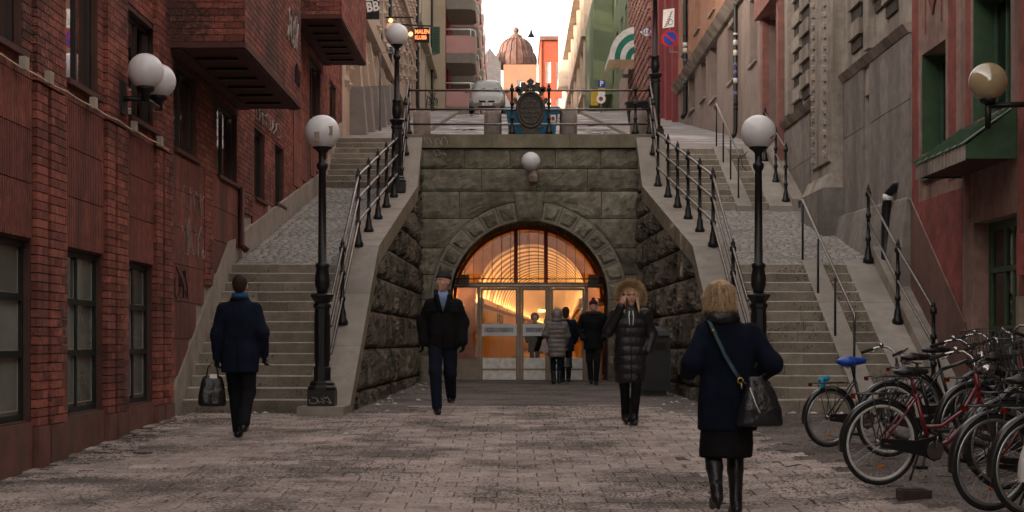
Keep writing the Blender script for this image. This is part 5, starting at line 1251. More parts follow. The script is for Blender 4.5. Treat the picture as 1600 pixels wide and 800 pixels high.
# ---------------------------------------------------------------- bins, bollards, planter
M['blue'] = mat('blue_plastic', (.02, .13, .22), .5, var=.15)
gbn = thing('grit_bin', 'blue plastic grit bin behind the cast-iron plaque', 'bin', (.45, 37.6, 5.45)); x0, x1 = -.15, 1.08
b = MB(); b.hexa([(x0 + .12, 37.4, 5.45), (x1 - .12, 37.4, 5.45), (x1 - .12, 38.0, 5.45), (x0 + .12, 38.0, 5.45), (x0 + .02, 37.3, 6.28), (x1 - .02, 37.3, 6.28), (x1 - .02, 38.1, 6.28), (x0 + .02, 38.1, 6.28)]); b.build('tub', M['blue'], gbn)
b = MB(); b.hexa([(x0 - .05, 37.24, 6.282), (x1 + .05, 37.24, 6.282), (x1 + .05, 38.12, 6.282), (x0 - .05, 38.12, 6.282), (x0, 37.26, 6.33), (x1, 37.26, 6.33), (x1 - .05, 38.1, 6.46), (x0 + .05, 38.1, 6.46)]); b.build('lid', M['blue'], gbn)
b = MB(); b.hexa([(.88, 37.315, 5.98), (1.0, 37.315, 5.98), (1.0, 37.325, 5.98), (.88, 37.325, 5.98), (.88, 37.295, 6.15), (1.0, 37.295, 6.15), (1.0, 37.31, 6.15), (.88, 37.31, 6.15)]); so_ = b.build('sticker', M['white'], gbn)
b = MB(); b.box(.905, .975, 37.288, 37.296, 6.03, 6.11); b.build('sticker_mark', M['redink'], so_)
M['bollard'] = mat('bollard_stone', (.25, .205, .18), .88, var=.2, scale=5, bump=.4)
for (px, lb_) in ((659, 'stone bollard behind the left end of the top railing'), (770, 'stone bollard just left of the blue grit bin'), (888, 'stone bollard just right of the blue grit bin'), (998, 'stone bollard behind the right end of the top railing')):
    x = (px - 800) * 37.6 / F; b = MB(); b.lathe((x, 37.6, 5.35), [(.21, 0), (.20, .82), (.19, .90), (.15, .96), (.06, .99)], 14); setp(b.build('stone_bollard', M['bollard']), lb_, 'bollard', 'stone bollards behind the top railing')
t = thing('litter_bin', 'tall black litter bin against the right retaining wall', 'litter bin', (2.45, 28.3, .04))
b = MB(); b.box(2.18, 2.72, 28.05, 28.6, .12, 1.02); b.box(2.24, 2.66, 28.1, 28.55, .04, .119); b.build('body', M['iron'], t)
b = MB(); b.lathe((2.45, 28.32, 1.02), [(.37, 0), (.38, .05), (.33, .13), (.2, .19), (.04, .21)], 4, rot=R(45), sm=False); b.build('lid', M['iron'], t)
b = MB(); b.box(2.25, 2.65, 28.035, 28.049, .25, .72); b.build('door', M['iron'], t); b = MB(); b.box(2.26, 2.64, 28.03, 28.049, .82, .95); b.build('slot', M['room'], t)
t = thing('planter', 'dark round planter on the pavement above the right stairs', 'planter', (4.25, 54.5, 8.1)); b = MB(); z = interp(PR, 54.5)
b.lathe((4.25, 54.5, z), [(.30, 0), (.36, .1), (.46, .72), (.5, .74), (.5, .8), (.42, .8), (.40, .70)], 16); b.build('pot', M['iron'], t)
# ---------------------------------------------------------------- signs
M['signblue'] = mat('sign_blue', (.01, .05, .32), .45); M['signred'] = mat('sign_red', (.45, .015, .02), .45); M['yellow'] = mat('sign_yellow', (.55, .36, .03), .5); M['pole'] = mat('galvanised', (.25, .25, .25), .5, metal=.5)
def disc(b, c, r, y, th=.02, n=24): b.lathe((c[0], y, c[1]), [(r, 0), (r, th)], n, axis='y', sm=False)
t = thing('no_parking_sign', 'round blue no-parking sign with red ring and bar under a white plate', 'sign', (5.5, 52.5, 10.3))
c = P(1047, 60, 52.5); b = MB(); disc(b, (c.x, c.z), .28, 52.5); b.build('ring', M['signred'], t)
b = MB(); disc(b, (c.x, c.z), .215, 52.495, .004); b.build('field', M['signblue'], t)
b = MB(); b.hexa([(c.x - .20, 52.488, c.z + .12), (c.x - .15, 52.488, c.z + .17), (c.x - .15, 52.494, c.z + .17), (c.x - .20, 52.494, c.z + .12), (c.x + .15, 52.488, c.z - .17), (c.x + .20, 52.488, c.z - .12), (c.x + .20, 52.494, c.z - .12), (c.x + .15, 52.494, c.z - .17)]); b.build('bar', M['signred'], t)
c2 = P(1045, 29, 52.5); b = MB(); b.prism([(c2.x - .20, 52.48, c2.z - .31), (c2.x + .17, 52.48, c2.z - .27), (c2.x + .18, 52.48, c2.z + .33), (c2.x - .18, 52.48, c2.z + .28)], (0, .015, 0)); pt = b.build('white_plate', M['white'], t)
for k in range(7): b = MB(); o = k * .075; b.tube([(c2.x - .15 + o * .45, 52.475, c2.z - .27 + o), (c2.x - .02 + o * .3, 52.475, c2.z - .2 + o * .95)], .012, 4); b.build('hatch_stroke', M['ink'], pt)
b = MB(); b.tube([(c2.x + .05 + .07 * math.cos(k * .55), 52.475, c2.z - .12 + .09 * math.sin(k * .55)) for k in range(12)], .008, 4); b.build('arrow_mark', M['ink'], pt)
b = MB(); b.tube([(c.x, 52.55, c2.z + .2), (c.x, 52.55, c.z - .42), (WR - .35, 52.55, c.z - .45), (WR - .3, 52.55, c.z - .75), (WR, 52.55, c.z - .8)], .03, 6); b.build('bracket', M['pole'], t)
c = P(1010, 50, 70); t = thing('hanging_sign', 'white diamond-shaped hanging sign lettered U.B on the brown building', 'sign', (c.x, 70, c.z)); b = MB(); b.prism([(c.x - .29, 70, c.z), (c.x, 70, c.z - .18), (c.x + .29, 70, c.z), (c.x, 70, c.z + .18)], (0, .05, 0)); b.build('board', M['white'], t); text('U.B', .24, (c.x, 69.99, c.z), (R(90), 0, 0), M['signblue'], t, bold=.006)
b = MB(); b.tube([(c.x, 70.03, c.z + .05), (WR, 70.03, c.z + .05)], .02, 5); b.build('arm', M['iron'], t)
c = P(940, 131, 78); t = thing('parking_sign', 'blue square parking sign on a pole with yellow plates below', 'sign', (c.x, 78, 12)); b = MB(); b.box(c.x - .17, c.x + .17, 78, 78.02, c.z - .17, c.z + .17); b.build('plate', M['signblue'], t); text('P', .34, (c.x, 77.99, c.z), (R(90), 0, 0), M['white'], t, bold=.01)
b = MB(); b.tube([(c.x, 78.05, c.z + .2), (c.x, 78.05, 11.9)], .03, 6); b.build('pole', M['pole'], t)
b = MB(); b.box(c.x - .17, c.x + .17, 78, 78.02, c.z - .36, c.z - .19); b.build('yellow_plate', M['yellow'], t); b = MB(); b.box(c.x - .17, c.x + .17, 78, 78.02, c.z - .54, c.z - .37); b.build('white_plate', M['white'], t)
c = P(939, 156, 76.5); t = thing('round_sign', 'low round white sign leaning on the parking sign pole', 'sign', (c.x, 76.5, c.z)); b = MB(); disc(b, (c.x, c.z + .05), .22, 76.5); b.build('disc', M['white'], t)
b = MB(); disc(b, (c.x, c.z + .05), .10, 76.49, .008); b.build('mark', M['orangefar'], t); b = MB(); b.tube([(c.x, 76.53, c.z), (c.x, 76.53, 11.5)], .02, 5); b.build('pole', M['pole'], t)
c = P(929, 153, 79); b = MB(); b.box(c.x - .17, c.x + .17, 79, 79.3, c.z - .35, c.z + .4); setp(b.build('yellow_box', M['yellow']), 'yellow box standing left of the round white sign', 'box')
c = P(977, 119, 83.9); b = MB(); b.box(c.x - .16, c.x + .16, 83.85, 83.9, c.z - .11, c.z + .11); o = setp(b.build('street_name_plate', M['white']), 'small white plate on the rose stone base below the striped awning', 'plate')
b = MB(); b.tube([(c.x - .1, 83.845, c.z + .03), (c.x + .1, 83.845, c.z + .03)], .012, 4); b.tube([(c.x - .1, 83.845, c.z - .04), (c.x + .1, 83.845, c.z - .04)], .012, 4); b.build('print', M['ink'], o)
# left signs
M['black'] = mat('sign_black', (.012, .012, .012), .5)
t = thing('club_sign', 'black box sign with white letters hanging past the second brick bay', 'sign', (-4, 44, 9.7)); b = MB(); b.box(-4.5, -3.58, 44, 44.12, 9.68, 11.2); b.build('board', M['black'], t)
text('MALEN', .36, (-4.06, 43.99, 10.27), (R(90), 0, 0), M['white'], t, bold=.012, xs=.86); text('KLUBB', .36, (-4.04, 43.99, 9.95), (R(90), R(-8), 0), M['white'], t, bold=.012, xs=.86)
M['glow'] = emis('neon_orange', (1.0, .22, .07), .30)
M['glow2'] = emis('lamp_glow', (1.0, .38, .16), .45)
c = P(659, 54, 62); t = thing('neon_sign', 'dark hanging sign with glowing orange letters beside the upper lamp globe', 'sign', (c.x, 62, c.z)); b = MB(); b.box(c.x - .28, c.x + .28, 62, 62.1, c.z - .3, c.z + .26); b.build('board', M['black'], t)
text('MALEN', .22, (c.x + .02, 61.98, c.z + .10), (R(90), 0, 0), M['glow'], t, bold=.008, xs=.8); text('KLUBB', .2, (c.x - .04, 61.98, c.z - .12), (R(90), 0, 0), M['glow'], t, bold=.008, xs=.75)
b = MB(); b.tube([(WL, 62.05, c.z + .4), (c.x + .35, 62.05, c.z + .33)], .03, 5); b.build('arm', M['iron'], t)
b = MB(); b.sphere((c.x - .42, 62, c.z + .02), .09, 10, 8); b.build('bulb', M['glow2'], t)
c = P(613, 55, 57.5); t = thing('hanging_sign', 'white hanging sign board with triangle mark, half behind the lamp globe', 'sign', (c.x, 57.5, c.z)); b = MB(); b.box(c.x - .2, c.x + .28, 57.5, 57.56, c.z - .40, c.z + .42); b.build('board', M['white'], t)
b = MB(); b.prism([(c.x - .14, 57.49, c.z - .30), (c.x + .1, 57.49, c.z - .30), (c.x - .02, 57.49, c.z + .1)], (0, .008, 0)); b.build('triangle_mark', M['alu_dk'], t)
b = MB(); b.tube([(WL, 57.6, c.z + .65), (c.x + .75, 57.6, c.z + .65)], .03, 5); b.build('arm', M['iron'], t); b = MB(); b.sphere((c.x - .05, 57.4, c.z + .50), .08, 10, 8); b.build('bulb', M['glow2'], t)
c = P(681, 62, 70); t = thing('green_sign', 'dark green louvred sign on a grey bracket pole', 'sign', (c.x, 70, c.z)); b = MB(); b.box(c.x - .17, c.x + .17, 70, 70.1, c.z - .58, c.z + .56); b.build('board', M['greendk'], t)
for k in range(9): b = MB(); b.box(c.x - .15, c.x + .15, 69.98, 69.999, c.z - .5 + k * .115, c.z - .45 + k * .115); b.build('slat', M['green'], t)
b = MB(); b.tube([(c.x + .05, 70.12, c.z - .6), (c.x - .45, 70.12, c.z - .65), (c.x - .45, 70.12, interp(PL, 70))], .03, 6); b.build('pole', M['pole'], t)
c = P(594, 82, 49); t = thing('bracket_pole', 'thin grey pole with bent arm on the left pavement', 'pole', (c.x, 49, interp(PL, 49))); b = MB(); b.tube([(c.x, 49, interp(PL, 49)), (c.x, 49, c.z), (c.x + .4, 49, c.z)], .035, 6); b.build('pole', M['pole'], t); b = MB(); b.lathe((c.x + .4, 49, c.z - .06), [(.03, 0), (.06, .05), (.06, .2), (.02, .22)], 8); b.build('head', M['pole'], t)
# pendant lamp on a wire across the street
c = P(830, 52, 90); t = thing('pendant_lamp', 'small cone street lamp hanging from a wire in front of the sky', 'pendant lamp', (c.x, 90, c.z)); b = MB(); b.lathe((c.x, 90, c.z - .2), [(.19, 0), (.17, .05), (.08, .18), (.05, .3), (.02, .42)], 12); b.build('shade', M['iron'], t)
b = MB(); b.tube([(-3.8, 90, c.z + 4.2), (c.x, 90, c.z + 3.6), (6.0, 90, c.z + 4.2)], .008, 4); b.tube([(c.x, 90, c.z + .2), (c.x, 90, c.z + 3.6)], .006, 4); b.build('wire', M['iron'], t)
# ---------------------------------------------------------------- parked car
car = thing('parked_car', 'silver hatchback parked nose-down on the steep street behind the railing', 'car', (-1.22, 79.0, street_z(79) - .03), local=True); car.rotation_euler = (math.atan(.16), 0, 0)
M['paint'] = mat('silver_paint', (.27, .255, .235), .3, metal=.5, var=.08, scale=3); M['rubber'] = mat('rubber', (.018, .018, .018), .85); M['carglass'] = mat('car_glass', (.10, .14, .16), .06, var=.1, spec=.9); M['lens'] = mat('headlight_lens', (.55, .55, .55), .08, spec=.9)
ST = [(0, .66, .26, .56, .60, .50), (.10, .80, .22, .66, .72, .62), (.35, .87, .20, .80, .86, .66), (.75, .88, .20, .90, .97, .68), (1.05, .88, .20, .96, 1.06, .70), (1.40, .88, .20, .99, 1.32, .63), (1.78, .88, .20, 1.0, 1.53, .58), (2.4, .88, .20, 1.0, 1.60, .57), (3.3, .88, .20, 1.0, 1.57, .56), (3.9, .87, .22, .98, 1.30, .58), (4.15, .82, .26, .92, 1.0, .62), (4.22, .74, .32, .85, .9, .6)]
V = []
for (y, w_, zb, bt, rf_, wt) in ST:
    half = [(0, zb), (w_ * .85, zb), (w_, zb + .14), (w_ * 1.0, (zb + bt) * .55), (w_ * .97, bt), (wt, rf_ - .05), (wt * .75, rf_), (0, rf_ + .015)]
    V += [(x, y, z) for x, z in half] + [(-x, y, z) for x, z in half[-2:0:-1]]
k = 14; b = MB()
b.add(V, [(i * k + j, i * k + (j + 1) % k, (i + 1) * k + (j + 1) % k, (i + 1) * k + j) for i in range(len(ST) - 1) for j in range(k)] + [list(range(k))[::-1], list(range((len(ST) - 1) * k, len(ST) * k))], 0, True); b.build('body', M['paint'], car)
def cq(name, pts, m, parent=car): b = MB(); b.prism(pts, (0, .012, .004)); return b.build(name, m, parent)
cq('windscreen', [(-.66, 1.05, 1.075), (.66, 1.05, 1.075), (.545, 1.74, 1.50), (-.545, 1.74, 1.50)], M['carglass'])
for s_ in (-1, 1):
    b = MB(); b.hexa([(s_ * .60, -.01, .52), (s_ * .82, .14, .52), (s_ * .80, .3, .52), (s_ * .55, .2, .52), (s_ * .55, .02, .70), (s_ * .85, .22, .74), (s_ * .80, .4, .74), (s_ * .52, .3, .72)]); b.build('headlight', M['lens'], car)
    b = MB(); b.box(s_ * .72 - .14, s_ * .72 + .14, .02, .12, .27, .36); b.build('fog_light', M['black'], car)
    b = MB(); b.sphere((s_ * 1.0, 1.25, 1.06), .11, 10, 8, sc=(1, .7, .75)); b.tube([(s_ * .88, 1.25, 1.02), (s_ * .95, 1.25, 1.03)], .03, 6); b.build('mirror', M['paint'], car)
    b = MB(); b.prism([(s_ * .905, 1.45, 1.03), (s_ * .905, 3.6, 1.03), (s_ * .66, 3.3, 1.46), (s_ * .66, 1.95, 1.46)], (s_ * .006, 0, 0)); b.build('side_glass', M['carglass'], car)
    for yw in (.78, 3.4):
        b = MB(); b.lathe((s_ * .78 - .1, yw, .32), [(.25, 0), (.32, .02), (.325, .1), (.32, .18), (.25, .2)], 20, axis='x'); wo_ = b.build('wheel', M['rubber'], car)
        b = MB(); b.lathe((s_ * .78 + (.1 if s_ > 0 else -.115), yw, .32), [(.2, 0), (.19, .015)], 14, axis='x'); b.build('rim', M['alu'], wo_)
b = MB(); b.box(-.38, .38, -.015, .06, .56, .64); b.build('grille', M['black'], car); b = MB(); b.box(-.42, .42, -.008, .06, .28, .37); b.build('lower_grille', M['black'], car)
b = MB(); b.box(-.26, .26, -.035, -.016, .41, .52); np_ = b.build('number_plate', M['white'], car); text('MPO 381', .09, (.02, -.042, .465), (R(90), 0, 0), M['ink'], np_)
b = MB(); b.box(-.255, -.22, -.04, -.0355, .415, .515); b.build('plate_band', M['signblue'], np_)
b = MB(); b.lathe((0, -.03, .63), [(.07, 0), (.07, .02)], 16, axis='y'); em = b.build('emblem', M['alu'], car)
b = MB(); b.tube([(-.045, -.036, .67), (-.02, -.036, .60), (0, -.036, .64), (.02, -.036, .60), (.045, -.036, .67)], .008, 4); b.build('emblem_mark', M['ink'], em)
for s_ in (-1, 1): b = MB(); b.tube([(s_ * .3 - .25, 1.02, 1.09), (s_ * .3 + .2, 1.25, 1.23)], .012, 4); b.build('wiper', M['black'], car)
# ---------------------------------------------------------------- people: continuous surfaces grown from distance fields
A3 = lambda p: np.array(p, float)
def RC(a, b, ra, rb, sy=1.0): return ('rc', A3(a), A3(b), ra, rb, sy)
def EL(c, r): return ('el', A3(c), A3(r))
def ST(rows, p=2.3): return ('st', np.array(rows, float), p)
def SUB(q): return ('sub', q)
def TF(o, rz, prims, k=.02, rx=0): return ('tf', A3(o), rz, prims, k, rx)
def TORUS(c, R_, r, tilt=0, sy=1.0, sz=1.0): return ('to', A3(c), R_, r, tilt, sy, sz)
def bounds(pr):
    k = pr[0]
    if k == 'rc': m = max(pr[3], pr[4]); return np.minimum(pr[1], pr[2]) - m, np.maximum(pr[1], pr[2]) + m
    if k == 'el': return pr[1] - pr[2], pr[1] + pr[2]
    if k == 'st':
        r = pr[1]; return A3((min(r[:, 1] - r[:, 3]), min(r[:, 2] - r[:, 4]), r[0, 0])), A3((max(r[:, 1] + r[:, 3]), max(r[:, 2] + r[:, 4]), r[-1, 0]))
    if k == 'to': m = (pr[2] + pr[3]) * max(1, pr[6]); return pr[1] - m, pr[1] + m
    if k == 'tf':
        bs = [bounds(q) for q in pr[3] if q[0] != 'sub']; m = max(np.abs(np.array(bs)).max(), .01); return pr[1] - m, pr[1] + m
def ev(pr, X, Y, Z):
    k = pr[0]
    if k == 'rc':
        _, a, b, ra, rb, sy = pr; ba = b - a; L2 = ba @ ba + 1e-12
        t = np.clip(((X - a[0]) * ba[0] + (Y - a[1]) * ba[1] + (Z - a[2]) * ba[2]) / L2, 0, 1)
        return np.sqrt((X - a[0] - t * ba[0]) ** 2 + ((Y - a[1] - t * ba[1]) / sy) ** 2 + (Z - a[2] - t * ba[2]) ** 2) - (ra + (rb - ra) * t)
    if k == 'el':
        _, c, r = pr; x, y, z = (X - c[0]) / r[0], (Y - c[1]) / r[1], (Z - c[2]) / r[2]; k0 = np.sqrt(x * x + y * y + z * z)
        k1 = np.sqrt((x / r[0]) ** 2 + (y / r[1]) ** 2 + (z / r[2]) ** 2) + 1e-9; return k0 * (k0 - 1) / k1
    if k == 'st':
        r = pr[1]; p = pr[2]; z = r[:, 0]; cx, cy, rx, ry = [np.interp(Z, z, r[:, i]) for i in (1, 2, 3, 4)]
        d = ((np.abs((X - cx) / rx) ** p + np.abs((Y - cy) / ry) ** p) ** (1 / p) - 1) * np.minimum(rx, ry)
        return np.maximum(d, np.maximum(z[0] - Z, Z - z[-1]))
    if k == 'to':
        _, c, R_, r, tilt, sy, sz = pr; x, y, z = X - c[0], Y - c[1], Z - c[2]; ct, st_ = math.cos(tilt), math.sin(tilt)
        y, z = (y * ct + z * st_) / sy, (-y * st_ + z * ct) / sz; q = np.sqrt(x * x + z * z) - R_; return np.sqrt(q * q + y * y) - r
    if k == 'tf':
        _, o, rz, ps, kk, rx = pr; x, y, z = X - o[0], Y - o[1], Z - o[2]; c, s_ = math.cos(rz), math.sin(rz)
        x, y = c * x + s_ * y, -s_ * x + c * y
        if rx: c, s_ = math.cos(rx), math.sin(rx); y, z = c * y + s_ * z, -s_ * y + c * z
        return field(ps, x, y, z, kk)
def field(prims, X, Y, Z, k):
    d = None
    for pr in prims:
        if pr[0] == 'sub':
            e = -ev(pr[1], X, Y, Z); h = np.clip(.5 - .5 * (d - e) / (k * .5), 0, 1); d = d * (1 - h) + e * h + k * .5 * h * (1 - h); continue
        e = ev(pr, X, Y, Z)
        if d is None: d = e
        else: h = np.clip(.5 + .5 * (e - d) / k, 0, 1); d = e * (1 - h) + d * h - k * h * (1 - h)
    return d
def nets(prims, h, k, wrinkle=0.0, seed=0, smooth_cut=None):
    bs = [bounds(p) for p in prims if p[0] != 'sub']; lo = np.min([b[0] for b in bs], 0) - 3 * h; hi = np.max([b[1] for b in bs], 0) + 3 * h
    n = np.ceil((hi - lo) / h).astype(int) + 1
    xs, ys, zs = [(lo[i] + h * np.arange(n[i])).astype(np.float32) for i in range(3)]
    X, Y, Z = np.meshgrid(xs, ys, zs, indexing='ij', sparse=True)
    Zf = np.broadcast_to(Z, n); d = field(prims, X, Y, Zf, k).astype(np.float32)
    d = np.broadcast_to(d, n)
    s = d < 0
    c = [slice(0, -1), slice(1, None)]
    cor = {}
    cnt = np.zeros(n - 1, np.int8)
    for i in (0, 1):
        for j in (0, 1):
            for l in (0, 1): cor[i, j, l] = d[c[i], c[j], c[l]]; cnt += s[c[i], c[j], c[l]]
    act = (cnt > 0) & (cnt < 8); idx = np.full(n - 1, -1, np.int64); I = np.argwhere(act); idx[act] = np.arange(len(I))
    acc = np.zeros((len(I), 3)); num = np.zeros(len(I)); cv = {kk: v[act] for kk, v in cor.items()}
    keys = list(cv)
    for a in keys:
        for ax in range(3):
            if a[ax]: continue
            b = list(a); b[ax] = 1; b = tuple(b); va, vb = cv[a], cv[b]; m = (va < 0) != (vb < 0)
            t = va[m] / (va[m] - vb[m]); p = np.tile(np.array(a, float), (m.sum(), 1)); p[:, ax] += t; acc[m] += p; num[m] += 1
    V = lo + (I + acc / num[:, None]) * h
    Fs = []
    for ax in range(3):
        sl0 = [slice(None)] * 3; sl1 = [slice(None)] * 3; sl0[ax] = slice(0, -1); sl1[ax] = slice(1, None)
        E = np.argwhere(s[tuple(sl0)] != s[tuple(sl1)]); o1, o2 = [q for q in range(3) if q != ax]
        ok = (E[:, o1] > 0) & (E[:, o2] > 0) & (E[:, o1] < n[o1] - 1) & (E[:, o2] < n[o2] - 1); E = E[ok]
        def g(da, db):
            q = E.copy(); q[:, o1] -= da; q[:, o2] -= db; return idx[q[:, 0], q[:, 1], q[:, 2]]
        qd = np.stack([g(0, 0), g(1, 0), g(1, 1), g(0, 1)], 1); ins = s[E[:, 0], E[:, 1], E[:, 2]]
        flip = ins if ax != 1 else ~ins
        qd[flip] = qd[flip][:, ::-1]; Fs.append(qd[(qd >= 0).all(1)])
    Fq = np.concatenate(Fs)
    if wrinkle:
        e = h * .5
        for q in range(len(V)):
            p = V[q]; w_ = mnoise.fractal((p[0] * 7 + seed, p[1] * 7, p[2] * 4.5), .8, 2.1, 3) * wrinkle
            r = math.hypot(p[0], p[1]) + 1e-6; V[q, 0] += p[0] / r * w_; V[q, 1] += p[1] / r * w_
    return V.tolist(), Fq.tolist()
def grow(name, prims, m, parent, h=.013, k=.03, wrinkle=0.0, seed=0, label=None):
    V, Fq = nets(prims, h, k, wrinkle, seed); b = MB(); b.add(V, Fq, 0, True)
    return b.build(name, m, parent, label=label)
M['skin'] = mat('skin', (.52, .29, .21), .5, var=.08, scale=14); M['eye'] = mat('eye_dark', (.03, .02, .015), .25); M['eyew'] = mat('eye_white', (.6, .56, .52), .3); M['lip'] = mat('lips', (.36, .12, .10), .45)
def cloth(n, c, r=.85, b=.35, bs=120, **k): M[n] = mat(n, c, r, var=.3, scale=7, bump=b, bscale=bs, spec=.12 if r > .5 else .4, **k)
cloth('navy_wool', (.008, .012, .024), .9); cloth('charcoal', (.011, .0115, .013), .9); cloth('black_cloth', (.008, .008, .0085), .8); cloth('black_puffer', (.011, .011, .012), .42, .3, 30); cloth('jeans', (.010, .013, .025), .9)
cloth('blue_scarf', (.02, .09, .24), .9); cloth('blue_shirt', (.22, .30, .48), .85); cloth('grey_puffer', (.16, .135, .12), .5, .3, 30); cloth('beanie_grey', (.035, .032, .03), .95); cloth('beanie_red', (.05, .012, .02), .95); cloth('coat_navy', (.007, .010, .021), .95, .6, 160)
cloth('leather', (.010, .010, .010), .28, .25, 40); cloth('bag_leather', (.012, .013, .014), .25, .3, 25); cloth('fur_tan', (.52, .37, .22), .9); cloth('fur_dark', (.08, .06, .05), .95); cloth('hair_brown', (.045, .025, .016), .55, .6, 150); cloth('hair_blond', (.60, .42, .25), .6, .7, 150, col2=(.26, .15, .075), t2=(.5, .62), scale2=45, streak=True); cloth('hair_dark', (.02, .014, .012), .6, .6, 150); cloth('pink_bag', (.30, .22, .20), .8); cloth('teal_strap', (.03, .07, .075), .4)
def head_prims(female=False):
    j = .052 if female else .058
    return [EL((0, .018, .022), (.076, .096, .10)), EL((0, -.022, -.045), (j, .070, .078)), EL((0, -.068, -.098), (.026, .022, .02)), RC((0, -.088, .018), (0, -.110, -.022), .008, .013), EL((0, -.074, .034), (.056, .022, .012)), EL((.04, -.062, -.02), (.024, .026, .022)), EL((-.04, -.062, -.02), (.024, .026, .022)),
            SUB(EL((.031, -.098, .012), (.017, .014, .010))), SUB(EL((-.031, -.098, .012), (.017, .014, .010))), EL((0, -.089, -.058), (.021, .010, .009)), EL((.078, .012, -.005), (.010, .022, .030)), EL((-.078, .012, -.005), (.010, .022, .030))]
def hand(w, dv, sv, curl=.5):
    w, dv, sv = A3(w), A3(dv), A3(sv); dv = dv / np.linalg.norm(dv); sv = sv - dv * (sv @ dv); sv = sv / np.linalg.norm(sv); nv = np.cross(dv, sv)
    out = [RC(w - dv * .02, w + dv * .03, .027, .028), RC(w + dv * .03 - sv * .018, w + dv * .085 - sv * .022, .020, .018), RC(w + dv * .03 + sv * .018, w + dv * .085 + sv * .022, .020, .018)]
    for i, l in zip((-1.5, -.5, .5, 1.5), (.85, 1.0, 1.06, .95)):
        b = w + dv * .085 + sv * i * .0195; m = b + (dv * (1 - curl * .4) + nv * curl * .7) * .04 * l; t = m + (dv * (1 - curl) + nv * curl) * .038 * l
        out += [RC(b, m, .0105, .0095), RC(m, t, .0095, .008)]
    b = w + dv * .03 + sv * .035; out += [RC(w + dv * .015 + sv * .02, b + sv * .012 + dv * .015, .014, .012), RC(b + sv * .012 + dv * .015, b + dv * .05 + sv * .014 + nv * .018 * curl, .012, .0095)]
    return out
def leg(hip, knee, ank, r=(.088, .060, .046)): return [RC(hip, knee, r[0], r[1]), RC(knee, ank, r[1], r[2])]
def shoe(a, yaw=0, heel=.0, r=.042):
    c, s_ = math.cos(yaw), math.sin(yaw); f = lambda dx, dy, z: (a[0] + dx * c - dy * s_, a[1] + dx * s_ + dy * c, z)
    z = a[2] - .05
    return [RC(f(0, .03, z), f(0, -.06, z - .005 - heel * .3), r, r * .95), RC(f(0, -.06, z - .005 - heel * .3), f(0, -.15, z - .018 - heel), r * .95, r * .72), RC((a[0], a[1], a[2] + .03), f(0, .02, z), r * 1.05, r)]
class Person:
    def __init__(s, label, x, d, rz, S, z=None, head_turn=0, nod=0, female=False, hz=1.62, skinm='skin', face=True, hx=0, hy=0):
        s.t = thing('person', label, 'person', (x, d, ground(x, d) if z is None else z), rz, local=True); s.t.scale = (S, S, S)
        s.hc = (hx, -.01 + hy, hz); s.turn = head_turn; s.nod = nod; s.female = female; s.face = face; s.body_extra = []
    def body(s, legs, arms, hands=(), h=.013):
        hd = TF(s.hc, s.turn, head_prims(s.female), .02, s.nod)
        pr = [ST([(.84, 0, 0, .13, .09), (.95, 0, 0, .155, .105), (1.08, 0, 0, .125, .09), (1.26, 0, 0, .15, .10), (1.38, 0, 0, .155, .09), (1.46, 0, .01, .07, .06)]), RC((0, .015, 1.42), (s.hc[0] * .6, .005 + s.hc[1] * .4, s.hc[2] - .08), .052, .05), hd]
        for l in legs: pr += [RC(l[0], l[1], .072, .05), RC(l[1], l[2], .048, .036)]
        for a in arms: pr += [RC(a[0], a[1], .048, .038), RC(a[1], a[2], .036, .026)]
        for hh in hands: pr += hh
        b = grow('body', pr, M['skin'], s.t, h, .022)
        if s.face:
            def hp(p):
                y, z = p[1], p[2]
                if s.nod: c, q = math.cos(-s.nod), math.sin(-s.nod); y, z = c * y + q * z, -q * y + c * z
                c, q = math.cos(s.turn), math.sin(s.turn); return (s.hc[0] + c * p[0] - q * y, s.hc[1] + q * p[0] + c * y, s.hc[2] + z)
            s.hp = hp
            for sx in (-1, 1):
                e = MB(); e.sphere(hp((sx * .031, -.0785, .012)), .0095, 10, 8); e.build('eye', M['eyew'], b)
                e = MB(); e.sphere(hp((sx * .031, -.0845, .012)), .0055, 8, 6); e.build('iris', M['eye'], b)
                e = MB(); e.tube([hp((sx * .014, -.094, .030)), hp((sx * .032, -.096, .035)), hp((sx * .050, -.084, .030))], [.004, .0045, .002], 5); e.build('eyebrow', M['hair_brown'], b)
            e = MB(); e.tube([hp((-.020, -.093, -.058)), hp((-.007, -.100, -.055)), hp((.007, -.100, -.055)), hp((.020, -.093, -.058))], [.003, .006, .006, .003], 6); e.build('mouth', M['lip'], b)
        return b
def sleeves(arms, r=(.074, .060, .048)):
    o = []
    for a in arms: o += [RC(a[0], a[1], r[0], r[1]), RC(a[1], a[2], r[1], r[2])]
    return o
def quilt(rows, step=.11, amp=.012):
    z0, z1 = rows[0][0], rows[-1][0]; r = np.array(rows, float); out = []
    n = int((z1 - z0) / .0137)
    for i in range(n + 1):
        z = z0 + (z1 - z0) * i / n; b = amp * abs(math.sin(math.pi * (z - z0) / step)) ** .5 - amp * .5
        out.append((z, *[np.interp(z, r[:, 0], r[:, q]) + (b if q > 2 else 0) for q in range(1, 5)]))
    return ST(out)
def fur(name, m, parent, pts, n, l, seed, wd=.005):
    rg = random.Random(seed); b = MB()
    for i in range(n):
        c, nrm, r = pts(rg); c = Vector(c); v = (Vector(nrm) + Vector((rg.gauss(0, .45), rg.gauss(0, .45), rg.gauss(0, .45) - .15))).normalized(); s_ = v.cross(Vector((rg.random(), rg.random(), 1))).normalized() * wd; e = c + v * l * rg.uniform(.5, 1.2)
        b.add([c + s_, c - s_, e, c + v.cross(s_)], [(0, 1, 2), (1, 3, 2), (3, 0, 2)])
    return b.build(name, m, parent, kind='stuff')
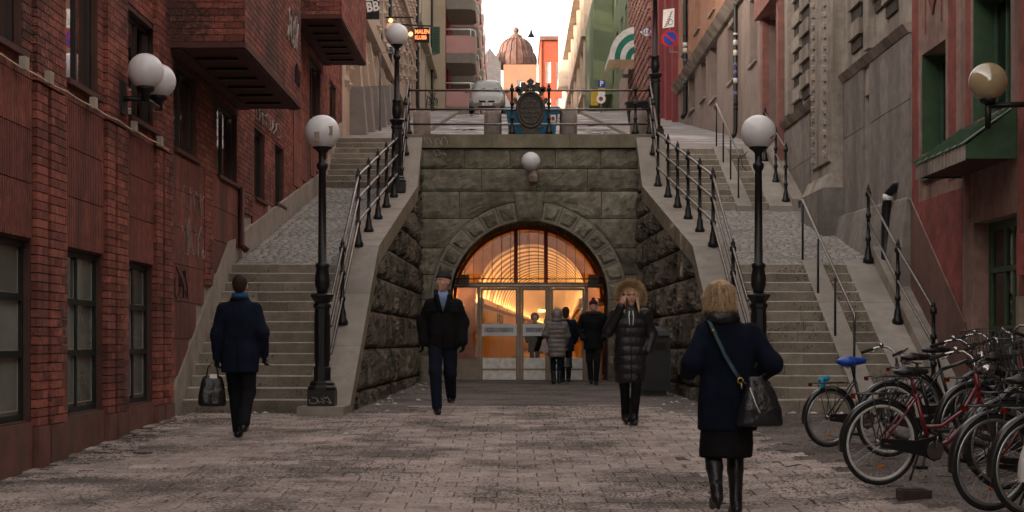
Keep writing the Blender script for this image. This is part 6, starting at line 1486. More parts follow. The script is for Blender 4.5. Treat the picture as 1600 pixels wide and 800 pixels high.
# --- man walking up to the left stairs, seen from behind
p = Person('person in a navy coat and blue scarf walking to the left stairs, seen from behind', -3.05, 18.3, math.pi, 1.055, face=False, nod=.05)
LG = [((-.09, 0, .9), (-.085, -.02, .49), (-.07, .20, .17)), ((.09, 0, .9), (.075, -.15, .51), (.04, -.14, .09))]
AR = [((-.165, .01, 1.375), (-.25, .04, 1.13), (-.245, -.08, .90)), ((.165, .01, 1.375), (.245, .03, 1.11), (.25, -.01, .86))]
p.body(LG, AR)
grow('trousers', leg(*LG[0], (.095, .075, .064)) + leg(*LG[1], (.095, .075, .064)) + [EL((0, 0, .92), (.15, .11, .1))], M['charcoal'], p.t, .013, .03, .006)
grow('coat', [ST([(.70, 0, 0, .20, .145), (.88, 0, 0, .20, .145), (1.06, 0, 0, .178, .135), (1.26, 0, .0, .205, .145), (1.34, 0, .01, .18, .13), (1.42, 0, .01, .14, .11), (1.49, 0, .01, .085, .085)])] + sleeves(AR), M['navy_wool'], p.t, .013, .05, .010, 3)
grow('collar', [TORUS((0, .01, 1.475), .075, .032, R(90), .9)], M['black_cloth'], p.t, .012, .02)
grow('scarf', [TORUS((0, .0, 1.515), .062, .030, R(90), 1.1), EL((0, .05, 1.50), (.07, .04, .04))], M['blue_scarf'], p.t, .011, .02)
grow('hair', [TF(p.hc, 0, [EL((0, .028, .035), (.082, .094, .095)), EL((0, .06, -.02), (.066, .05, .06))])], M['hair_brown'], p.t, .011, .02, .004)
grow('shoe', shoe(LG[0][2]), M['leather'], p.t, .011, .02); grow('shoe', shoe(LG[1][2]), M['leather'], p.t, .011, .02)
grow('glove', hand(AR[0][2], (.02, -.15, -1), (0, -1, 0), .7), M['black_cloth'], p.t, .008, .012); grow('glove', hand(AR[1][2], (0, 0, -1), (0, -1, 0), 1.1), M['black_cloth'], p.t, .008, .012)
b = MB(); b.tube([(0, .147, 1.25), (0, .149, .95), (0, .15, .705)], .004, 4); b.build('back_seam', M['black_cloth'], p.t)
bg_ = thing('carried_bag', 'black leather bag hanging from the hand of the man by the left stairs', 'bag', (-3.36, 18.3, ground(-3.3, 18.3) + .36), .25, local=True)
grow('bag_body', [ST([(0, 0, 0, .14, .075), (.03, 0, 0, .155, .085), (.16, 0, 0, .15, .075), (.30, 0, 0, .115, .035), (.34, 0, 0, .10, .02)], 3)], M['bag_leather'], bg_, .012, .02, .008)
for y in (-.025, .025): b = MB(); b.tube([(-.07, y, .30), (-.05, y * .7, .43), (0, y * .3, .49), (.05, y * .7, .43), (.07, y, .30)], .008, 6); b.build('handle', M['leather'], bg_)
b = MB(); b.box(-.03, .05, -.03, .03, .30, .36); b.build('paper', M['white'], bg_)
# --- man with cap and open collar walking towards the camera
p = Person('person in a dark jacket, blue shirt and grey cap walking from the tunnel', -.93, 22.0, .05, 1.085, head_turn=R(-38), hz=1.625)
LG = [((-.09, 0, .9), (-.095, -.17, .52), (-.075, -.20, .09)), ((.09, 0, .9), (.085, .0, .49), (.105, .24, .20))]
AR = [((-.165, .01, 1.345), (-.25, .05, 1.12), (-.25, -.03, .88)), ((.165, .01, 1.345), (.25, .05, 1.12), (.25, -.06, .88))]
p.body(LG, AR, [], .010)
for a_ in AR: grow('glove', hand(a_[2], (0, -.1, -1), (0, -1, 0), .7), M['black_cloth'], p.t, .008, .012)
grow('trousers', leg(*LG[0], (.10, .078, .062)) + leg(*LG[1], (.10, .078, .062)) + [EL((0, 0, .92), (.16, .12, .1))], M['jeans'], p.t, .013, .03, .007, 2)
grow('jacket', [ST([(.80, 0, 0, .19, .145), (.84, 0, 0, .20, .15), (1.0, 0, -.01, .198, .155), (1.22, 0, 0, .212, .155), (1.31, 0, .01, .20, .14), (1.40, 0, .015, .13, .11), (1.48, 0, .02, .085, .085)])] + sleeves(AR, (.076, .068, .055)), M['black_cloth'], p.t, .013, .055, .011, 5)
V = [(0, -.165, 1.25), (.075, -.135, 1.44), (.06, -.085, 1.50), (-.06, -.085, 1.50), (-.075, -.135, 1.44)]
b = MB(); b.add([Vector(v) for v in V] + [Vector(v) + Vector((0, .05, 0)) for v in V], [(0, 1, 2, 3, 4), (9, 8, 7, 6, 5), (0, 5, 6, 1), (1, 6, 7, 2), (2, 7, 8, 3), (3, 8, 9, 4), (4, 9, 5, 0)], 0, True); b.build('shirt', M['blue_shirt'], p.t)
for sx in (-1, 1):
    grow('collar', [RC((sx * .03, -.165, 1.28), (sx * .085, -.125, 1.45), .022, .03), RC((sx * .085, -.125, 1.45), (sx * .09, .02, 1.51), .03, .03)], M['charcoal'], p.t, .011, .02)
    b = MB(); b.prism([(sx * .012, -.158, 1.42), (sx * .06, -.135, 1.47), (sx * .055, -.10, 1.52), (sx * .02, -.12, 1.49)], (0, .012, 0)); b.build('shirt_collar', M['blue_shirt'], p.t)
    b = MB(); b.mbox(lambda u, w_, z: (u, -.165 - w_, z), sx * .14 - .06, sx * .14 + .06, -.03, .006, 1.26, 1.29); b.build('pocket_flap', M['charcoal'], p.t)
b = MB(); b.tube([(0, -.172, 1.24), (0, -.176, 1.0), (0, -.16, .81)], .005, 4); b.build('zip', M['charcoal'], p.t)
grow('cap', [TF(p.hc, p.turn, [EL((0, .022, .06), (.086, .106, .088)), EL((0, .008, .065), (.088, .106, .026)), SUB(EL((0, -.08, -.032), (.2, .2, .085)))])], M['beanie_grey'], p.t, .010, .02, .004)
grow('hair', [TF(p.hc, p.turn, [EL((0, .06, -.005), (.076, .055, .06))])], mat('hair_grey', (.12, .10, .085), .6), p.t, .011, .02)
grow('shoe', shoe(LG[0][2], .15), M['leather'], p.t, .010, .02); grow('shoe', shoe(LG[1][2], -.15, -.02), M['leather'], p.t, .010, .02)
# --- woman with fur-trimmed hood on the phone
p = Person('person in a long black puffer coat with tan fur hood holding a phone', 1.46, 20.15, 0, .985, head_turn=R(6), female=True, hz=1.60)
LG = [((-.085, 0, .9), (-.075, -.02, .49), (-.05, .10, .12)), ((.085, 0, .9), (.07, -.10, .50), (.04, -.06, .09))]
AR = [((-.185, .01, 1.38), (-.285, -.07, 1.16), (-.125, -.155, 1.47)), ((.185, .01, 1.38), (.285, .06, 1.13), (.215, -.09, .92))]
p.body(LG, AR, [hand((-.122, -.15, 1.485), (.22, .15, 1), (.5, -.9, 0), .6)], .009)
grow('leggings', leg(*LG[0], (.085, .062, .055)) + leg(*LG[1], (.085, .062, .055)), M['black_cloth'], p.t, .013, .02, .004)
grow('coat', [quilt([(.52, 0, 0, .185, .14), (.75, 0, 0, .205, .15), (.95, 0, 0, .20, .145), (1.08, 0, 0, .185, .135), (1.26, 0, 0, .205, .145), (1.36, 0, .01, .19, .13), (1.43, 0, .01, .14, .11), (1.47, 0, .01, .10, .09)], .115, .018)] + sleeves(AR, (.078, .068, .055)), M['black_puffer'], p.t, .012, .03, .007, 9)
grow('hood', [TORUS((0, .03, 1.60), .105, .035, R(8), 1.0, 1.12), EL((0, .11, 1.62), (.125, .09, .145)), SUB(EL((0, -.02, 1.60), (.088, .14, .125)))], M['black_puffer'], p.t, .012, .03, .006)
def furpts(rg, cz=1.60, R0=.138, y0=-.03, rz_=1.12, r=.03):
    a = rg.uniform(-.55, math.pi + .55); ph = rg.uniform(0, 6.28); q = R0 + r * math.cos(ph) * .7
    return ((q * math.cos(a), y0 + r * math.sin(ph) - .01, cz + q * math.sin(a) * rz_), (math.cos(a) * .9, math.sin(ph) * .6 - .45, math.sin(a) * .9), r)
grow('fur_base', [RC((.128 * math.cos(a), -.02, 1.60 + .143 * math.sin(a)), (.128 * math.cos(a + .2), -.02, 1.60 + .143 * math.sin(a + .2)), .03, .03) for a in np.arange(-.5, math.pi + .4, .2)], M['fur_tan'], p.t, .011, .015, .006)
fur('fur_trim', M['fur_tan'], p.t, furpts, 4200, .075, 4, .0035)
for sx, x0 in ((1, .055), (-1, -.05)):
    grow('hair', [RC((sx * .066, -.04, 1.66), (sx * .078, -.085, 1.56), .018, .02), RC((sx * .078, -.085, 1.56), (sx * .085 + (.02 if sx > 0 else 0), -.165, 1.40), .022, .012)], M['hair_blond'], p.t, .009, .012, .003)
grow('hair', [TF(p.hc, p.turn, [EL((0, .02, .06), (.08, .095, .07)), SUB(EL((0, -.09, .02), (.05, .06, .055)))])], M['hair_blond'], p.t, .010, .015, .003)
for sx in (-1, 1): b = MB(); b.tube([(sx * .02, -.145, 1.42), (sx * .028, -.165, 1.35), (sx * .02, -.17, 1.24)], .006, 5); b.build('drawstring', M['white'], p.t)
b = MB(); b.tube([(0, -.155, 1.40), (0, -.168, 1.0), (0, -.16, .54)], .006, 4); b.build('zip', M['leather'], p.t)
for l in LG: grow('boot', shoe(l[2], 0, 0, .05) + [RC((l[2][0], l[2][1], l[2][2] + .2), l[2], .062, .056)], M['leather'], p.t, .012, .02)
b = MB(); b.hexa([(-.108, -.16, 1.505), (-.085, -.19, 1.50), (-.078, -.18, 1.50), (-.10, -.15, 1.505), (-.098, -.09, 1.64), (-.083, -.115, 1.64), (-.075, -.11, 1.64), (-.09, -.085, 1.64)])
ph = b.build('mobile_phone', M['black']); ph.location = p.t.location; ph.scale = p.t.scale; setp(ph, 'dark mobile phone held to the ear under the fur hood', 'phone')
# --- man by the door in a dark parka
p = Person('person in a dark parka and maroon pompom hat standing before the right door', 1.67, 33.5, -.05, 1.0, hz=1.60)
LG = [((-.085, 0, .9), (-.08, -.02, .49), (-.05, .06, .11)), ((.085, 0, .9), (.075, -.09, .50), (.06, -.06, .09))]
AR = [((-.20, .01, 1.39), (-.30, .06, 1.14), (-.215, -.08, .95)), ((.20, .01, 1.39), (.30, .06, 1.14), (.215, -.08, .95))]
p.body(LG, AR, h=.012)
grow('trousers', leg(*LG[0], (.09, .066, .052)) + leg(*LG[1], (.09, .066, .052)), M['charcoal'], p.t, .014, .025, .005)
grow('parka', [ST([(.72, 0, 0, .21, .15), (.9, 0, 0, .205, .15), (1.06, 0, 0, .19, .14), (1.28, 0, 0, .22, .155), (1.38, 0, .01, .205, .14), (1.47, 0, .01, .11, .10)])] + sleeves(AR, (.08, .066, .055)), M['black_cloth'], p.t, .014, .035, .008, 4)
grow('hood_collar', [TORUS((0, .02, 1.46), .125, .04, R(82), 1.0)], M['fur_dark'], p.t, .013, .02, .008)
fur('fur_trim', M['fur_dark'], p.t, lambda rg: (lambda a: ((.14 * math.cos(a), .02 + .14 * math.sin(a), 1.475), (math.cos(a), math.sin(a), .5), 0))(rg.uniform(0, 6.28)), 500, .05, 6)
grow('hat', [EL((0, .01, 1.665), (.09, .105, .085)), EL((0, .01, 1.77), (.032, .032, .032)), SUB(EL((0, -.05, 1.575), (.2, .2, .062)))], M['beanie_red'], p.t, .012, .02, .003)
grow('beard', [EL((0, -.062, 1.525), (.045, .04, .035))], M['hair_brown'], p.t, .011, .02)
for l in LG: grow('shoe', shoe(l[2]), M['leather'], p.t, .012, .02)
# --- woman in a grey quilted coat going in, with a companion ahead
p = Person('person in a grey-brown quilted coat with hood up entering the tunnel', .93, 34.0, math.pi + .1, .90, face=False, female=True, hz=1.60, nod=.15)
LG = [((-.085, 0, .9), (-.075, -.02, .49), (-.06, .04, .1)), ((.085, 0, .9), (.075, -.06, .49), (.07, .0, .09))]
AR = [((-.18, .01, 1.38), (-.26, -.02, 1.12), (-.22, -.12, .92)), ((.18, .01, 1.38), (.27, .0, 1.14), (.20, -.18, 1.0))]
p.body(LG, AR, [hand(AR[0][2], (0, -.3, -1), (0, -1, 0), .8)], .013)
grow('jeans', leg(*LG[0], (.09, .066, .055)) + leg(*LG[1], (.09, .066, .055)), M['jeans'], p.t, .014, .02, .004)
grow('coat', [quilt([(.62, 0, 0, .205, .15), (.85, 0, 0, .215, .155), (1.06, 0, 0, .20, .145), (1.27, 0, 0, .215, .15), (1.37, 0, .01, .195, .13), (1.46, 0, .01, .11, .10)], .105, .018)] + sleeves(AR, (.082, .07, .058)), M['grey_puffer'], p.t, .012, .03, .007, 2)
grow('hood', [EL((0, .02, 1.60), (.125, .13, .15)), EL((0, .06, 1.48), (.13, .09, .06)), SUB(EL((0, -.12, 1.60), (.08, .09, .11)))], M['grey_puffer'], p.t, .013, .03, .008)
for l in LG: grow('boot', shoe(l[2]) + [RC((l[2][0], l[2][1], l[2][2] + .16), l[2], .055, .05)], M['leather'], p.t, .012, .02)
bg_ = thing('carried_bag', 'small black handbag hanging beside the grey quilted coat', 'bag', (1.15, 33.95, .42), .1, local=True); grow('bag_body', [ST([(0, 0, 0, .11, .05), (.2, 0, 0, .085, .03)], 3)], M['bag_leather'], bg_, .012, .02)
b = MB(); b.tube([(-.05, 0, .19), (-.03, 0, .36), (.03, 0, .36), (.05, 0, .19)], .007, 5); b.build('handle', M['leather'], bg_)
bg_ = thing('carried_bag', 'pale pinkish bag under the left arm of the grey quilted coat', 'bag', (.68, 33.95, .72), .2, local=True); grow('bag_body', [ST([(0, 0, 0, .10, .05), (.05, 0, 0, .12, .06), (.22, 0, 0, .06, .04), (.3, 0, 0, .03, .03)], 2.2)], M['pink_bag'], bg_, .012, .02, .012)
b = MB(); b.tube([(.0, 0, .29), (.08, 0, .46), (.14, 0, .5)], .012, 5); b.build('strap', M['pink_bag'], bg_)
p = Person('person in black, half hidden beyond the grey quilted coat at the doors', 1.16, 35.2, math.pi, .93, face=False)
p.body(LG, AR, h=.015)
grow('trousers', leg(*LG[0], (.09, .066, .055)) + leg(*LG[1], (.09, .066, .055)), M['black_cloth'], p.t, .015, .02)
grow('coat', [ST([(.72, 0, 0, .20, .14), (1.06, 0, 0, .185, .13), (1.28, 0, 0, .21, .14), (1.38, 0, .01, .195, .13), (1.46, 0, .01, .10, .10)])] + sleeves(AR), M['navy_wool'], p.t, .015, .03, .006)
grow('hair', [EL((0, .02, 1.65), (.085, .10, .10)), EL((0, .06, 1.57), (.075, .05, .09))], M['hair_brown'], p.t, .013, .02)
for l in LG: grow('shoe', shoe(l[2]), M['leather'], p.t, .013, .02)
# --- figure seen through the glass
p = Person('person with dark curly hair seen through the glass of the middle door', .63, 45.0, 0, .95, z=tz(45), female=True)
p.body(LG, [(a[0], a[1], a[2]) for a in AR], h=.015)
grow('trousers', leg(*LG[0]) + leg(*LG[1]), M['black_cloth'], p.t, .015, .02)
grow('coat', [ST([(.62, 0, 0, .20, .14), (1.06, 0, 0, .185, .13), (1.28, 0, 0, .21, .14), (1.46, 0, .01, .10, .10)])] + sleeves(AR), M['charcoal'], p.t, .015, .03, .006)
grow('hair', [EL((0, .03, 1.65), (.13, .12, .13)), SUB(EL((0, -.11, 1.61), (.065, .08, .08)))], M['hair_dark'], p.t, .013, .02, .015)
for l in LG: grow('shoe', shoe(l[2]), M['leather'], p.t, .013, .02)
# --- woman in the foreground, walking away
FX, FD = 1.57, 11.9
p = Person('person in a knee-length navy coat and tall boots in the foreground, seen from behind', FX, FD, math.pi + .08, .99, face=False, female=True, hz=1.635, nod=.0, hx=.06)
LG = [((-.085, 0, .92), (-.09, -.14, .52), (-.085, -.10, .12)), ((.085, 0, .92), (.10, -.02, .50), (.125, .22, .23))]
AR = [((-.165, .01, 1.375), (-.315, .08, 1.15), (-.24, -.10, 1.03)), ((.165, .01, 1.375), (.275, .06, 1.15), (.26, -.16, 1.08))]
p.body(LG, AR, [hand((-.255, -.09, 1.03), (.5, .3, -.5), (0, -1, 0), .7)], .011)
grow('coat', [ST([(.66, 0, 0, .215, .16), (.80, 0, 0, .215, .165), (.98, 0, 0, .205, .16), (1.14, 0, 0, .19, .15), (1.28, 0, .0, .205, .15), (1.36, 0, .01, .185, .135), (1.43, 0.02, .015, .14, .12), (1.50, .04, .01, .095, .09)])] + sleeves(AR, (.080, .076, .060)), M['coat_navy'], p.t, .012, .04, .010, 8)
grow('skirt', [ST([(.46, .01, -.02, .195, .15), (.50, .01, -.02, .195, .15), (.8, 0, 0, .19, .14)])], M['black_cloth'], p.t, .013, .03, .010)
grow('high_collar', [TORUS((.05, .02, 1.50), .095, .036, R(80), 1.4), EL((.05, .085, 1.48), (.13, .06, .045))], M['leather'], p.t, .011, .025, .008)
grow('hair', [TF(p.hc, 0, [EL((0, .02, .03), (.104, .115, .108)), EL((0, .045, -.035), (.116, .092, .08)), EL((.075, .0, -.06), (.045, .07, .06)), EL((-.075, .0, -.065), (.045, .07, .06))])], M['hair_blond'], p.t, .010, .025, .010, 3)
def hairpts(rg):
    a = rg.uniform(-.3, math.pi + .3); z = rg.uniform(-.10, .10); r = .112 * math.sqrt(max(.1, 1 - (z / .16) ** 2)); return ((.06 + r * math.cos(a), r * math.sin(a) * 1.1 + .02, 1.635 + z), (math.cos(a) * .2, math.sin(a) * .2, -1.3), 0)
fur('hair_strands', M['hair_blond'], p.t, hairpts, 1400, .06, 8, .0028)
for i, l in enumerate(LG):
    k_, a_ = np.array(l[1]), np.array(l[2])
    grow('boot', [RC(k_ - A3((0, 0, .045)), k_ + (a_ - k_) * .4, .066, .062), RC(k_ + (a_ - k_) * .4, a_, .060, .043)] + shoe(l[2], 0, .015 if i == 0 else .05, .040) + [RC((l[2][0], l[2][1] + .045, l[2][2] - .05), (l[2][0], l[2][1] + .055, l[2][2] - .11), .026, .018)], M['leather'], p.t, .010, .018, .004)
grow('stocking', [RC(LG[0][0], LG[0][1], .075, .055), RC(LG[1][0], LG[1][1], .075, .055)], M['black_cloth'], p.t, .014, .02)
sb_ = thing('shoulder_bag', 'black leather bucket bag on a teal strap across the foreground navy coat', 'bag', p.t.location, p.t.rotation_euler.z, local=True); sb_.scale = p.t.scale
grow('bag_body', [TF((-.185, .235, .70), 0, [ST([(0, 0, 0, .165, .06), (.02, 0, 0, .172, .07), (.12, 0, 0, .16, .075), (.26, 0, 0, .11, .05), (.34, .03, 0, .06, .03), (.36, .03, 0, .05, .02)], 2.8)])], M['bag_leather'], sb_, .010, .02, .010, 6)
b = MB(); b.tube([(.165, .0, 1.505), (.16, .10, 1.47), (.13, .165, 1.38), (.06, .185, 1.22), (-.01, .19, 1.10), (-.05, .20, 1.04)], .016, 8, flat=.35); b.build('strap', M['teal_strap'], sb_)
b = MB(); b.tube([(-.05, .21, 1.03), (-.10, .23, 1.0), (-.14, .235, 1.03), (-.24, .2, 1.08)], .009, 6); b.build('side_strap', M['bag_leather'], sb_)
M['brass'] = mat('brass', (.55, .36, .12), .3, metal=.9)
b = MB(); b.tube([(-.05 + .02 * math.cos(q * .52), .215, 1.03 + .02 * math.sin(q * .52)) for q in range(12)], .006, 5, closed=True); b.tube([(.135, .178, 1.40), (.15, .175, 1.385)], .01, 5); b.tube([(-.055, .215, 1.01), (-.06, .225, .97)], .008, 5); b.build('buckle', M['brass'], sb_)
b = MB(); b.tube([(-.10, .30, .98), (-.14, .315, .86), (-.17, .318, .80)], .006, 5); b.build('zip_pull', M['alu'], sb_)
# ---------------------------------------------------------------- bicycles
M['tyre'] = M['rubber']; M['rim_w'] = mat('white_rim', (.52, .50, .47), .4, var=.1, scale=8); M['rim_s'] = mat('steel_rim', (.38, .37, .36), .3, metal=.8, var=.15)
M['bike_red'] = mat('red_frame', (.15, .008, .012), .28, var=.1, spec=.7); M['bike_blk'] = mat('black_frame', (.012, .012, .012), .3, spec=.6); M['bike_grey'] = mat('grey_frame', (.10, .10, .10), .35, metal=.3); M['chrome'] = mat('chrome', (.42, .40, .38), .22, metal=1.0, var=.05); M['fend_w'] = mat('white_fender', (.55, .53, .50), .4); M['plastic_blue'] = mat('blue_cover', (.015, .07, .36), .35, var=.3, scale=30); M['cyan'] = mat('cyan_ribbon', (.02, .28, .45), .5); M['reflector'] = mat('red_reflector', (.14, .01, .008), .2); M['amber'] = mat('amber_reflector', (.55, .14, .01), .25); M['seat'] = mat('black_saddle', (.015, .014, .014), .4, bump=.2)
def arc(cx, cz, r, a0, a1, n, y=0): return [(cx + r * math.cos(R(a0 + (a1 - a0) * i / n)), y, cz + r * math.sin(R(a0 + (a1 - a0) * i / n))) for i in range(n + 1)]
WHEELS = {}
def wheel_meshes(Rw, rim):
    k = (Rw, rim)
    if k in WHEELS: return WHEELS[k]
    n = 44; c = lambda r: [(r * math.cos(2 * math.pi * i / n), 0, r * math.sin(2 * math.pi * i / n)) for i in range(n)]
    t = MB(); t.tube(c(Rw - .019), .019, 8, closed=True)
    r = MB(); r.tube(c(Rw - .046), .015, 8, closed=True)
    s_ = MB()
    for i in range(32):
        a = 2 * math.pi * i / 32; a2 = a + (.5 if i % 4 < 2 else -.5); y = .03 if i % 2 else -.03
        s_.tube([(.02 * math.cos(a2), y, .02 * math.sin(a2)), ((Rw - .055) * math.cos(a), 0, (Rw - .055) * math.sin(a))], .0014, 3, cap=False)
    h = MB(); h.lathe((0, -.055, 0), [(.010, 0), (.012, .01), (.032, .02), (.016, .03), (.016, .08), (.032, .09), (.012, .10), (.010, .11)], 10, axis='y')
    WHEELS[k] = (t.mesh('tyre', M['tyre']), r.mesh('rim', M[rim]), s_.mesh('spokes', M['chrome']), h.mesh('hub', M['chrome'])); return WHEELS[k]
def bicycle(label, x, d, yaw, frame='bike_blk', rim='rim_s', Rw=.345, step=True, fend='bike_blk', basket=False, cover=False, rack=True, ribbon=False, lean=.05, z=None, pitch=0, bar='chrome', S=1.0):
    t = thing('bicycle', label, 'bicycle', (x, d, ground(x, d) if z is None else z), yaw, group='parked bicycles', local=True)
    t.rotation_euler = (lean, -pitch, yaw); t.scale = (S, S, S)
    bb, st, sad, ht, hb, fh = (.46, 0, .285), (.31, 0, .74), (.265, 0, .90), (.865, 0, .90), (.905, 0, .70), (1.09, 0, Rw)
    f = MB(); f.tube([bb, st], .018, 8); f.tube([ht, hb], .021, 8); f.tube([st, (sad[0] + .005, 0, sad[2] - .03)], .014, 8, 0)
    if step: f.tube([hb, (.80, 0, .50), (.62, 0, .34), bb], .022, 8); f.tube([(.885, 0, .80), (.76, 0, .60), (.56, 0, .47), (.40, 0, .47)], .016, 8)
    else: f.tube([hb, bb], .02, 8); f.tube([ht, (.32, 0, .72)], .018, 8)
    for y in (-.055, .055): f.tube([(bb[0], y * .5, bb[2]), (0, y, Rw)], .011, 6); f.tube([(st[0], y * .4, st[2] - .03), (0, y, Rw)], .009, 6)
    f.build('frame', M[frame], t)
    k = MB(); 
    for y in (-.05, .05): k.tube([(.905, y * .6, .70), (.955, y, .58), fh[:1] + (y,) + fh[2:]], .012, 6)
    k.tube([(.90, -.03, .70), (.90, .03, .70)], .018, 6); k.build('fork', M[frame], t)
    for hx in (0, 1.09):
        wm = wheel_meshes(Rw, rim); w_ = link('wheel', wm[1], t, (hx, 0, Rw)); w_.rotation_euler = (0, random.uniform(0, 3), 0)
        link('tyre', wm[0], w_); link('spokes', wm[2], w_)['kind'] = 'stuff'; link('hub', wm[3], w_)
        m = MB(); a0, a1 = ((70, 205) if hx == 0 else (25, 165)); a0, a1 = ((15, 190) if hx == 0 else (20, 160)); pts = arc(hx, Rw, Rw + .022, a0, a1, 18)
        m.tube(pts, .026, 6, flat=.35 if False else None) if False else None
        V = []
        for (px_, _, pz_) in pts:
            dx, dz = (px_ - hx) / (Rw + .022), (pz_ - Rw) / (Rw + .022)
            for yy, rr in ((-.03, -.014), (-.02, 0), (.02, 0), (.03, -.014)): V.append((px_ + dx * rr, yy, pz_ + dz * rr))
        m.add(V, [(4 * i + j, 4 * i + j + 1, 4 * i + 5 + j, 4 * i + 4 + j) for i in range(len(pts) - 1) for j in range(3)], 0, True)
        e = pts[-1]; m.tube([e, (hx, .05, Rw)], .003, 4); m.tube([e, (hx, -.05, Rw)], .003, 4); m.build('mudguard', M[fend], t)
    h = MB(); h.tube([ht, (.845, 0, 1.0)], .014, 8); pts = []
    for s_ in (-1, 1): h.tube([(.845, 0, 1.0), (.875, s_ * .08, 1.03), (.86, s_ * .18, 1.07), (.78, s_ * .25, 1.06), (.66, s_ * .27, 1.02)], .011, 8)
    hbo = h.build('handlebar', M[bar], t)
    for s_ in (-1, 1):
        g_ = MB(); g_.tube([(.73, s_ * .26, 1.045), (.60, s_ * .28, 1.0)], .017, 8); g_.build('grip', M['rubber'], hbo)
        g_ = MB(); g_.tube([(.79, s_ * .245, 1.05), (.70, s_ * .25, 1.0)], .005, 5); g_.build('brake_lever', M['chrome'], hbo)
    g_ = MB(); g_.sphere((.80, .2, 1.09), .028, 10, 6, sc=(1, 1, .8)); g_.build('bell', M['chrome'], hbo)
    c_ = MB(); c_.tube([(.86, .04, 1.02), (.98, .10, .98), (1.0, .06, .85), (.95, .03, .7)], .004, 5); c_.tube([(.86, -.04, 1.02), (.97, -.08, 1.0), (.93, -.04, .86), (.6, -.02, .36)], .004, 5); c_.build('cable', M['rubber'], t)
    grow('saddle', [EL((sad[0] - .07, 0, sad[2] + .015), (.085, .085, .032)), RC((sad[0] - .05, 0, sad[2] + .02), (sad[0] + .14, 0, sad[2] + .02), .045, .022), SUB(EL((sad[0] - .02, 0, sad[2] - .06), (.3, .3, .05)))], M['seat'], t, .011, .02)
    if cover: grow('saddle_cover', [EL((sad[0] - .07, 0, sad[2] + .02), (.105, .105, .05)), RC((sad[0] - .05, 0, sad[2] + .02), (sad[0] + .16, 0, sad[2] + .03), .062, .032)], M['plastic_blue'], t, .011, .02, .012)
    s_ = MB(); s_.tube([(sad[0] - .09, -.03, sad[2] - .03), (sad[0] + .05, -.02, sad[2] - .035)], .006, 5); s_.tube([(sad[0] - .09, .03, sad[2] - .03), (sad[0] + .05, .02, sad[2] - .035)], .006, 5)
    for y in (-.05, .05): s_.tube([(sad[0] - .09 + .02 * math.cos(q * .9), y + .02 * math.sin(q * .9), sad[2] - .05 + .005 * q) for q in range(10)], .004, 4)
    s_.build('saddle_springs', M['chrome'], t)
    if rack:
        r = MB(); zt_ = 2 * Rw + .055
        r.tube([(.20, .05, zt_), (-.20, .06, zt_), (-.24, 0, zt_), (-.20, -.06, zt_), (.20, -.05, zt_)], .006, 6); r.tube([(.2, 0, zt_), (-.24, 0, zt_)], .005, 5)
        for y in (-.06, .06): r.tube([(-.12, y, zt_), (0, y, Rw)], .005, 5); r.tube([(.05, y, zt_), (0, y, Rw)], .005, 5)
        for q in (-.1, .0, .1): r.tube([(q, -.055, zt_), (q, .055, zt_)], .004, 5)
        ro = r.build('rack', M['bike_blk'], t)
        q = MB(); q.box(-.265, -.245, -.022, .022, zt_ - .035, zt_ + .0); q.build('rear_light', M['reflector'], ro)
        if ribbon:
            grow('ribbon_knot', [EL((-.10, .02, zt_ + .03), (.04, .035, .03)), EL((-.06, -.02, zt_ + .05), (.035, .03, .035)), EL((-.12, -.03, zt_ - .02), (.03, .02, .04))], M['cyan'], t, .010, .012, .012)
    cg = MB(); cg.prism([(-.03, -.062, Rw + .04), (.30, -.062, .365), (.46, -.062, .40), (.53, -.062, .36), (.55, -.062, .28), (.52, -.062, .21), (.46, -.062, .19), (.36, -.062, .235), (-.03, -.062, Rw - .03)], (0, .014, 0)); cg.build('chain_guard', M['bike_blk'], t)
    cr_ = MB(); cr_.lathe((.46, -.078, .285), [(.075, 0), (.075, .012)], 20, axis='y'); cr_.tube([(.46, -.085, .285), (.47, -.10, .45)], .012, 6); cr_.tube([(.46, .07, .285), (.45, .08, .12)], .012, 6); cr_.tube([(.46, -.085, .285), (.46, .07, .285)], .014, 6); co_ = cr_.build('crank', M['chrome'], t)
    for (px_, y, z_) in ((.47, -.15, .45), (.45, .13, .12)): q = MB(); q.box(px_ - .045, px_ + .045, y - .045, y + .045, z_ - .012, z_ + .012); q.build('pedal', M['rubber'], co_)
    q = MB(); q.tube([(.38, .03, .27), (.36, .14, .0)], .010, 6); q.build('kickstand', M['bike_grey'], t)
    q = MB(); q.lathe((.97, 0, .93), [(.02, -.05), (.045, -.01), (.05, .04), (.045, .05)], 10, axis='x'); q.build('front_lamp', M['chrome'], t)
    q = MB(); q.box(-.015, .03, -.010, .010, Rw - .20, Rw - .18); q.build('spoke_reflector', M['amber'], t)
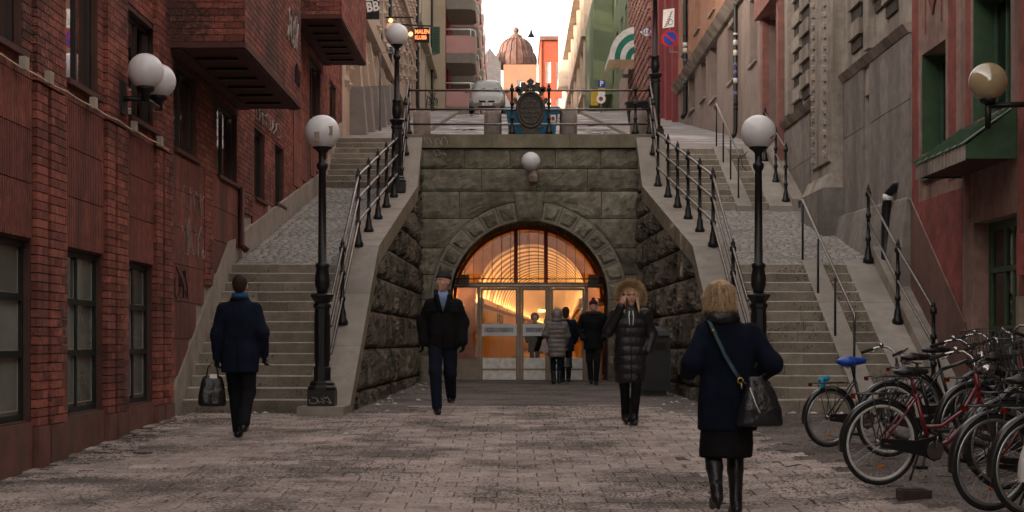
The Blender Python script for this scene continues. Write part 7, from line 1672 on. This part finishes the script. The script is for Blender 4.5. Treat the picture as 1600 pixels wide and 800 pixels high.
    if basket:
        wv = MB(); x0, x1, y0, y1, z0, z1 = .93, 1.25, -.19, .19, .80, 1.04
        def loop(z, e): wv.tube([(x0 + e, y0 + e, z), (x1 - e, y0 + e, z), (x1 - e, y1 - e, z), (x0 + e, y1 - e, z)], .005, 5, closed=True)
        loop(z1, 0); loop(z0, .04); loop((z0 + z1) / 2, .02)
        for i in range(9):
            u = i / 8
            wv.tube([(x0 + (x1 - x0) * u, y0, z1), (x0 + .04 + (x1 - x0 - .08) * u, y0 + .04, z0), (x0 + .04 + (x1 - x0 - .08) * u, y1 - .04, z0), (x0 + (x1 - x0) * u, y1, z1)], .003, 4)
            wv.tube([(x0, y0 + (y1 - y0) * u, z1), (x0 + .04, y0 + .04 + (y1 - y0 - .08) * u, z0), (x1 - .04, y0 + .04 + (y1 - y0 - .08) * u, z0), (x1, y0 + (y1 - y0) * u, z1)], .003, 4)
        wv.build('basket', M['bike_blk'], t)
    return t
bicycle('red bicycle with white rims and black saddle, nearest the rusty block', 2.97, 13.2, R(17), 'bike_red', 'rim_w')
bicycle('black bicycle with bright blue saddle cover and cyan ribbon, farthest left', 3.16, 16.3, R(24), 'bike_blk', 'rim_s', .32, cover=True, ribbon=True, S=.93)
bicycle('black bicycle with pale rims just behind the red bicycle', 3.46, 15.0, R(19), 'bike_blk', 'rim_w')
bicycle('dark bicycle between the blue-covered one and the green door', 3.95, 16.2, R(14), 'bike_blk', 'rim_s', step=False)
bicycle('dark bicycle with wire basket pointing left behind the red bicycle', 5.25, 14.4, R(187), 'bike_grey', 'rim_s', basket=True)
bicycle('dark bicycle with thin steel rims in the right foreground, leftmost of three', 3.36, 11.45, R(22), 'bike_red', 'rim_s', fend='bike_blk', step=False)
bicycle('black bicycle in the right foreground, middle of three', 3.52, 11.05, R(20), 'bike_blk', 'rim_s', fend='bike_blk')
bicycle('bicycle with a white mudguard at the bottom right corner', 3.62, 10.75, R(24), 'bike_grey', 'rim_s', fend='fend_w')
bicycle('black step-through bicycle in the thick of the cluster beyond the red one', 3.95, 14.1, R(21), 'bike_blk', 'rim_s')
bicycle('black bicycle with basket between the red one and the foreground three', 3.75, 12.4, R(15), 'bike_blk', 'rim_s', basket=True)
bicycle('dark bicycle facing left, half hidden behind the foreground three', 5.0, 12.7, R(196), 'bike_blk', 'rim_s', basket=True)
bicycle('black bicycle parked closest to the green door', 4.6, 15.6, R(12), 'bike_blk', 'rim_s', step=False)
bicycle('bicycle leaning by the wall up the street left of the car', -4.05, 79.2, R(75), 'bike_blk', 'rim_s', z=interp(PL, 79.2), pitch=.1)
